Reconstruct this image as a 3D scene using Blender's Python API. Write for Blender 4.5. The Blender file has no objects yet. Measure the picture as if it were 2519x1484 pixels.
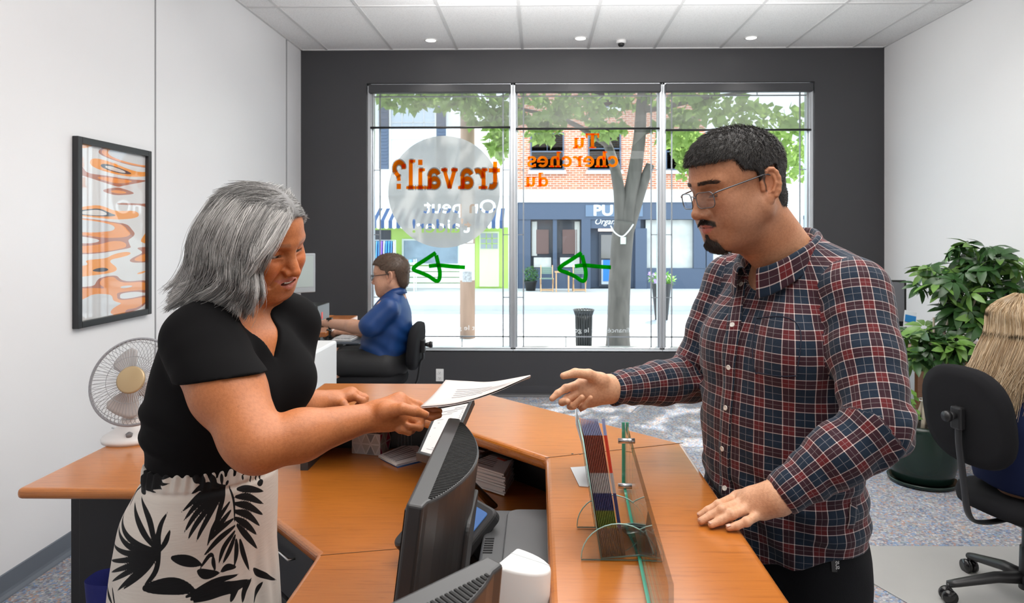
import bpy, bmesh, math, random
import numpy as np
from mathutils import Vector, Matrix, Euler

random.seed(7)
rng = np.random.default_rng(11)
SC = bpy.context.scene
COL = SC.collection
R = math.radians
PI = math.pi

# ------------------------------------------------------------------ camera
CAM_H = 1.52
FPX = 1676.0
YAW = math.atan(32.0 / FPX)
PPX, PPY = 1293.0, 575.0
cam = bpy.data.cameras.new('camera')
cam.sensor_width = 36.0
cam.lens = FPX / 2519.0 * 36.0
cam.shift_x = (1259.5 - PPX) / 2519.0
cam.shift_y = -(742.0 - PPY) / 2519.0
cam.clip_start, cam.clip_end = 0.05, 200
cam.dof.use_dof = True
cam.dof.focus_distance = 1.55
cam.dof.aperture_fstop = 10.0
cam_o = bpy.data.objects.new('camera', cam)
cam_o.location = (0, 0, CAM_H)
cam_o.rotation_euler = (PI / 2, 0, YAW)
COL.objects.link(cam_o)
SC.camera = cam_o

# ------------------------------------------------------------------ sky, sun, lamps, exposure
SC.view_settings.view_transform = 'Standard'
SC.view_settings.look = 'None'
SC.view_settings.exposure = 0.12
SC.view_settings.gamma = 1.0
SC.view_settings.use_curve_mapping = False
SC.cycles.max_bounces = 7
SC.cycles.diffuse_bounces = 4
SC.cycles.glossy_bounces = 3
SC.cycles.transmission_bounces = 4
SC.cycles.transparent_max_bounces = 14
SC.cycles.caustics_reflective = False
SC.cycles.caustics_refractive = False
SC.cycles.sample_clamp_indirect = 6.0
w = bpy.data.worlds.new('sky')
w.use_nodes = True
SC.world = w
bgn = w.node_tree.nodes['Background']
bgn.inputs['Color'].default_value = (0.72, 0.87, 1.0, 1)
bgn.inputs['Strength'].default_value = 3.7

def lamp(kind, name, loc, target, energy, color=(1, 1, 1), size=None, size_y=None, angle=None, spot=None):
    d = bpy.data.lights.new(name, kind)
    d.energy = energy
    d.color = color
    if kind == 'AREA':
        d.shape = 'RECTANGLE'; d.size = size; d.size_y = size_y or size
    if kind == 'SUN' and angle is not None:
        d.angle = angle
    if kind == 'SPOT':
        d.spot_size = spot; d.spot_blend = 0.6; d.shadow_soft_size = size or 0.04
    o = bpy.data.objects.new(name, d)
    COL.objects.link(o)
    o.location = loc
    o.rotation_euler = (Vector(target) - Vector(loc)).to_track_quat('-Z', 'Y').to_euler()
    return o

# sun high over the far side of the street, coming in through the shop window
lamp('SUN', 'sun', (4, 30, 40), (4 - 0.22, 30 - 0.50, 40 - 0.84), 9.0, (1.0, 0.95, 0.88), angle=R(0.6))
# added out-of-view fill: top light over the people, uplights to brighten the ceiling
lamp('AREA', 'added_top_fill', (0.5, 0.8, 3.2), (0.5, 0.8, 0), 74, (1.0, 0.96, 0.91), 2.6, 2.4)
lamp('AREA', 'added_top_fill', (0.7, 3.9, 3.2), (0.7, 3.9, 0), 40, (1.0, 0.97, 0.93), 2.6, 1.6)
lamp('AREA', 'added_ceiling_fill', (0.5, 2.2, 2.75), (0.5, 2.5, 4), 54, (1.0, 0.98, 0.97), 2.4, 1.0)
lamp('AREA', 'added_ceiling_fill', (0.5, 4.4, 2.95), (0.5, 4.9, 4), 34, (1.0, 0.98, 0.97), 3.0, 0.3)
# added weak frontal fill before the closed rear wall, no window there
lamp('AREA', 'added_rear_fill', (0.5, -3.35, 1.7), (0.5, 3, 1.75), 22, (1.0, 0.98, 0.96), 5.0, 2.6)
# ------------------------------------------------------------------ measuring: a pixel of the photograph to a point of the room
FW = Vector((-math.sin(YAW), math.cos(YAW), 0))
RT = Vector((math.cos(YAW), math.sin(YAW), 0))
def ray(px, py):
    return FW + RT * ((px - PPX) / FPX) + Vector((0, 0, (PPY - py) / FPX))
def at(px, py, Y):
    d = ray(px, py)
    return Vector((0, 0, CAM_H)) + d * (Y / d.y)
def on(px, py, z):
    d = ray(px, py)
    return Vector((0, 0, CAM_H)) + d * ((z - CAM_H) / d.z)
def atx(px, py, X):
    d = ray(px, py)
    return Vector((0, 0, CAM_H)) + d * (X / d.x)

# ------------------------------------------------------------------ materials
MATS = {}
def srgb(r, g, b):
    def f(c):
        c = c / 255.0
        return c / 12.92 if c <= 0.04045 else ((c + 0.055) / 1.055) ** 2.4
    return (f(r), f(g), f(b))
def mat(name, color, rough=0.5, metal=0.0, spec=0.5, bump=0.0, bscale=200.0, vary=0.0, vscale=20.0, coat=0.0, emit=None, estr=0.0, sheen=0.0, sss=0.0, stretch=None):
    if name in MATS:
        return MATS[name]
    m = bpy.data.materials.new(name)
    m.use_nodes = True
    nt = m.node_tree
    p = nt.nodes['Principled BSDF']
    p.inputs['Base Color'].default_value = (*color, 1)
    p.inputs['Roughness'].default_value = rough
    p.inputs['Metallic'].default_value = metal
    p.inputs['Specular IOR Level'].default_value = spec
    p.inputs['Coat Weight'].default_value = coat
    p.inputs['Sheen Weight'].default_value = sheen
    if sss:
        p.inputs['Subsurface Weight'].default_value = sss
        p.inputs['Subsurface Radius'].default_value = (0.012, 0.005, 0.003)
        p.inputs['Subsurface Scale'].default_value = 1.0
    if emit:
        p.inputs['Emission Color'].default_value = (*emit, 1)
        p.inputs['Emission Strength'].default_value = estr
    if bump or vary:
        tc = nt.nodes.new('ShaderNodeTexCoord')
        src = tc.outputs['Object']
        if stretch:
            mp = nt.nodes.new('ShaderNodeMapping')
            mp.inputs['Scale'].default_value = stretch
            nt.links.new(src, mp.inputs['Vector']); src = mp.outputs['Vector']
        if vary:
            n = nt.nodes.new('ShaderNodeTexNoise'); n.inputs['Scale'].default_value = vscale; n.inputs['Detail'].default_value = 5
            nt.links.new(src, n.inputs['Vector'])
            mx = nt.nodes.new('ShaderNodeMix'); mx.data_type = 'RGBA'
            mx.inputs[6].default_value = (*[c * (1 - vary) for c in color], 1)
            mx.inputs[7].default_value = (*[min(1, c * (1 + vary)) for c in color], 1)
            nt.links.new(n.outputs['Fac'], mx.inputs[0]); nt.links.new(mx.outputs[2], p.inputs['Base Color'])
        if bump:
            n = nt.nodes.new('ShaderNodeTexNoise'); n.inputs['Scale'].default_value = bscale; n.inputs['Detail'].default_value = 3
            nt.links.new(src, n.inputs['Vector'])
            b = nt.nodes.new('ShaderNodeBump'); b.inputs['Strength'].default_value = bump; b.inputs['Distance'].default_value = 0.004
            nt.links.new(n.outputs['Fac'], b.inputs['Height']); nt.links.new(b.outputs['Normal'], p.inputs['Normal'])
    MATS[name] = m
    return m
def ramp(nt, stops, interp='LINEAR'):
    r = nt.nodes.new('ShaderNodeValToRGB')
    r.color_ramp.interpolation = interp
    e = r.color_ramp.elements
    while len(e) < len(stops):
        e.new(0.5)
    for i, (p, c) in enumerate(stops):
        e[i].position = p
        e[i].color = (*c, 1)
    return r
def thin_glass(name, tint=(1, 1, 1), refl=0.06, rough=0.0):
    if name in MATS:
        return MATS[name]
    m = bpy.data.materials.new(name); m.use_nodes = True
    nt = m.node_tree
    nt.nodes.remove(nt.nodes['Principled BSDF'])
    t = nt.nodes.new('ShaderNodeBsdfTransparent'); t.inputs[0].default_value = (*tint, 1)
    g = nt.nodes.new('ShaderNodeBsdfGlossy'); g.inputs['Roughness'].default_value = rough
    fr = nt.nodes.new('ShaderNodeFresnel'); fr.inputs['IOR'].default_value = 1.45
    mu = nt.nodes.new('ShaderNodeMath'); mu.operation = 'MULTIPLY'; mu.inputs[1].default_value = refl / 0.04
    mx = nt.nodes.new('ShaderNodeMixShader')
    nt.links.new(fr.outputs[0], mu.inputs[0]); nt.links.new(mu.outputs[0], mx.inputs[0])
    nt.links.new(t.outputs[0], mx.inputs[1]); nt.links.new(g.outputs[0], mx.inputs[2])
    nt.links.new(mx.outputs[0], nt.nodes['Material Output'].inputs[0])
    MATS[name] = m
    return m
def veil(name, color, alpha, rough=0.8, transl=0.0):
    """fabric or film: part of it lets light straight through"""
    if name in MATS:
        return MATS[name]
    m = bpy.data.materials.new(name); m.use_nodes = True
    nt = m.node_tree
    nt.nodes.remove(nt.nodes['Principled BSDF'])
    t = nt.nodes.new('ShaderNodeBsdfTransparent')
    d = nt.nodes.new('ShaderNodeBsdfDiffuse'); d.inputs[0].default_value = (*color, 1)
    last = d.outputs[0]
    if transl:
        tl = nt.nodes.new('ShaderNodeBsdfTranslucent'); tl.inputs[0].default_value = (*color, 1)
        m2 = nt.nodes.new('ShaderNodeMixShader'); m2.inputs[0].default_value = transl
        nt.links.new(d.outputs[0], m2.inputs[1]); nt.links.new(tl.outputs[0], m2.inputs[2]); last = m2.outputs[0]
    mx = nt.nodes.new('ShaderNodeMixShader'); mx.inputs[0].default_value = alpha
    nt.links.new(t.outputs[0], mx.inputs[1]); nt.links.new(last, mx.inputs[2])
    nt.links.new(mx.outputs[0], nt.nodes['Material Output'].inputs[0])
    MATS[name] = m
    return m
def tint_film(name, tint, body, a):
    m = veil(name, body, a, transl=.6)
    for n in m.node_tree.nodes:
        if n.type == 'BSDF_TRANSPARENT': n.inputs[0].default_value = (*tint, 1)
    return m
def attr_mat(name, attr, rough=0.5, bump=0.0, bscale=300, spec=0.4, sss=0.0, coat=0.0, sheen=0.0, mott=0.0):
    if name in MATS:
        return MATS[name]
    m = bpy.data.materials.new(name); m.use_nodes = True
    nt = m.node_tree; p = nt.nodes['Principled BSDF']
    a = nt.nodes.new('ShaderNodeAttribute'); a.attribute_name = attr
    src = a.outputs['Color']
    if mott:
        tc = nt.nodes.new('ShaderNodeTexCoord')
        n = nt.nodes.new('ShaderNodeTexNoise'); n.inputs['Scale'].default_value = 180; n.inputs['Detail'].default_value = 5
        nt.links.new(tc.outputs['Object'], n.inputs['Vector'])
        rp = ramp(nt, [(0.3, (1 - mott, 1 - mott * 1.25, 1 - mott * 1.4)), (0.62, (1, 1, 1))])
        nt.links.new(n.outputs['Fac'], rp.inputs[0])
        mx = nt.nodes.new('ShaderNodeMix'); mx.data_type = 'RGBA'; mx.blend_type = 'MULTIPLY'; mx.inputs[0].default_value = 1
        nt.links.new(src, mx.inputs[6]); nt.links.new(rp.outputs[0], mx.inputs[7]); src = mx.outputs[2]
    nt.links.new(src, p.inputs['Base Color'])
    p.inputs['Roughness'].default_value = rough
    p.inputs['Specular IOR Level'].default_value = spec
    p.inputs['Coat Weight'].default_value = coat
    p.inputs['Sheen Weight'].default_value = sheen
    if sss:
        p.inputs['Subsurface Weight'].default_value = sss
        p.inputs['Subsurface Radius'].default_value = (0.010, 0.004, 0.002)
        p.inputs['Subsurface Scale'].default_value = 1.0
    if bump:
        tc = nt.nodes.new('ShaderNodeTexCoord')
        n = nt.nodes.new('ShaderNodeTexNoise'); n.inputs['Scale'].default_value = bscale; n.inputs['Detail'].default_value = 3
        nt.links.new(tc.outputs['Object'], n.inputs['Vector'])
        b = nt.nodes.new('ShaderNodeBump'); b.inputs['Strength'].default_value = bump; b.inputs['Distance'].default_value = 0.002
        nt.links.new(n.outputs['Fac'], b.inputs['Height']); nt.links.new(b.outputs['Normal'], p.inputs['Normal'])
    MATS[name] = m
    return m

# ------------------------------------------------------------------ mesh builder
def basis(d, up=(0, 0, 1)):
    d = Vector(d).normalized(); up = Vector(up)
    if abs(d.dot(up)) > 0.98:
        up = Vector((0, 1, 0)) if abs(d.z) > 0.9 else Vector((0, 0, 1))
    s = d.cross(up).normalized(); u = s.cross(d).normalized()
    return d, s, u
class MB:
    def __init__(self):
        self.v, self.f, self.m, self.s = [], [], [], []
    def add(self, vs, fs, mi=0, smooth=False):
        o = len(self.v)
        self.v += [tuple(v) for v in vs]
        for f in fs:
            self.f.append(tuple(i + o for i in f)); self.m.append(mi); self.s.append(smooth)
        return self
    def box(self, c, s, rot=None, mi=0):
        c = Vector(c); hx, hy, hz = s[0] / 2, s[1] / 2, s[2] / 2
        M = rot if rot is not None else Matrix.Identity(3)
        if isinstance(M, (int, float)):
            M = Matrix.Rotation(M, 3, 'Z')
        vs = [c + M @ Vector((x * hx, y * hy, z * hz)) for x in (-1, 1) for y in (-1, 1) for z in (-1, 1)]
        return self.add(vs, [(0, 1, 3, 2), (4, 6, 7, 5), (0, 4, 5, 1), (2, 3, 7, 6), (0, 2, 6, 4), (1, 5, 7, 3)], mi)
    def span(self, a, b, mi=0):
        a, b = Vector(a), Vector(b)
        return self.box((a + b) / 2, [abs(x) for x in (b - a)], None, mi)
    def bar(self, a, b, w, h, up=(0, 0, 1), mi=0):
        a, b = Vector(a), Vector(b)
        d, s, u = basis(b - a, up)
        vs = [p + s * x * w / 2 + u * y * h / 2 for p in (a, b) for x, y in ((-1, -1), (1, -1), (1, 1), (-1, 1))]
        return self.add(vs, [(3, 2, 1, 0), (4, 5, 6, 7), (0, 1, 5, 4), (1, 2, 6, 5), (2, 3, 7, 6), (3, 0, 4, 7)], mi)
    def tube(self, path, r, n=8, mi=0, caps=True, closed=False, flat=1.0, up=(0, 0, 1)):
        P = [Vector(p) for p in path]
        N = len(P)
        rs = [r] * N if isinstance(r, (int, float)) else list(r)
        vs = []; pu = None
        for i in range(N):
            if closed:
                d = P[(i + 1) % N] - P[i - 1]
            else:
                d = P[min(i + 1, N - 1)] - P[max(i - 1, 0)]
            if d.length < 1e-9: d = Vector((0, 0, 1))
            d.normalize()
            if pu is None:
                _, s, u = basis(d, up)
            else:
                u = pu - d * pu.dot(d)
                u = u.normalized() if u.length > 1e-6 else basis(d)[2]
                s = d.cross(u)
            pu = u
            for k in range(n):
                a = 2 * PI * k / n
                vs.append(P[i] + s * math.cos(a) * rs[i] + u * math.sin(a) * rs[i] * flat)
        fs = []
        for i in range(N if closed else N - 1):
            j = (i + 1) % N
            for k in range(n):
                l = (k + 1) % n
                fs.append((i * n + k, i * n + l, j * n + l, j * n + k))
        if caps and not closed:
            fs.append(tuple(reversed(range(n)))); fs.append(tuple(range((N - 1) * n, N * n)))
        return self.add(vs, fs, mi, True)
    def lathe(self, prof, c=(0, 0, 0), rot=None, n=24, mi=0, sx=1.0, sy=1.0, smooth=True):
        c = Vector(c); M = rot if rot is not None else Matrix.Identity(3)
        vs = []
        for r, z in prof:
            for k in range(n):
                a = 2 * PI * k / n
                vs.append(c + M @ Vector((r * sx * math.cos(a), r * sy * math.sin(a), z)))
        fs = []
        for i in range(len(prof) - 1):
            for k in range(n):
                l = (k + 1) % n
                fs.append((i * n + k, i * n + l, (i + 1) * n + l, (i + 1) * n + k))
        if prof[0][0] > 1e-6: fs.append(tuple(reversed(range(n))))
        if prof[-1][0] > 1e-6: fs.append(tuple(range((len(prof) - 1) * n, len(prof) * n)))
        return self.add(vs, fs, mi, smooth)
    def prism(self, poly, z0, z1, M=None, mi=0, smooth=False):
        M = M if M is not None else Matrix.Identity(4)
        n = len(poly)
        vs = [M @ Vector((x, y, z0)) for x, y in poly] + [M @ Vector((x, y, z1)) for x, y in poly]
        fs = [tuple(reversed(range(n))), tuple(range(n, 2 * n))]
        o = len(self.v)
        self.add(vs, fs, mi)
        for i in range(n):
            j = (i + 1) % n
            self.f.append((o + i, o + j, o + n + j, o + n + i)); self.m.append(mi); self.s.append(smooth)
        return self
    def grid(self, rows, mi=0, smooth=True, wrap=False, cap0=False, cap1=False):
        n = len(rows[0]); vs = [p for r in rows for p in r]; fs = []
        for i in range(len(rows) - 1):
            for k in range(n if wrap else n - 1):
                l = (k + 1) % n
                fs.append((i * n + k, i * n + l, (i + 1) * n + l, (i + 1) * n + k))
        if cap0: fs.append(tuple(reversed(range(n))))
        if cap1: fs.append(tuple(range((len(rows) - 1) * n, len(rows) * n)))
        return self.add(vs, fs, mi, smooth)
    def text(self, s, size, M, mi=0, depth=0.0, bold=0.0, align='LEFT', mirror=False, shear=0.0, space=1.0, wide=1.0):
        cu = bpy.data.curves.new('lettering', 'FONT')
        cu.body = s; cu.size = size; cu.extrude = depth; cu.offset = bold; cu.align_x = align; cu.shear = shear; cu.space_character = space
        cu.resolution_u = 3
        o = bpy.data.objects.new('lettering', cu); COL.objects.link(o)
        dg = bpy.context.evaluated_depsgraph_get()
        me = bpy.data.meshes.new_from_object(o.evaluated_get(dg))
        vs = [M @ Vector((v.co.x * wide * (-1 if mirror else 1), v.co.y, v.co.z)) for v in me.vertices]
        self.add(vs, [tuple(p.vertices) for p in me.polygons], mi)
        bpy.data.objects.remove(o); bpy.data.curves.remove(cu); bpy.data.meshes.remove(me)
        return self
    def build(self, name, mats, parent=None, bevel=0.0, seg=2, solid=0.0, sub=0, off=None):
        me = bpy.data.meshes.new(name)
        o3 = Vector(off) if off is not None else Vector((0, 0, 0))
        if parent is not None and off is None:
            q = parent
            while q is not None:
                o3 = o3 + q.location; q = q.parent
        me.from_pydata([(v[0] - o3.x, v[1] - o3.y, v[2] - o3.z) for v in self.v], [], self.f)
        if not isinstance(mats, (list, tuple)): mats = [mats]
        for m in mats: me.materials.append(m)
        me.polygons.foreach_set('material_index', self.m)
        me.polygons.foreach_set('use_smooth', self.s)
        me.validate(); me.update()
        ob = bpy.data.objects.new(name, me)
        COL.objects.link(ob)
        if parent is not None: ob.parent = parent
        elif off is not None: ob.location = o3
        if solid:
            md = ob.modifiers.new('thick', 'SOLIDIFY'); md.thickness = solid; md.offset = 0
        if bevel:
            md = ob.modifiers.new('edge', 'BEVEL'); md.width = bevel; md.segments = seg; md.limit_method = 'ANGLE'; md.angle_limit = R(40)
        if sub:
            md = ob.modifiers.new('sub', 'SUBSURF'); md.levels = sub; md.render_levels = sub
        return ob
def tag(o, label, cat, group=None, kind=None):
    o['label'] = label; o['category'] = cat
    if group: o['group'] = group
    if kind: o['kind'] = kind
    return o
def thing(name, label, cat, loc=(0, 0, 0), group=None):
    o = bpy.data.objects.new(name, None); o.empty_display_size = 0.1
    COL.objects.link(o); o.location = loc
    return tag(o, label, cat, group)
def struct(name, mb, mats, **k):
    o = mb.build(name, mats, **k); o['kind'] = 'structure'; return o
def kids(o):
    return [c for c in bpy.data.objects if c.parent == o]
def copy_tree(o, parent=None):
    c = o.copy(); COL.objects.link(c)
    if parent is not None: c.parent = parent
    for ch in kids(o): copy_tree(ch, c)
    return c
def label_part(o, s):
    o['label'] = s; return o
def rotz(a): return Matrix.Rotation(a, 3, 'Z')
def frame(o, x, y, z):
    """4x4 matrix from origin and axis vectors"""
    M = Matrix.Identity(4)
    for i, a in enumerate((x, y, z)):
        a = Vector(a)
        for j in range(3): M[j][i] = a[j]
    for j in range(3): M[j][3] = o[j]
    return M
def rrect(w, h, r, n=5, cx=0, cy=0):
    p = []
    for sx, sy, a0 in ((1, 1, 0), (-1, 1, 90), (-1, -1, 180), (1, -1, 270)):
        for i in range(n + 1):
            a = R(a0 + 90 * i / n)
            p.append((cx + sx * (w / 2 - r) + r * math.cos(a), cy + sy * (h / 2 - r) + r * math.sin(a)))
    return p
def spline(pts, n=8):
    """Catmull-Rom through pts"""
    P = [np.array(p, float) for p in pts]
    P = [2 * P[0] - P[1]] + P + [2 * P[-1] - P[-2]]
    out = []
    for i in range(1, len(P) - 2):
        for k in range(n):
            t = k / n
            out.append(0.5 * (2 * P[i] + (P[i + 1] - P[i - 1]) * t + (2 * P[i - 1] - 5 * P[i] + 4 * P[i + 1] - P[i + 2]) * t * t + (-P[i - 1] + 3 * P[i] - 3 * P[i + 1] + P[i + 2]) * t ** 3))
    out.append(P[-2])
    return [tuple(p) for p in out]
# ------------------------------------------------------------------ materials of the room
XL, XR, YB, ZC, YR = -2.23, 3.19, 6.35, 3.243, -3.5
M_white = mat('white painted wall', (0.80, 0.80, 0.81), rough=0.30, spec=0.35, bump=0.03, bscale=60)
M_white2 = mat('white matt wall', (0.80, 0.80, 0.80), rough=0.6, spec=0.3, bump=0.05, bscale=120)
M_dark = mat('charcoal wall paint', (0.048, 0.048, 0.052), rough=0.42, spec=0.4, bump=0.04, bscale=90)
M_alu = mat('anodised aluminium', (0.62, 0.65, 0.68), rough=0.32, metal=0.75)
M_black = mat('black plastic', (0.012, 0.012, 0.013), rough=0.42)
M_blackg = mat('black gloss plastic', (0.010, 0.010, 0.011), rough=0.15)
M_dgrey = mat('dark grey plastic', (0.045, 0.046, 0.048), rough=0.45)
M_grey = mat('grey plastic', (0.20, 0.20, 0.21), rough=0.45)
M_lgrey = mat('light grey plastic', (0.55, 0.56, 0.57), rough=0.45)
M_whitep = mat('white plastic', (0.78, 0.78, 0.77), rough=0.38)
M_steel = mat('brushed steel', (0.62, 0.62, 0.63), rough=0.28, metal=1.0)
M_chrome = mat('chrome', (0.78, 0.78, 0.80), rough=0.12, metal=1.0)
M_paper = mat('white paper', (0.80, 0.79, 0.78), rough=0.7)
M_ink = mat('black print', (0.03, 0.03, 0.035), rough=0.7)
M_inkg = mat('grey print', (0.30, 0.30, 0.31), rough=0.7)
M_base = mat('slate vinyl baseboard', (0.13, 0.15, 0.18), rough=0.5)
M_fabric = mat('black chair fabric', (0.011, 0.011, 0.0125), rough=0.95, spec=.2, bump=0.25, bscale=900)
M_glass = thin_glass('window glass', (0.98, 0.99, 0.985), 0.012)
M_orange = tint_film('orange vinyl film', (1.0, 0.33, 0.0), (1.0, 0.19, 0.004), 0.62)
M_whitev = veil('white vinyl film', (0.95, 0.95, 0.95), 0.92, transl=0.75)
M_greyv = veil('frosted grey film', (0.41, 0.40, 0.40), 0.95, transl=0.55)
M_greenv = tint_film('green marker film', (0.0, 0.50, 0.01), (0.0, 0.35, 0.01), 0.45)

def make_carpet():
    m = bpy.data.materials.new('flecked carpet'); m.use_nodes = True
    nt = m.node_tree; p = nt.nodes['Principled BSDF']; p.inputs['Roughness'].default_value = 0.95
    p.inputs['Specular IOR Level'].default_value = 0.15
    tc = nt.nodes.new('ShaderNodeTexCoord')
    v = nt.nodes.new('ShaderNodeTexVoronoi'); v.inputs['Scale'].default_value = 95
    nt.links.new(tc.outputs['Object'], v.inputs['Vector'])
    sep = nt.nodes.new('ShaderNodeSeparateColor'); nt.links.new(v.outputs['Color'], sep.inputs[0])
    r = ramp(nt, [(0.0, (0.12, 0.13, 0.17)), (0.2, (0.28, 0.285, 0.30)), (0.42, (0.38, 0.38, 0.40)), (0.62, (0.15, 0.26, 0.45)), (0.74, (0.42, 0.22, 0.13)), (0.84, (0.25, 0.30, 0.26)), (0.92, (0.55, 0.54, 0.53))], 'CONSTANT')
    nt.links.new(sep.outputs[0], r.inputs[0])
    n = nt.nodes.new('ShaderNodeTexNoise'); n.inputs['Scale'].default_value = 7; n.inputs['Detail'].default_value = 6
    nt.links.new(tc.outputs['Object'], n.inputs['Vector'])
    mx = nt.nodes.new('ShaderNodeMix'); mx.data_type = 'RGBA'; mx.inputs[0].default_value = 0.35
    nt.links.new(r.outputs[0], mx.inputs[6]); 
    r2 = ramp(nt, [(0.35, (0.21, 0.25, 0.34)), (0.65, (0.40, 0.36, 0.35))]); nt.links.new(n.outputs['Fac'], r2.inputs[0]); nt.links.new(r2.outputs[0], mx.inputs[7])
    nt.links.new(mx.outputs[2], p.inputs['Base Color'])
    b = nt.nodes.new('ShaderNodeBump'); b.inputs['Strength'].default_value = 0.5; b.inputs['Distance'].default_value = 0.006
    nt.links.new(v.outputs['Distance'], b.inputs['Height']); nt.links.new(b.outputs['Normal'], p.inputs['Normal'])
    return m
M_carpet = make_carpet()
def make_tile():
    m = bpy.data.materials.new('mineral fibre ceiling tile'); m.use_nodes = True
    nt = m.node_tree; p = nt.nodes['Principled BSDF']; p.inputs['Roughness'].default_value = 0.9
    tc = nt.nodes.new('ShaderNodeTexCoord')
    n = nt.nodes.new('ShaderNodeTexNoise'); n.inputs['Scale'].default_value = 110; n.inputs['Detail'].default_value = 6; n.inputs['Roughness'].default_value = 0.8
    nt.links.new(tc.outputs['Object'], n.inputs['Vector'])
    r = ramp(nt, [(0.34, (0.70, 0.70, 0.70)), (0.5, (0.90, 0.90, 0.90)), (0.7, (0.93, 0.93, 0.93))]); nt.links.new(n.outputs['Fac'], r.inputs[0]); nt.links.new(r.outputs[0], p.inputs['Base Color'])
    b = nt.nodes.new('ShaderNodeBump'); b.inputs['Strength'].default_value = 0.4; b.inputs['Distance'].default_value = 0.004
    nt.links.new(n.outputs['Fac'], b.inputs['Height']); nt.links.new(b.outputs['Normal'], p.inputs['Normal'])
    return m
M_tile = make_tile()
def make_wood(name, c0, c1, c2, rough=0.30, rot=0.0, coat=0.75):
    m = bpy.data.materials.new(name); m.use_nodes = True
    nt = m.node_tree; p = nt.nodes['Principled BSDF']; p.inputs['Roughness'].default_value = rough
    p.inputs['Coat Weight'].default_value = coat; p.inputs['Coat Roughness'].default_value = 0.20; p.inputs['Coat IOR'].default_value = 1.6; p.inputs['Specular IOR Level'].default_value = .3
    tc = nt.nodes.new('ShaderNodeTexCoord')
    mp = nt.nodes.new('ShaderNodeMapping'); mp.inputs['Scale'].default_value = (6, 90, 90); mp.inputs['Rotation'].default_value = (0, 0, rot)
    nt.links.new(tc.outputs['Object'], mp.inputs['Vector'])
    n = nt.nodes.new('ShaderNodeTexNoise'); n.inputs['Scale'].default_value = 1.6; n.inputs['Detail'].default_value = 6; n.inputs['Roughness'].default_value = 0.65; n.inputs['Distortion'].default_value = 0.4
    nt.links.new(mp.outputs['Vector'], n.inputs['Vector'])
    n2 = nt.nodes.new('ShaderNodeTexNoise'); n2.inputs['Scale'].default_value = 2.2; n2.inputs['Detail'].default_value = 3
    nt.links.new(tc.outputs['Object'], n2.inputs['Vector'])
    r = ramp(nt, [(0.30, c0), (0.46, c1), (0.68, c2)]); nt.links.new(n.outputs['Fac'], r.inputs[0])
    r2 = ramp(nt, [(0.3, (0.86, 0.86, 0.86)), (0.7, (1.1, 1.08, 1.05))]); nt.links.new(n2.outputs['Fac'], r2.inputs[0])
    mx = nt.nodes.new('ShaderNodeMix'); mx.data_type = 'RGBA'; mx.blend_type = 'MULTIPLY'; mx.inputs[0].default_value = 1
    nt.links.new(r.outputs[0], mx.inputs[6]); nt.links.new(r2.outputs[0], mx.inputs[7]); nt.links.new(mx.outputs[2], p.inputs['Base Color'])
    return m
M_wood = make_wood('cherry laminate', (0.31, 0.090, 0.010), (0.43, 0.135, 0.018), (0.46, 0.150, 0.022))
M_wood2 = make_wood('orange desk laminate', (0.34, 0.10, 0.016), (0.50, 0.155, 0.028), (0.55, 0.18, 0.034))

# ------------------------------------------------------------------ room shell
wx0, wx1 = at(902, 500, YB).x, at(2004, 500, YB).x
wz0, wz1 = 0.425, at(1400, 203, YB).z
struct('floor', MB().span((XL - .1, YR, -0.05), (XR + .1, YB, 0.0)), M_carpet)
struct('ceiling', MB().span((XL - .1, YR - .1, ZC), (XR + .1, YB + .15, ZC + .05)), M_tile)
g = MB()
x = -0.15 - 0.61 * 4
while x < XR:
    if x > XL: g.span((x - .012, YR, ZC - .006), (x + .012, YB, ZC + .001))
    x += 0.61
y = YB - 1.22
while y > YR:
    g.span((XL, y - .012, ZC - .0065), (XR, y + .012, ZC + .0005)); y -= 1.22
g.span((XL, YR, ZC - .008), (XL + .02, YB, ZC)); g.span((XR - .02, YR, ZC - .008), (XR, YB, ZC)); g.span((XL, YB - .02, ZC - .008), (XR, YB, ZC))
struct('ceiling_grid', g, mat('white ceiling grid', (0.66, 0.66, 0.66), rough=0.5))
struct('wall_left', MB().span((XL - .1, YR, 0), (XL, YB + .15, ZC)), M_white)
struct('wall_right', MB().span((XR, YR, 0), (XR + .1, YB + .15, ZC)), M_white2)
struct('wall_rear', MB().span((XL - .1, YR - .1, 0), (XR + .1, YR, ZC)), M_white2)
wb = MB()
wb.span((XL, YB, 0), (wx0, YB + .15, ZC)).span((wx1, YB, 0), (XR, YB + .15, ZC)).span((wx0, YB, 0), (wx1, YB + .15, wz0)).span((wx0, YB, wz1), (wx1, YB + .15, ZC))
wb.span((XL - .1, YB + .02, -.6), (XR + .1, YB + .15, 0)) 
struct('wall_back', wb, M_dark)
def base_run(name, a, b, nrm, m):
    a, b, n = Vector(a), Vector(b), Vector(nrm)
    mb = MB(); z = Vector((0, 0, 1))
    prof = [(0, 0), (.022, 0), (.020, .006), (.010, .018), (.007, .03), (.007, .10), (0, .102)]
    mb.grid([[p + n * u + z * v for u, v in prof] for p in (a, b)], smooth=False)
    return struct(name, mb, m)
base_run('baseboard_left', (XL, YR, 0), (XL, YB, 0), (1, 0, 0), M_base)
base_run('baseboard_right', (XR, YB, 0), (XR, YR, 0), (-1, 0, 0), M_base)
base_run('baseboard_back', (XL, YB, 0), (XR, YB, 0), (0, -1, 0), mat('charcoal vinyl baseboard', (0.05, 0.05, 0.055), rough=0.35))
M_seam = mat('grey panel joint', (0.33, 0.33, 0.34), rough=0.5)
struct('trim_1', MB().span((XL, 3.915, 0.1), (XL + .004, 3.925, ZC)), M_seam)
struct('trim_2', MB().span((XL, 5.97, 0.1), (XL + .006, 5.985, ZC)), M_seam)

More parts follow.
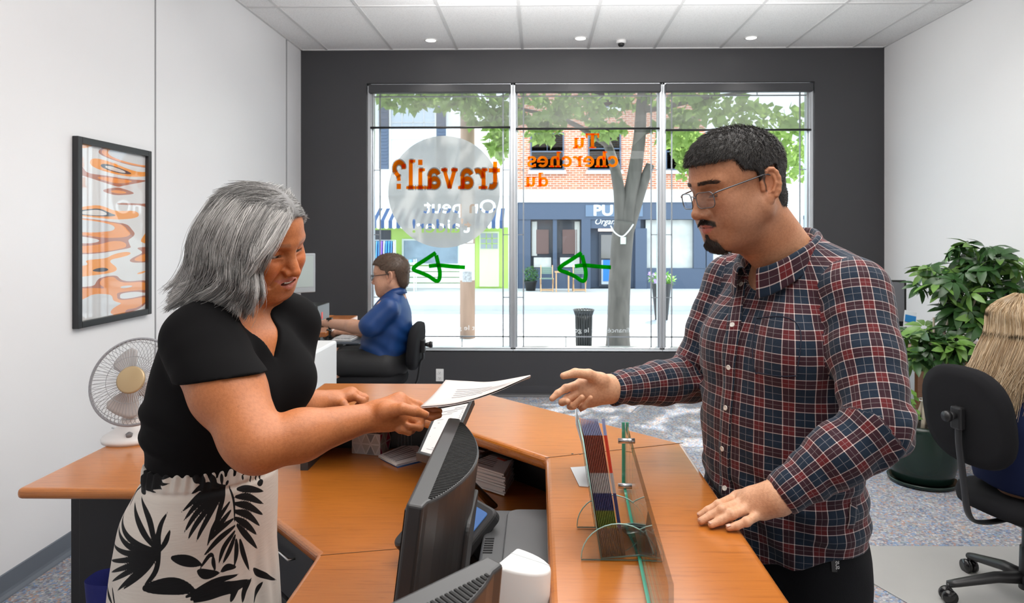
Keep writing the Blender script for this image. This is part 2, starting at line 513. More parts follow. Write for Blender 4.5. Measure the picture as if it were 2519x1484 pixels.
# ------------------------------------------------------------------ shop window: three lights in an aluminium frame
mulls = [wx0, at(1262, 500, YB).x, at(1630, 500, YB).x, wx1]
GY = YB + 0.075          # plane of the glass
for i in range(3):
    x0, x1 = mulls[i], mulls[i + 1]
    a = 0.042 if i == 0 else 0.026
    b = 0.042 if i == 2 else 0.026
    fr = MB()
    fr.span((x0, GY - .055, wz0), (x0 + a, GY + .05, wz1)).span((x1 - b, GY - .055, wz0), (x1, GY + .05, wz1))
    fr.span((x0, GY - .055, wz1 - .022), (x1, GY + .05, wz1)).span((x0, GY - .055, wz0), (x1, GY + .05, wz0 + .03))
    fr.span((x0 + a, GY - .03, wz0 + .03), (x0 + a + .014, GY + .03, wz1 - .022)).span((x1 - b - .014, GY - .03, wz0 + .03), (x1 - b, GY + .03, wz1 - .022))
    fr.span((x0, GY - .075, wz0 - .012), (x1, GY - .04, wz0 + .014))
    f = struct('window_%d' % (i + 1), fr, M_alu, bevel=.004)
    pane = MB().span((x0 + a, GY - .003, wz0 + .03), (x1 - b, GY + .003, wz1 - .02)).build('pane', M_glass, f)
    # leaded bars that border the pane
    lb = MB(); yb = GY - .012
    xa, xb = x0 + a + .07, x1 - b - .07
    za, zb = wz0 + .125, wz1 - .115
    th = .012
    for xx in (xa, xb): lb.span((xx - th / 2, yb - .004, wz0 + .03), (xx + th / 2, yb + .004, wz1 - .02))
    for zz in (za, zb): lb.span((x0 + a, yb - .004, zz - th / 2), (x1 - b, yb + .004, zz + th / 2))
    for zz in (2.12, 1.51, .92):
        lb.span((x0 + a, yb - .004, zz - .004), (xa, yb + .004, zz + .004)); lb.span((xb, yb - .004, zz - .004), (x1 - b, yb + .004, zz + .004))
    for q in (1, 2):
        xx = xa + (xb - xa) * q / 3
        lb.span((xx - .004, yb - .004, wz0 + .03), (xx + .004, yb + .004, za)); lb.span((xx - .004, yb - .004, zb), (xx + .004, yb + .004, wz1 - .02))
    lb.build('lead_bars', mat('zinc glazing bars', (0.36, 0.40, 0.44), rough=0.4, metal=0.5), f)
    # roller blind
    bl = thing('roller_blind', ['sheer grey roller blind over the left window light with the circle', 'sheer grey roller blind over the middle window light', 'sheer grey roller blind over the right window light above the man'][i], 'blind', ((x0 + x1) / 2, GY - .06, wz1), 'roller blinds drawn a little way down')
    bx0, bx1 = x0 + a * .5 + .008, x1 - b * .5 - .008
    zbar = at(1100, 314 + 4 * i, YB).z
    MB().span((bx0, GY - .125, wz1 - .098), (bx1, GY - .057, wz1 - .022)).build('cassette', mat('dark grey blind cassette', (0.035, 0.036, 0.04), rough=0.5), bl, bevel=.006)
    MB().span((bx0 + .01, GY - .0785, zbar), (bx1 - .01, GY - .0775, wz1 - .09)).build('screen', veil('sheer screen fabric', (0.30, 0.30, 0.30), 0.34), bl)
    MB().tube([(bx0 + .006, GY - .078, zbar), (bx1 - .006, GY - .078, zbar)], .0105, 10).build('hem_bar', M_black, bl)

# ------------------------------------------------------------------ vinyl lettering on the glass (reads from the street)
def stroke(pts, wd, closed=False):
    """thick polyline as quads, returned as list of polygons"""
    out = []
    P = [np.array(p, float) for p in pts]
    n = len(P); L = []; Rr = []
    for i in range(n):
        d = P[(i + 1) % n] - P[i - 1] if closed else P[min(i + 1, n - 1)] - P[max(i - 1, 0)]
        d = d / (np.linalg.norm(d) + 1e-9); q = np.array([-d[1], d[0]]) * wd / 2
        L.append(P[i] + q); Rr.append(P[i] - q)
    for i in range(n if closed else n - 1):
        j = (i + 1) % n
        out.append([Rr[i], Rr[j], L[j], L[i]])
    return out
def arc(cx, cy, rx, ry, a0, a1, n=14):
    return [(cx + rx * math.cos(R(a0 + (a1 - a0) * i / n)), cy + ry * math.sin(R(a0 + (a1 - a0) * i / n))) for i in range(n + 1)]
def rc(x0, y0, x1, y1): return [[(x0, y0), (x1, y0), (x1, y1), (x0, y1)]]
def grow(polys, g):
    out = []
    for p in polys:
        q = [np.array(v, float) for v in p]; n = len(q); r_ = []
        c = sum(q) / n
        ar = sum(q[i][0] * q[(i + 1) % n][1] - q[(i + 1) % n][0] * q[i][1] for i in range(n))
        if ar < 0: q.reverse()
        for i in range(n):
            d1 = q[i] - q[i - 1]; d2 = q[(i + 1) % n] - q[i]
            d1 /= np.linalg.norm(d1) + 1e-9; d2 /= np.linalg.norm(d2) + 1e-9
            n1 = np.array([d1[1], -d1[0]]); n2 = np.array([d2[1], -d2[0]])
            b = n1 + n2; k = max(0.5, 1 + n1 @ n2)
            r_.append(q[i] + b * g / k)
        out.append(r_)
    return out
W_ = .25
def glyph(ch):
    S = lambda p, w=W_: stroke(p, w)
    h = .14
    if ch == 't': return (rc(.18, .25, .43, 1.32) + rc(0, .80, .70, 1.0) + S(arc(.55, .27, .245, .145 + .02, 180, 300), .24), .78)
    if ch == 'r': return (rc(.12, 0, .37, 1.0) + rc(0, 0, .56, h) + rc(0, 1 - h, .3, 1) + S(arc(.62, .52, .32, .36, 175, 60), .22), .86)
    if ch == 'a': return (S(arc(.40, .30, .27, .2, 0, 360, 20), .22) + rc(.58, 0, .83, .66) + S(arc(.42, .62, .28, .26, 5, 165), .23) + rc(.58, 0, .98, h), 1.0)
    if ch == 'v': return (S([(.17, 1), (.52, .04)], .24) + S([(.87, 1), (.52, .04)], .22) + rc(0, 1 - h, .42, 1) + rc(.64, 1 - h, 1.04, 1), 1.06)
    if ch == 'i': return (rc(.16, 0, .41, 1) + rc(0, 0, .57, h) + rc(0, 1 - h, .3, 1) + rc(.15, 1.16, .42, 1.42), .60)
    if ch == 'l': return (rc(.16, 0, .41, 1.42) + rc(0, 0, .57, h) + rc(0, 1.42 - h, .3, 1.42), .60)
    if ch == '?': return (S(arc(.42, 1.0, .30, .30, 175, -35), .24) + S([(.66, .83), (.45, .62), (.43, .40)], .24) + rc(.30, 0, .57, .26) + rc(.0, .96, .24, 1.22), .82)
    if ch == 'T': return (rc(.40, 0, .67, 1.42) + rc(.24, 0, .83, h) + rc(0, 1.24, 1.07, 1.42) + rc(0, .98, .15, 1.42) + rc(.92, .98, 1.07, 1.42), 1.10)
    if ch == 'u': return (rc(.12, .3, .37, 1) + rc(0, 1 - h, .3, 1) + S(arc(.46, .36, .22, .25, 180, 350), .23) + rc(.62, 0, .87, 1) + rc(.5, 1 - h, .8, 1) + rc(.62, 0, 1.0, h), 1.0)
    if ch == 'c': return (S(arc(.48, .5, .34, .40, 40, 325, 20), .24) + rc(.64, .62, .84, .86), .90)
    if ch == 'h': return (rc(.12, 0, .37, 1.42) + rc(0, 1.42 - h, .3, 1.42) + rc(0, 0, .50, h) + S(arc(.51, .62, .24, .28, 175, 0), .23) + rc(.63, 0, .88, .66) + rc(.56, 0, 1.0, h), 1.04)
    if ch == 'e': return (S(arc(.48, .5, .34, .40, 0, 318, 22), .23) + rc(.2, .42, .92, .58), .96)
    if ch == 's': return (S(arc(.40, .71, .26, .20, 30, 270, 12), .21) + S(arc(.40, .29, .27, .22, 90, -150, 12), .21) + rc(.56, .66, .72, .98) + rc(.06, .02, .22, .32), .80)
    if ch == 'd': return (S(arc(.42, .48, .29, .36, 0, 360, 22), .23) + rc(.60, 0, .85, 1.42) + rc(.44, 1.42 - h, .8, 1.42) + rc(.6, 0, .98, h), 1.02)
    return ([], .5)
def slab_word(word, pr, pl, py0, xh_px, ob_outline=True, nm='lettering', label='', group='orange words on the shop window'):
    """word whose first letter ends at pixel pr (right) and last at pl (left): mirrored for the room"""
    pen = 0; pol = []
    for ch in word:
        gl, adv = glyph(ch)
        pol += [[(x + pen, y) for x, y in p] for p in gl]; pen += adv
    A = at(pr, py0, GY - .006); B = at(pl, py0, GY - .006)
    sx = (A.x - B.x) / pen; sy = xh_px / (FPX / GY) 
    def put(mb, polys, y):
        for p in polys:
            v = [(A.x - a * sx, y, A.z + b * sy) for a, b in p]
            ar = sum(v[i][0] * v[(i + 1) % len(v)][2] - v[(i + 1) % len(v)][0] * v[i][2] for i in range(len(v)))
            if ar < 0: v.reverse()
            mb.add(v, [tuple(range(len(v)))])
    mb = MB(); put(mb, grow(pol, 0.0), GY - .0065)
    o = mb.build(nm, M_orange, None, off=(B.x, GY - .0065, A.z))
    if ob_outline:
        mo = MB(); put(mo, grow(pol, 0.055), GY - .0052); mo.build('outline', M_whitev, o)
    return tag(o, label, 'lettering', group)
slab_word('travail?', 1230, 966, 465, 51, True, 'window_lettering', 'large orange mirrored word with white outline across the grey circle')
slab_word('Tu', 1474, 1409, 365, 26, False, 'window_lettering', 'short orange mirrored word highest on the middle pane')
slab_word('cherches', 1521, 1296, 411, 27, False, 'window_lettering', 'longest orange mirrored word on the middle pane, in front of the brick')
slab_word('du', 1349, 1291, 460, 25, False, 'window_lettering', 'short orange mirrored word lowest on the middle pane')
cc = at(1092, 472, GY - .004); rr_ = 138 / (FPX / GY)
def text_loops(txt, size, wide, bold):
    """outlines of a word, as closed loops around its own middle, mirrored"""
    mb = MB().text(txt, size, Matrix.Identity(4), bold=bold, align='CENTER', mirror=True, wide=wide)
    bm = bmesh.new(); vs = [bm.verts.new(v) for v in mb.v]
    for f in mb.f:
        try: bm.faces.new([vs[i] for i in f])
        except ValueError: pass
    bmesh.ops.remove_doubles(bm, verts=bm.verts, dist=1e-6)
    nxt = {}
    for e in bm.edges:
        if len(e.link_faces) == 1:
            for p_, q_ in ((e.verts[0], e.verts[1]), (e.verts[1], e.verts[0])): nxt.setdefault(p_, []).append(q_)
    out, seen = [], set()
    for v0 in list(nxt):
        if v0 in seen: continue
        lp, v, prev = [], v0, None
        while v not in seen:
            seen.add(v); lp.append((v.co.x, v.co.y)); n_ = [q_ for q_ in nxt[v] if q_ not in seen]
            if not n_: break
            v = n_[0]
        if len(lp) > 2: out.append(lp)
    bm.free(); return out
# the film is cut away where the two lines of white words stand, so the bright street shows through
cuv = bpy.data.curves.new('film', 'CURVE'); cuv.dimensions = '2D'; cuv.fill_mode = 'BOTH'
loops = [[(rr_ * math.cos(2 * PI * i / 96), rr_ * math.sin(2 * PI * i / 96)) for i in range(96)]]
for txt, px, py, hpx in (('On peut', 1132, 524, 34), ("t'aider!", 1085, 572, 34)):
    c = at(px, py, GY - .004)
    loops += [[(x_ + c.x - cc.x, y_ + c.z - cc.z) for x_, y_ in lp] for lp in text_loops(txt, hpx / (FPX / GY) * 1.38, 1.12, .0022)]
for lp in loops:
    sp_ = cuv.splines.new('POLY'); sp_.points.add(len(lp) - 1); sp_.use_cyclic_u = True
    for p_, (x_, y_) in zip(sp_.points, lp): p_.co = (x_, y_, 0, 1)
co_ = bpy.data.objects.new('film', cuv); COL.objects.link(co_)
me_ = bpy.data.meshes.new_from_object(co_.evaluated_get(bpy.context.evaluated_depsgraph_get()))
disc = MB(); disc.add([(cc.x + v.co.x, GY - .0042, cc.z + v.co.y) for v in me_.vertices], [tuple(p_.vertices) for p_ in me_.polygons])
bpy.data.objects.remove(co_); bpy.data.curves.remove(cuv); bpy.data.meshes.remove(me_)
tag(disc.build('window_decal', M_greyv, None, off=tuple(cc)), 'pale grey frosted circle on the left window, words cut out of it', 'window decal')
def flat_text(s, px, py, hpx, mats, name, label, cat, align='CENTER', bold=0.0, group=None, wide=1.0):
    c = at(px, py, GY - .0055)
    size = hpx / (FPX / GY) * 1.38
    mb = MB().text(s, size, frame(c, (1, 0, 0), (0, 0, 1), (0, -1, 0)), bold=bold, align=align, mirror=True, wide=wide)
    mb.v = [(v[0], GY - .0055, v[2]) for v in mb.v]
    return tag(mb.build(name, mats, None, off=tuple(c)), label, cat, group)
M_faint = veil('frosted lettering film', (0.72, 0.72, 0.74), 0.75, transl=0.5)
flat_text('Canada et le gouvernement', 1130, 812, 12, M_faint, 'window_lettering', 'small frosted mirrored line at the foot of the left window light', 'lettering', wide=1.25)
flat_text('sont financés par le gouvernement du', 1440, 818, 12, M_faint, 'window_lettering', 'small frosted mirrored line at the foot of the middle window light', 'lettering', wide=1.18)
def arrow(dx, label):
    mb = MB()
    mb.tube([tuple(at(x + dx, y, GY - .02)) for x, y in spline([(1072, 622), (1045, 640), (1022, 655), (1018, 664), (1035, 671), (1055, 680), (1072, 691), (1080, 688), (1082, 670), (1077, 645), (1073, 628)], 6)], .019, 8, flat=.25, up=(0, 1, 0))
    mb.tube([tuple(at(x + dx, y, GY - .02)) for x, y in spline([(1055, 655), (1080, 653), (1112, 656), (1144, 658)], 5)], .019, 8, flat=.25, up=(0, 1, 0))
    return tag(mb.build('painted_arrow', M_greenv, None, off=tuple(at(1080 + dx, 656, GY - .02))), label, 'arrow', 'green arrows painted on the window')
arrow(0, 'green painted arrow on the left window light, below the grey circle')
arrow(359, 'green painted arrow on the middle window light, before the bistro chairs')

# ------------------------------------------------------------------ ceiling and wall fittings
for (px, py, lab) in ((1060, 97, 'small round recessed downlight above the left window light'), (1428, 94, 'small round recessed downlight beside the security camera'), (1848, 95, 'small round recessed downlight above the right window light')):
    k = (PPY - py) / (ZC - CAM_H)
    c = at(px, py, FPX / k); c.z = ZC
    t = thing('downlight', lab, 'ceiling light', tuple(c), 'recessed downlights')
    MB().lathe([(.043, -.001), (.058, -.001), (.060, -.007), (.052, -.010), (.043, -.006), (.043, -.001)], tuple(c), n=28).build('trim_ring', M_whitep, t)
    MB().lathe([(0, -.004), (.043, -.004)], tuple(c), n=24).build('lens', mat('glowing lamp lens', (1, 1, 1), emit=(1, .96, .9), estr=9), t)
    lamp('SPOT', 'downlight_lamp', (c.x, c.y, ZC - .02), (c.x, c.y, 0), 14, (1, .95, .88), .03, spot=R(100))
k = (PPY - 100) / (ZC - CAM_H); c = at(1528, 96, FPX / k); c.z = ZC
t = thing('security_camera', 'small white dome camera on the ceiling grid', 'camera', tuple(c))
MB().lathe([(.045, 0), (.045, -.022), (.038, -.03), (0, -.03)], tuple(c), n=24).build('housing', M_whitep, t)
MB().lathe([(.030, -.03), (.028, -.045), (.018, -.057), (0, -.061)], tuple(c), n=20).build('lens_dome', M_blackg, t)
c = at(1082, 923, YB)
t = thing('wall_outlet', 'white double socket plate on the charcoal wall under the window', 'outlet', tuple(c))
MB().box((c.x, YB - .004, c.z), (.072, .008, .116)).build('cover_plate', M_whitep, t, bevel=.003)
for dz in (-.026, .026):
    s_ = MB().prism(rrect(.034, .029, .010), 0, .003, frame((c.x, YB - .008, c.z + dz), (1, 0, 0), (0, 0, 1), (0, -1, 0))).build('socket', M_whitep, t)
    MB().box((c.x - .007, YB - .0112, c.z + dz + .003), (.0025, .001, .009)).box((c.x + .007, YB - .0112, c.z + dz + .003), (.0025, .001, .009)).box((c.x, YB - .0112, c.z + dz - .008), (.005, .001, .005)).build('slots', M_black, s_)
# ------------------------------------------------------------------ the street
GZ = -0.46
YF = 24.6
def F(px, py): return at(px, py, YF)
def fx(px): return at(px, 575, YF).x
def fz(py): return at(1300, py, YF).z
M_road = mat('sunlit asphalt', (0.36, 0.37, 0.39), rough=0.9, vary=.2, vscale=3)
M_walk = mat('concrete paving', (0.55, 0.54, 0.52), rough=0.9, vary=.15, vscale=2)
struct('ground', MB().span((-30, 6.5, GZ - .3), (30, 40, GZ - .16)), M_road)
struct('pavement_near', MB().span((-30, 6.5, GZ - .2), (30, 13.6, GZ)), M_walk, bevel=.02)
struct('pavement_far', MB().span((-30, 19.0, GZ - .2), (30, 24.6, GZ)), M_walk, bevel=.02)
M_render = mat('white stucco', (0.82, 0.81, 0.78), rough=0.8, bump=.1, bscale=30)
M_navy = mat('slate blue paint', (0.060, 0.082, 0.13), rough=0.5)
M_shop = mat('dark shop glass', (0.05, 0.055, 0.065), rough=0.05, spec=0.8)
M_shopl = mat('bright shop interior', (0.55, 0.54, 0.50), rough=0.4, vary=.4, vscale=2.5)
M_lime = mat('lime green paint', (0.42, 0.60, 0.12), rough=0.5)
M_stone = mat('pale stone', (0.72, 0.70, 0.67), rough=0.8, vary=.08, vscale=3)
def make_brick():
    m = bpy.data.materials.new('orange brick'); m.use_nodes = True
    nt = m.node_tree; p = nt.nodes['Principled BSDF']; p.inputs['Roughness'].default_value = 0.85
    tc = nt.nodes.new('ShaderNodeTexCoord'); mp = nt.nodes.new('ShaderNodeMapping'); mp.inputs['Rotation'].default_value = (PI / 2, 0, 0)
    nt.links.new(tc.outputs['Object'], mp.inputs['Vector'])
    b = nt.nodes.new('ShaderNodeTexBrick'); b.inputs['Scale'].default_value = 1.0
    b.inputs['Brick Width'].default_value = 0.23; b.inputs['Row Height'].default_value = 0.078; b.inputs['Mortar Size'].default_value = 0.010
    b.inputs['Color1'].default_value = (0.42, 0.13, 0.065, 1); b.inputs['Color2'].default_value = (0.54, 0.20, 0.10, 1); b.inputs['Mortar'].default_value = (0.62, 0.52, 0.44, 1)
    nt.links.new(mp.outputs['Vector'], b.inputs['Vector']); nt.links.new(b.outputs['Color'], p.inputs['Base Color'])
    return m
M_brick = make_brick()
def pbox(mb, px0, py0, px1, py1, y0, y1, mi=0):
    a, b = F(px0, py0), F(px1, py1)
    return mb.span((min(a.x, b.x), y0, min(a.z, b.z)), (max(a.x, b.x), y1, max(a.z, b.z)), mi)

# left building: white stucco over a lime green shop
bl = thing('stucco_building', 'white stucco building with dark shutters and a lime green shopfront', 'building', (fx(1060), YF, GZ))
MB().span((fx(560), YF + .02, GZ), (fx(1258), YF + 6, 10.5)).build('facade_wall', M_render, bl)
def upper_window(px0, py0, px1, py1, parent, glassm, framem=M_stone, bars=(2, 2)):
    f = MB(); t_ = 3.5
    pbox(f, px0 - t_, py0 - t_, px1 + t_, py0, YF - .06, YF + .06); pbox(f, px0 - t_, py1, px1 + t_, py1 + t_, YF - .10, YF + .06)
    pbox(f, px0 - t_, py0, px0, py1, YF - .06, YF + .06); pbox(f, px1, py0, px1 + t_, py1, YF - .06, YF + .06)
    pbox(f, px0, (py0 + py1) / 2 - 1.5, px1, (py0 + py1) / 2 + 1.5, YF - .03, YF + .05)
    for k in range(1, bars[0]): pbox(f, px0 + (px1 - px0) * k / bars[0] - .7, py0, px0 + (px1 - px0) * k / bars[0] + .7, (py0 + py1) / 2, YF - .02, YF + .04)
    for k in range(1, bars[1]): pbox(f, px0, py0 + (py1 - py0) * k / bars[1] / 2 - .6, px1, py0 + (py1 - py0) * k / bars[1] / 2 + .6, YF - .02, YF + .04)
    w_ = f.build('upper_window', framem, parent)
    pbox(MB(), px0, py0, px1, py1, YF + .0, YF + .03).build('pane', glassm, w_)
    return w_
upper_window(962, 262, 1070, 420, bl, mat('pale curtained glass', (0.50, 0.56, 0.62), rough=.2), bars=(4, 2))
pbox(MB(), 950, 250, 1084, 258, YF - .14, YF + .05).build('lintel', M_render, bl)
for a, b in ((933, 956), (1075, 1097)):
    s_ = MB(); pbox(s_, a, 262, b, 416, YF - .05, YF + .02)
    for k in range(18): pbox(s_, a + 3, 266 + k * 8, b - 3, 269 + k * 8, YF - .07, YF)
    s_.build('shutter', M_navy, bl)
pbox(MB(), 880, 470, 1258, 482, YF - .18, YF + .05).build('cornice', M_render, bl)
pbox(MB(), 880, 560, 1250, 712, YF - .02, YF + .05).build('shopfront', M_lime, bl)
d_ = pbox(MB(), 1170, 556, 1236, 706, YF - .06, YF).build('shop_door', M_lime, bl)
pbox(MB(), 1180, 570, 1228, 705, YF - .10, YF - .04).build('door_leaf', mat('cream green door', (0.62, 0.68, 0.42), rough=.5), d_)
dg = MB(); pbox(dg, 1183, 574, 1225, 612, YF - .115, YF - .09)
dg.build('pane', mat('reflecting door glass', (0.28, 0.31, 0.32), rough=.15), d_)
dm = MB()
for q in (1, 2): pbox(dm, 1183 + 14 * q - .8, 574, 1183 + 14 * q + .8, 612, YF - .13, YF - .11); pbox(dm, 1183, 574 + 12.7 * q - .8, 1225, 574 + 12.7 * q + .8, YF - .13, YF - .11)
dm.build('glazing_bars', M_lime, d_)
wn = pbox(MB(), 990, 588, 1132, 652, YF - .10, YF - .02).build('shop_window', mat('pale window frame', (.62, .66, .6), rough=.5), bl)
pbox(MB(), 995, 592, 1127, 648, YF - .115, YF - .09).build('pane', mat('blueish shop glass', (0.20, 0.27, 0.33), rough=.08, vary=.7, vscale=1.5), wn)
sd = MB()
for k in range(4): pbox(sd, 1000, 655 + k * 14, 1138, 667 + k * 14, YF - .12, YF - .02)
sd.build('panelling', M_stone, bl)
pbox(MB(), 905, 566, 962, 712, YF - .04, YF - .01).build('open_doorway', mat('dark shop doorway', (.05, .05, .06), rough=.6), bl)
# awning
aw = thing('awning', 'navy and white striped awning over the green shopfront', 'awning', (fx(1075), YF, fz(514)))
x0, x1 = fx(905), fx(1242)
zt, zl, n = fz(513), fz(545), 36
for mi_, (m_, nm) in enumerate(((mat('white awning canvas', (.85, .85, .83), rough=.8), 'canopy'), (mat('navy awning canvas', (.035, .07, .16), rough=.8), 'stripes'))):
    mb = MB()
    for k in range(mi_, n, 2):
        a, b = x0 + (x1 - x0) * k / n, x0 + (x1 - x0) * (k + 1) / n
        mb.add([(a, YF - .05, zt), (b, YF - .05, zt), (b, YF - 1.0, zl), (a, YF - 1.0, zl)], [(0, 1, 2, 3)])
        vs = [(a, YF - 1.0, zl), (b, YF - 1.0, zl)] + [((a + b) / 2 + (b - a) / 2 * math.cos(t_), YF - 1.0, zl - .2 - .07 * math.sin(t_)) for t_ in [PI * q / 8 for q in range(9)]]
        mb.add(vs, [tuple(range(len(vs)))])
    mb.build(nm, m_, aw, solid=.012)
# clothes rail and white trolley on the pavement
rk = thing('clothes_rail', 'clothes rail with blue and purple garments outside the green shop', 'clothes rail', (fx(956), YF - .9, GZ))
xa, xb = fx(922), fx(986)
MB().tube([(xa, YF - .9, GZ), (xa, YF - .9, GZ + 1.75), (xb, YF - .9, GZ + 1.75), (xb, YF - .9, GZ)], .02).build('rail', M_steel, rk)
for k in range(11):
    xx = xa + (xb - xa) * (k + .5) / 11
    colr = [(.75, .42, .25), (.12, .10, .12), (.7, .35, .2), (.15, .42, .70), (.10, .30, .62), (.32, .14, .60), (.80, .85, .90), (.08, .35, .68), (.12, .45, .75), (.10, .28, .60), (.85, .8, .75)][k]
    g_ = MB(); rows = []
    for q in range(7):
        z = GZ + 1.72 - q * .17; hw = .021 + .002 * q
        rows.append([(xx + hw * math.cos(a), YF - .9 + (.14 + .02 * q) * math.sin(a), z) for a in [2 * PI * i / 10 for i in range(10)]])
    g_.grid(rows, wrap=True, cap0=True, cap1=True)
    tag(g_.build('garment', mat('garment cloth %d' % k, colr, rough=.9), None, off=(xx, YF - .9, GZ + .6)), ['tan garment hanging nearest the shop doorway', 'black garment second along the clothes rail', 'rust garment third along the clothes rail', 'sky blue garment next to the rust one on the rail', 'mid blue garment left of the purple one', 'purple garment in the middle of the clothes rail', 'white garment right of the purple one', 'bright blue garment right of the white one', 'pale blue garment between two blue ones on the rail', 'deep blue garment second last on the clothes rail', 'cream garment at the right end of the clothes rail'][k], 'garment', 'garments on the clothes rail')
ct = thing('trolley', 'white three-shelf trolley with small goods before the green shop', 'trolley', (fx(1018), YF - 1.2, GZ))
xa, xb = fx(1001), fx(1036)
M_wt = mat('white painted metal', (.85, .85, .85), rough=.5)
for q, z in enumerate((.25, .62, .98)):
    MB().span((xa, YF - 1.4, GZ + z - .025), (xb, YF - 1.0, GZ + z)).build('shelf', M_wt, ct)
for sx in (xa, xb):
    for sy in (YF - 1.4, YF - 1.0): MB().bar((sx, sy, GZ), (sx, sy, GZ + 1.1), .03, .03).build('post', M_wt, ct)
for k, (dx, z, c_) in enumerate(((.1, .98, (.1, .5, .2)), (.22, .98, (.85, .3, .1)), (.36, .98, (.2, .45, .8)), (.15, .62, (.3, .6, .85)), (.13, .25, (.9, .3, .05)))):
    tag(MB().box((xa + dx, YF - 1.2, GZ + z + .05), (.09, .14, .1)).build('goods_box', mat('goods %d' % k, c_, rough=.6), None, bevel=.01, off=(xa + dx, YF - 1.2, GZ + z)), ['green box at the left on top of the white trolley', 'orange box in the middle on top of the white trolley', 'blue box at the right on top of the white trolley', 'pale blue box on the middle shelf of the white trolley', 'orange box on the lowest shelf of the white trolley'][k], 'box', 'goods on the white trolley')

# middle building: brick over a slate blue shopfront
bm = thing('brick_building', 'orange brick building with a slate blue shopfront across the street', 'building', (fx(1480), YF, GZ))
MB().span((fx(1259), YF, fz(470)), (fx(1735), YF + 6, 10.5)).build('brick_wall', M_brick, bm)
MB().span((fx(1259), YF + .3, GZ), (fx(1735), YF + 5, fz(470))).build('shop_interior', M_navy, bm)
pbox(MB(), 1259, 468, 1735, 498, YF - .14, YF + .3).build('cornice', M_stone, bm)
for a, b, c_, d2 in ((1308, 330, 1384, 416), (1450, 316, 1524, 416), (1640, 330, 1700, 416), (1310, 40, 1384, 140), (1450, 40, 1524, 140), (1462, 226, 1522, 262)):
    upper_window(a, b, c_, d2, bm, M_shop, M_navy, bars=(2, 1))
    pbox(MB(), a - 8, d2 + 4, c_ + 8, d2 + 12, YF - .12, YF + .02).build('window_sill', M_stone, bm)
sf = MB()
pbox(sf, 1275, 498, 1735, 540, YF - .10, YF + .3); pbox(sf, 1275, 540, 1305, 712, YF - .06, YF + .3); pbox(sf, 1430, 540, 1452, 712, YF - .12, YF + .3); pbox(sf, 1305, 660, 1430, 712, YF - .04, YF + .3)
pbox(sf, 1360, 540, 1370, 660, YF - .03, YF + .2); pbox(sf, 1452, 540, 1575, 562, YF - .05, YF + .3); pbox(sf, 1562, 562, 1590, 712, YF - .12, YF + .3); pbox(sf, 1590, 660, 1735, 712, YF - .04, YF + .3); pbox(sf, 1706, 540, 1735, 660, YF - .06, YF + .3)
sf.build('shopfront', M_navy, bm)
for nm, a, b, c_, d2, m_ in (('shop_window', 1305, 541, 1360, 660, 0), ('shop_window', 1370, 541, 1430, 660, 0), ('shop_window', 1590, 541, 1706, 660, 1)):
    wq = pbox(MB(), a, b, c_, d2, YF + .15, YF + .25).build(nm, [M_shop, M_shopl][m_], bm)
    if not m_:
        for e in (0, 1):
            cw = MB(); cx0 = a + 3 if e == 0 else c_ - 16
            if (a < 1340 and e == 0) or (a > 1340 and e == 1):
                cw.grid([[(fx(cx0 + i * 1.3), YF + .11 + .03 * math.sin(i * 2.2), z) for i in range(11)] for z in (fz(545), fz(630))], smooth=True)
                cw.build('curtain', mat('pale net curtain', (.62, .60, .56), rough=.9), wq)
        pbox(MB(), a + 8, 634, c_ - 4, 658, YF + .10, YF + .14).build('display', mat('pale shop display', (.60, .57, .52), rough=.7, vary=.4, vscale=4), wq)
        pbox(MB(), a + 14, 565, c_ - 10, 625, YF + .11, YF + .145).build('panel', mat('brown shop panel', (.13, .07, .06), rough=.5), wq)
dr = pbox(MB(), 1474, 572, 1528, 706, YF + .1, YF + .2).build('shop_door', mat('dark door frame', (.02, .025, .04), rough=.4), bm)
pbox(MB(), 1479, 578, 1524, 636, YF + .07, YF + .12).build('pane', mat('smoky door glass', (.16, .14, .13), rough=.1), dr)
pbox(MB(), 1480, 640, 1524, 700, YF + .07, YF + .12).build('kick_panel', mat('pale door panel', (.45, .48, .50), rough=.4), dr)
pbox(MB(), 1484, 640, 1504, 692, YF + .04, YF + .09).build('notice', mat('bright blue notice', (.01, .16, .55), rough=.4), dr)
pbox(MB(), 1472, 563, 1515, 569, YF - .02, YF + .1).build('door_lamp', mat('lit shop lamp', (1, .85, .75), emit=(1, .75, .6), estr=1.5), bm)
sg = pbox(MB(), 1440, 505, 1580, 533, YF - .13, YF - .1).build('sign_board', mat('blue grey sign board', (.12, .17, .25), rough=.5), bm)
P0 = F(1458, 530); MB().text('PU', .52, frame((P0.x, YF - .14, P0.z), (1, 0, 0), (0, 0, 1), (0, -1, 0)), depth=.01, bold=.016, wide=1.15).build('sign_lettering', mat('white sign letters', (.9, .9, .9), rough=.5), sg)
P0 = F(1461, 552); MB().text('Organ', .30, frame((P0.x, YF - .07, P0.z), (1, 0, 0), (0, 0, 1), (0, -1, 0)), depth=.008, shear=.35, wide=.95).build('script_lettering', mat('white sign letters', (.9, .9, .9)), bm)
# right building
br = thing('pale_building', 'pale sunlit building behind the man at the right of the street', 'building', (fx(1990), YF, GZ))
MB().span((fx(1736), YF + .05, GZ), (fx(2700), YF + 6, 10.5)).build('facade_wall', mat('cream stucco', (.88, .87, .84), rough=.8), br)
for k in range(4): upper_window(1770 + 90 * k, 330, 1825 + 90 * k, 420, br, mat('pale curtained glass', (.5, .56, .62)), M_stone)
pbox(MB(), 1750, 540, 2100, 690, YF - .02, YF + .08).build('shop_window', M_shopl, br)
for pxs in (1745, 1860, 1985, 2110): pbox(MB(), pxs - 8, 530, pxs + 8, 712, YF - .08, YF + .06).build('pilaster', M_navy, br)

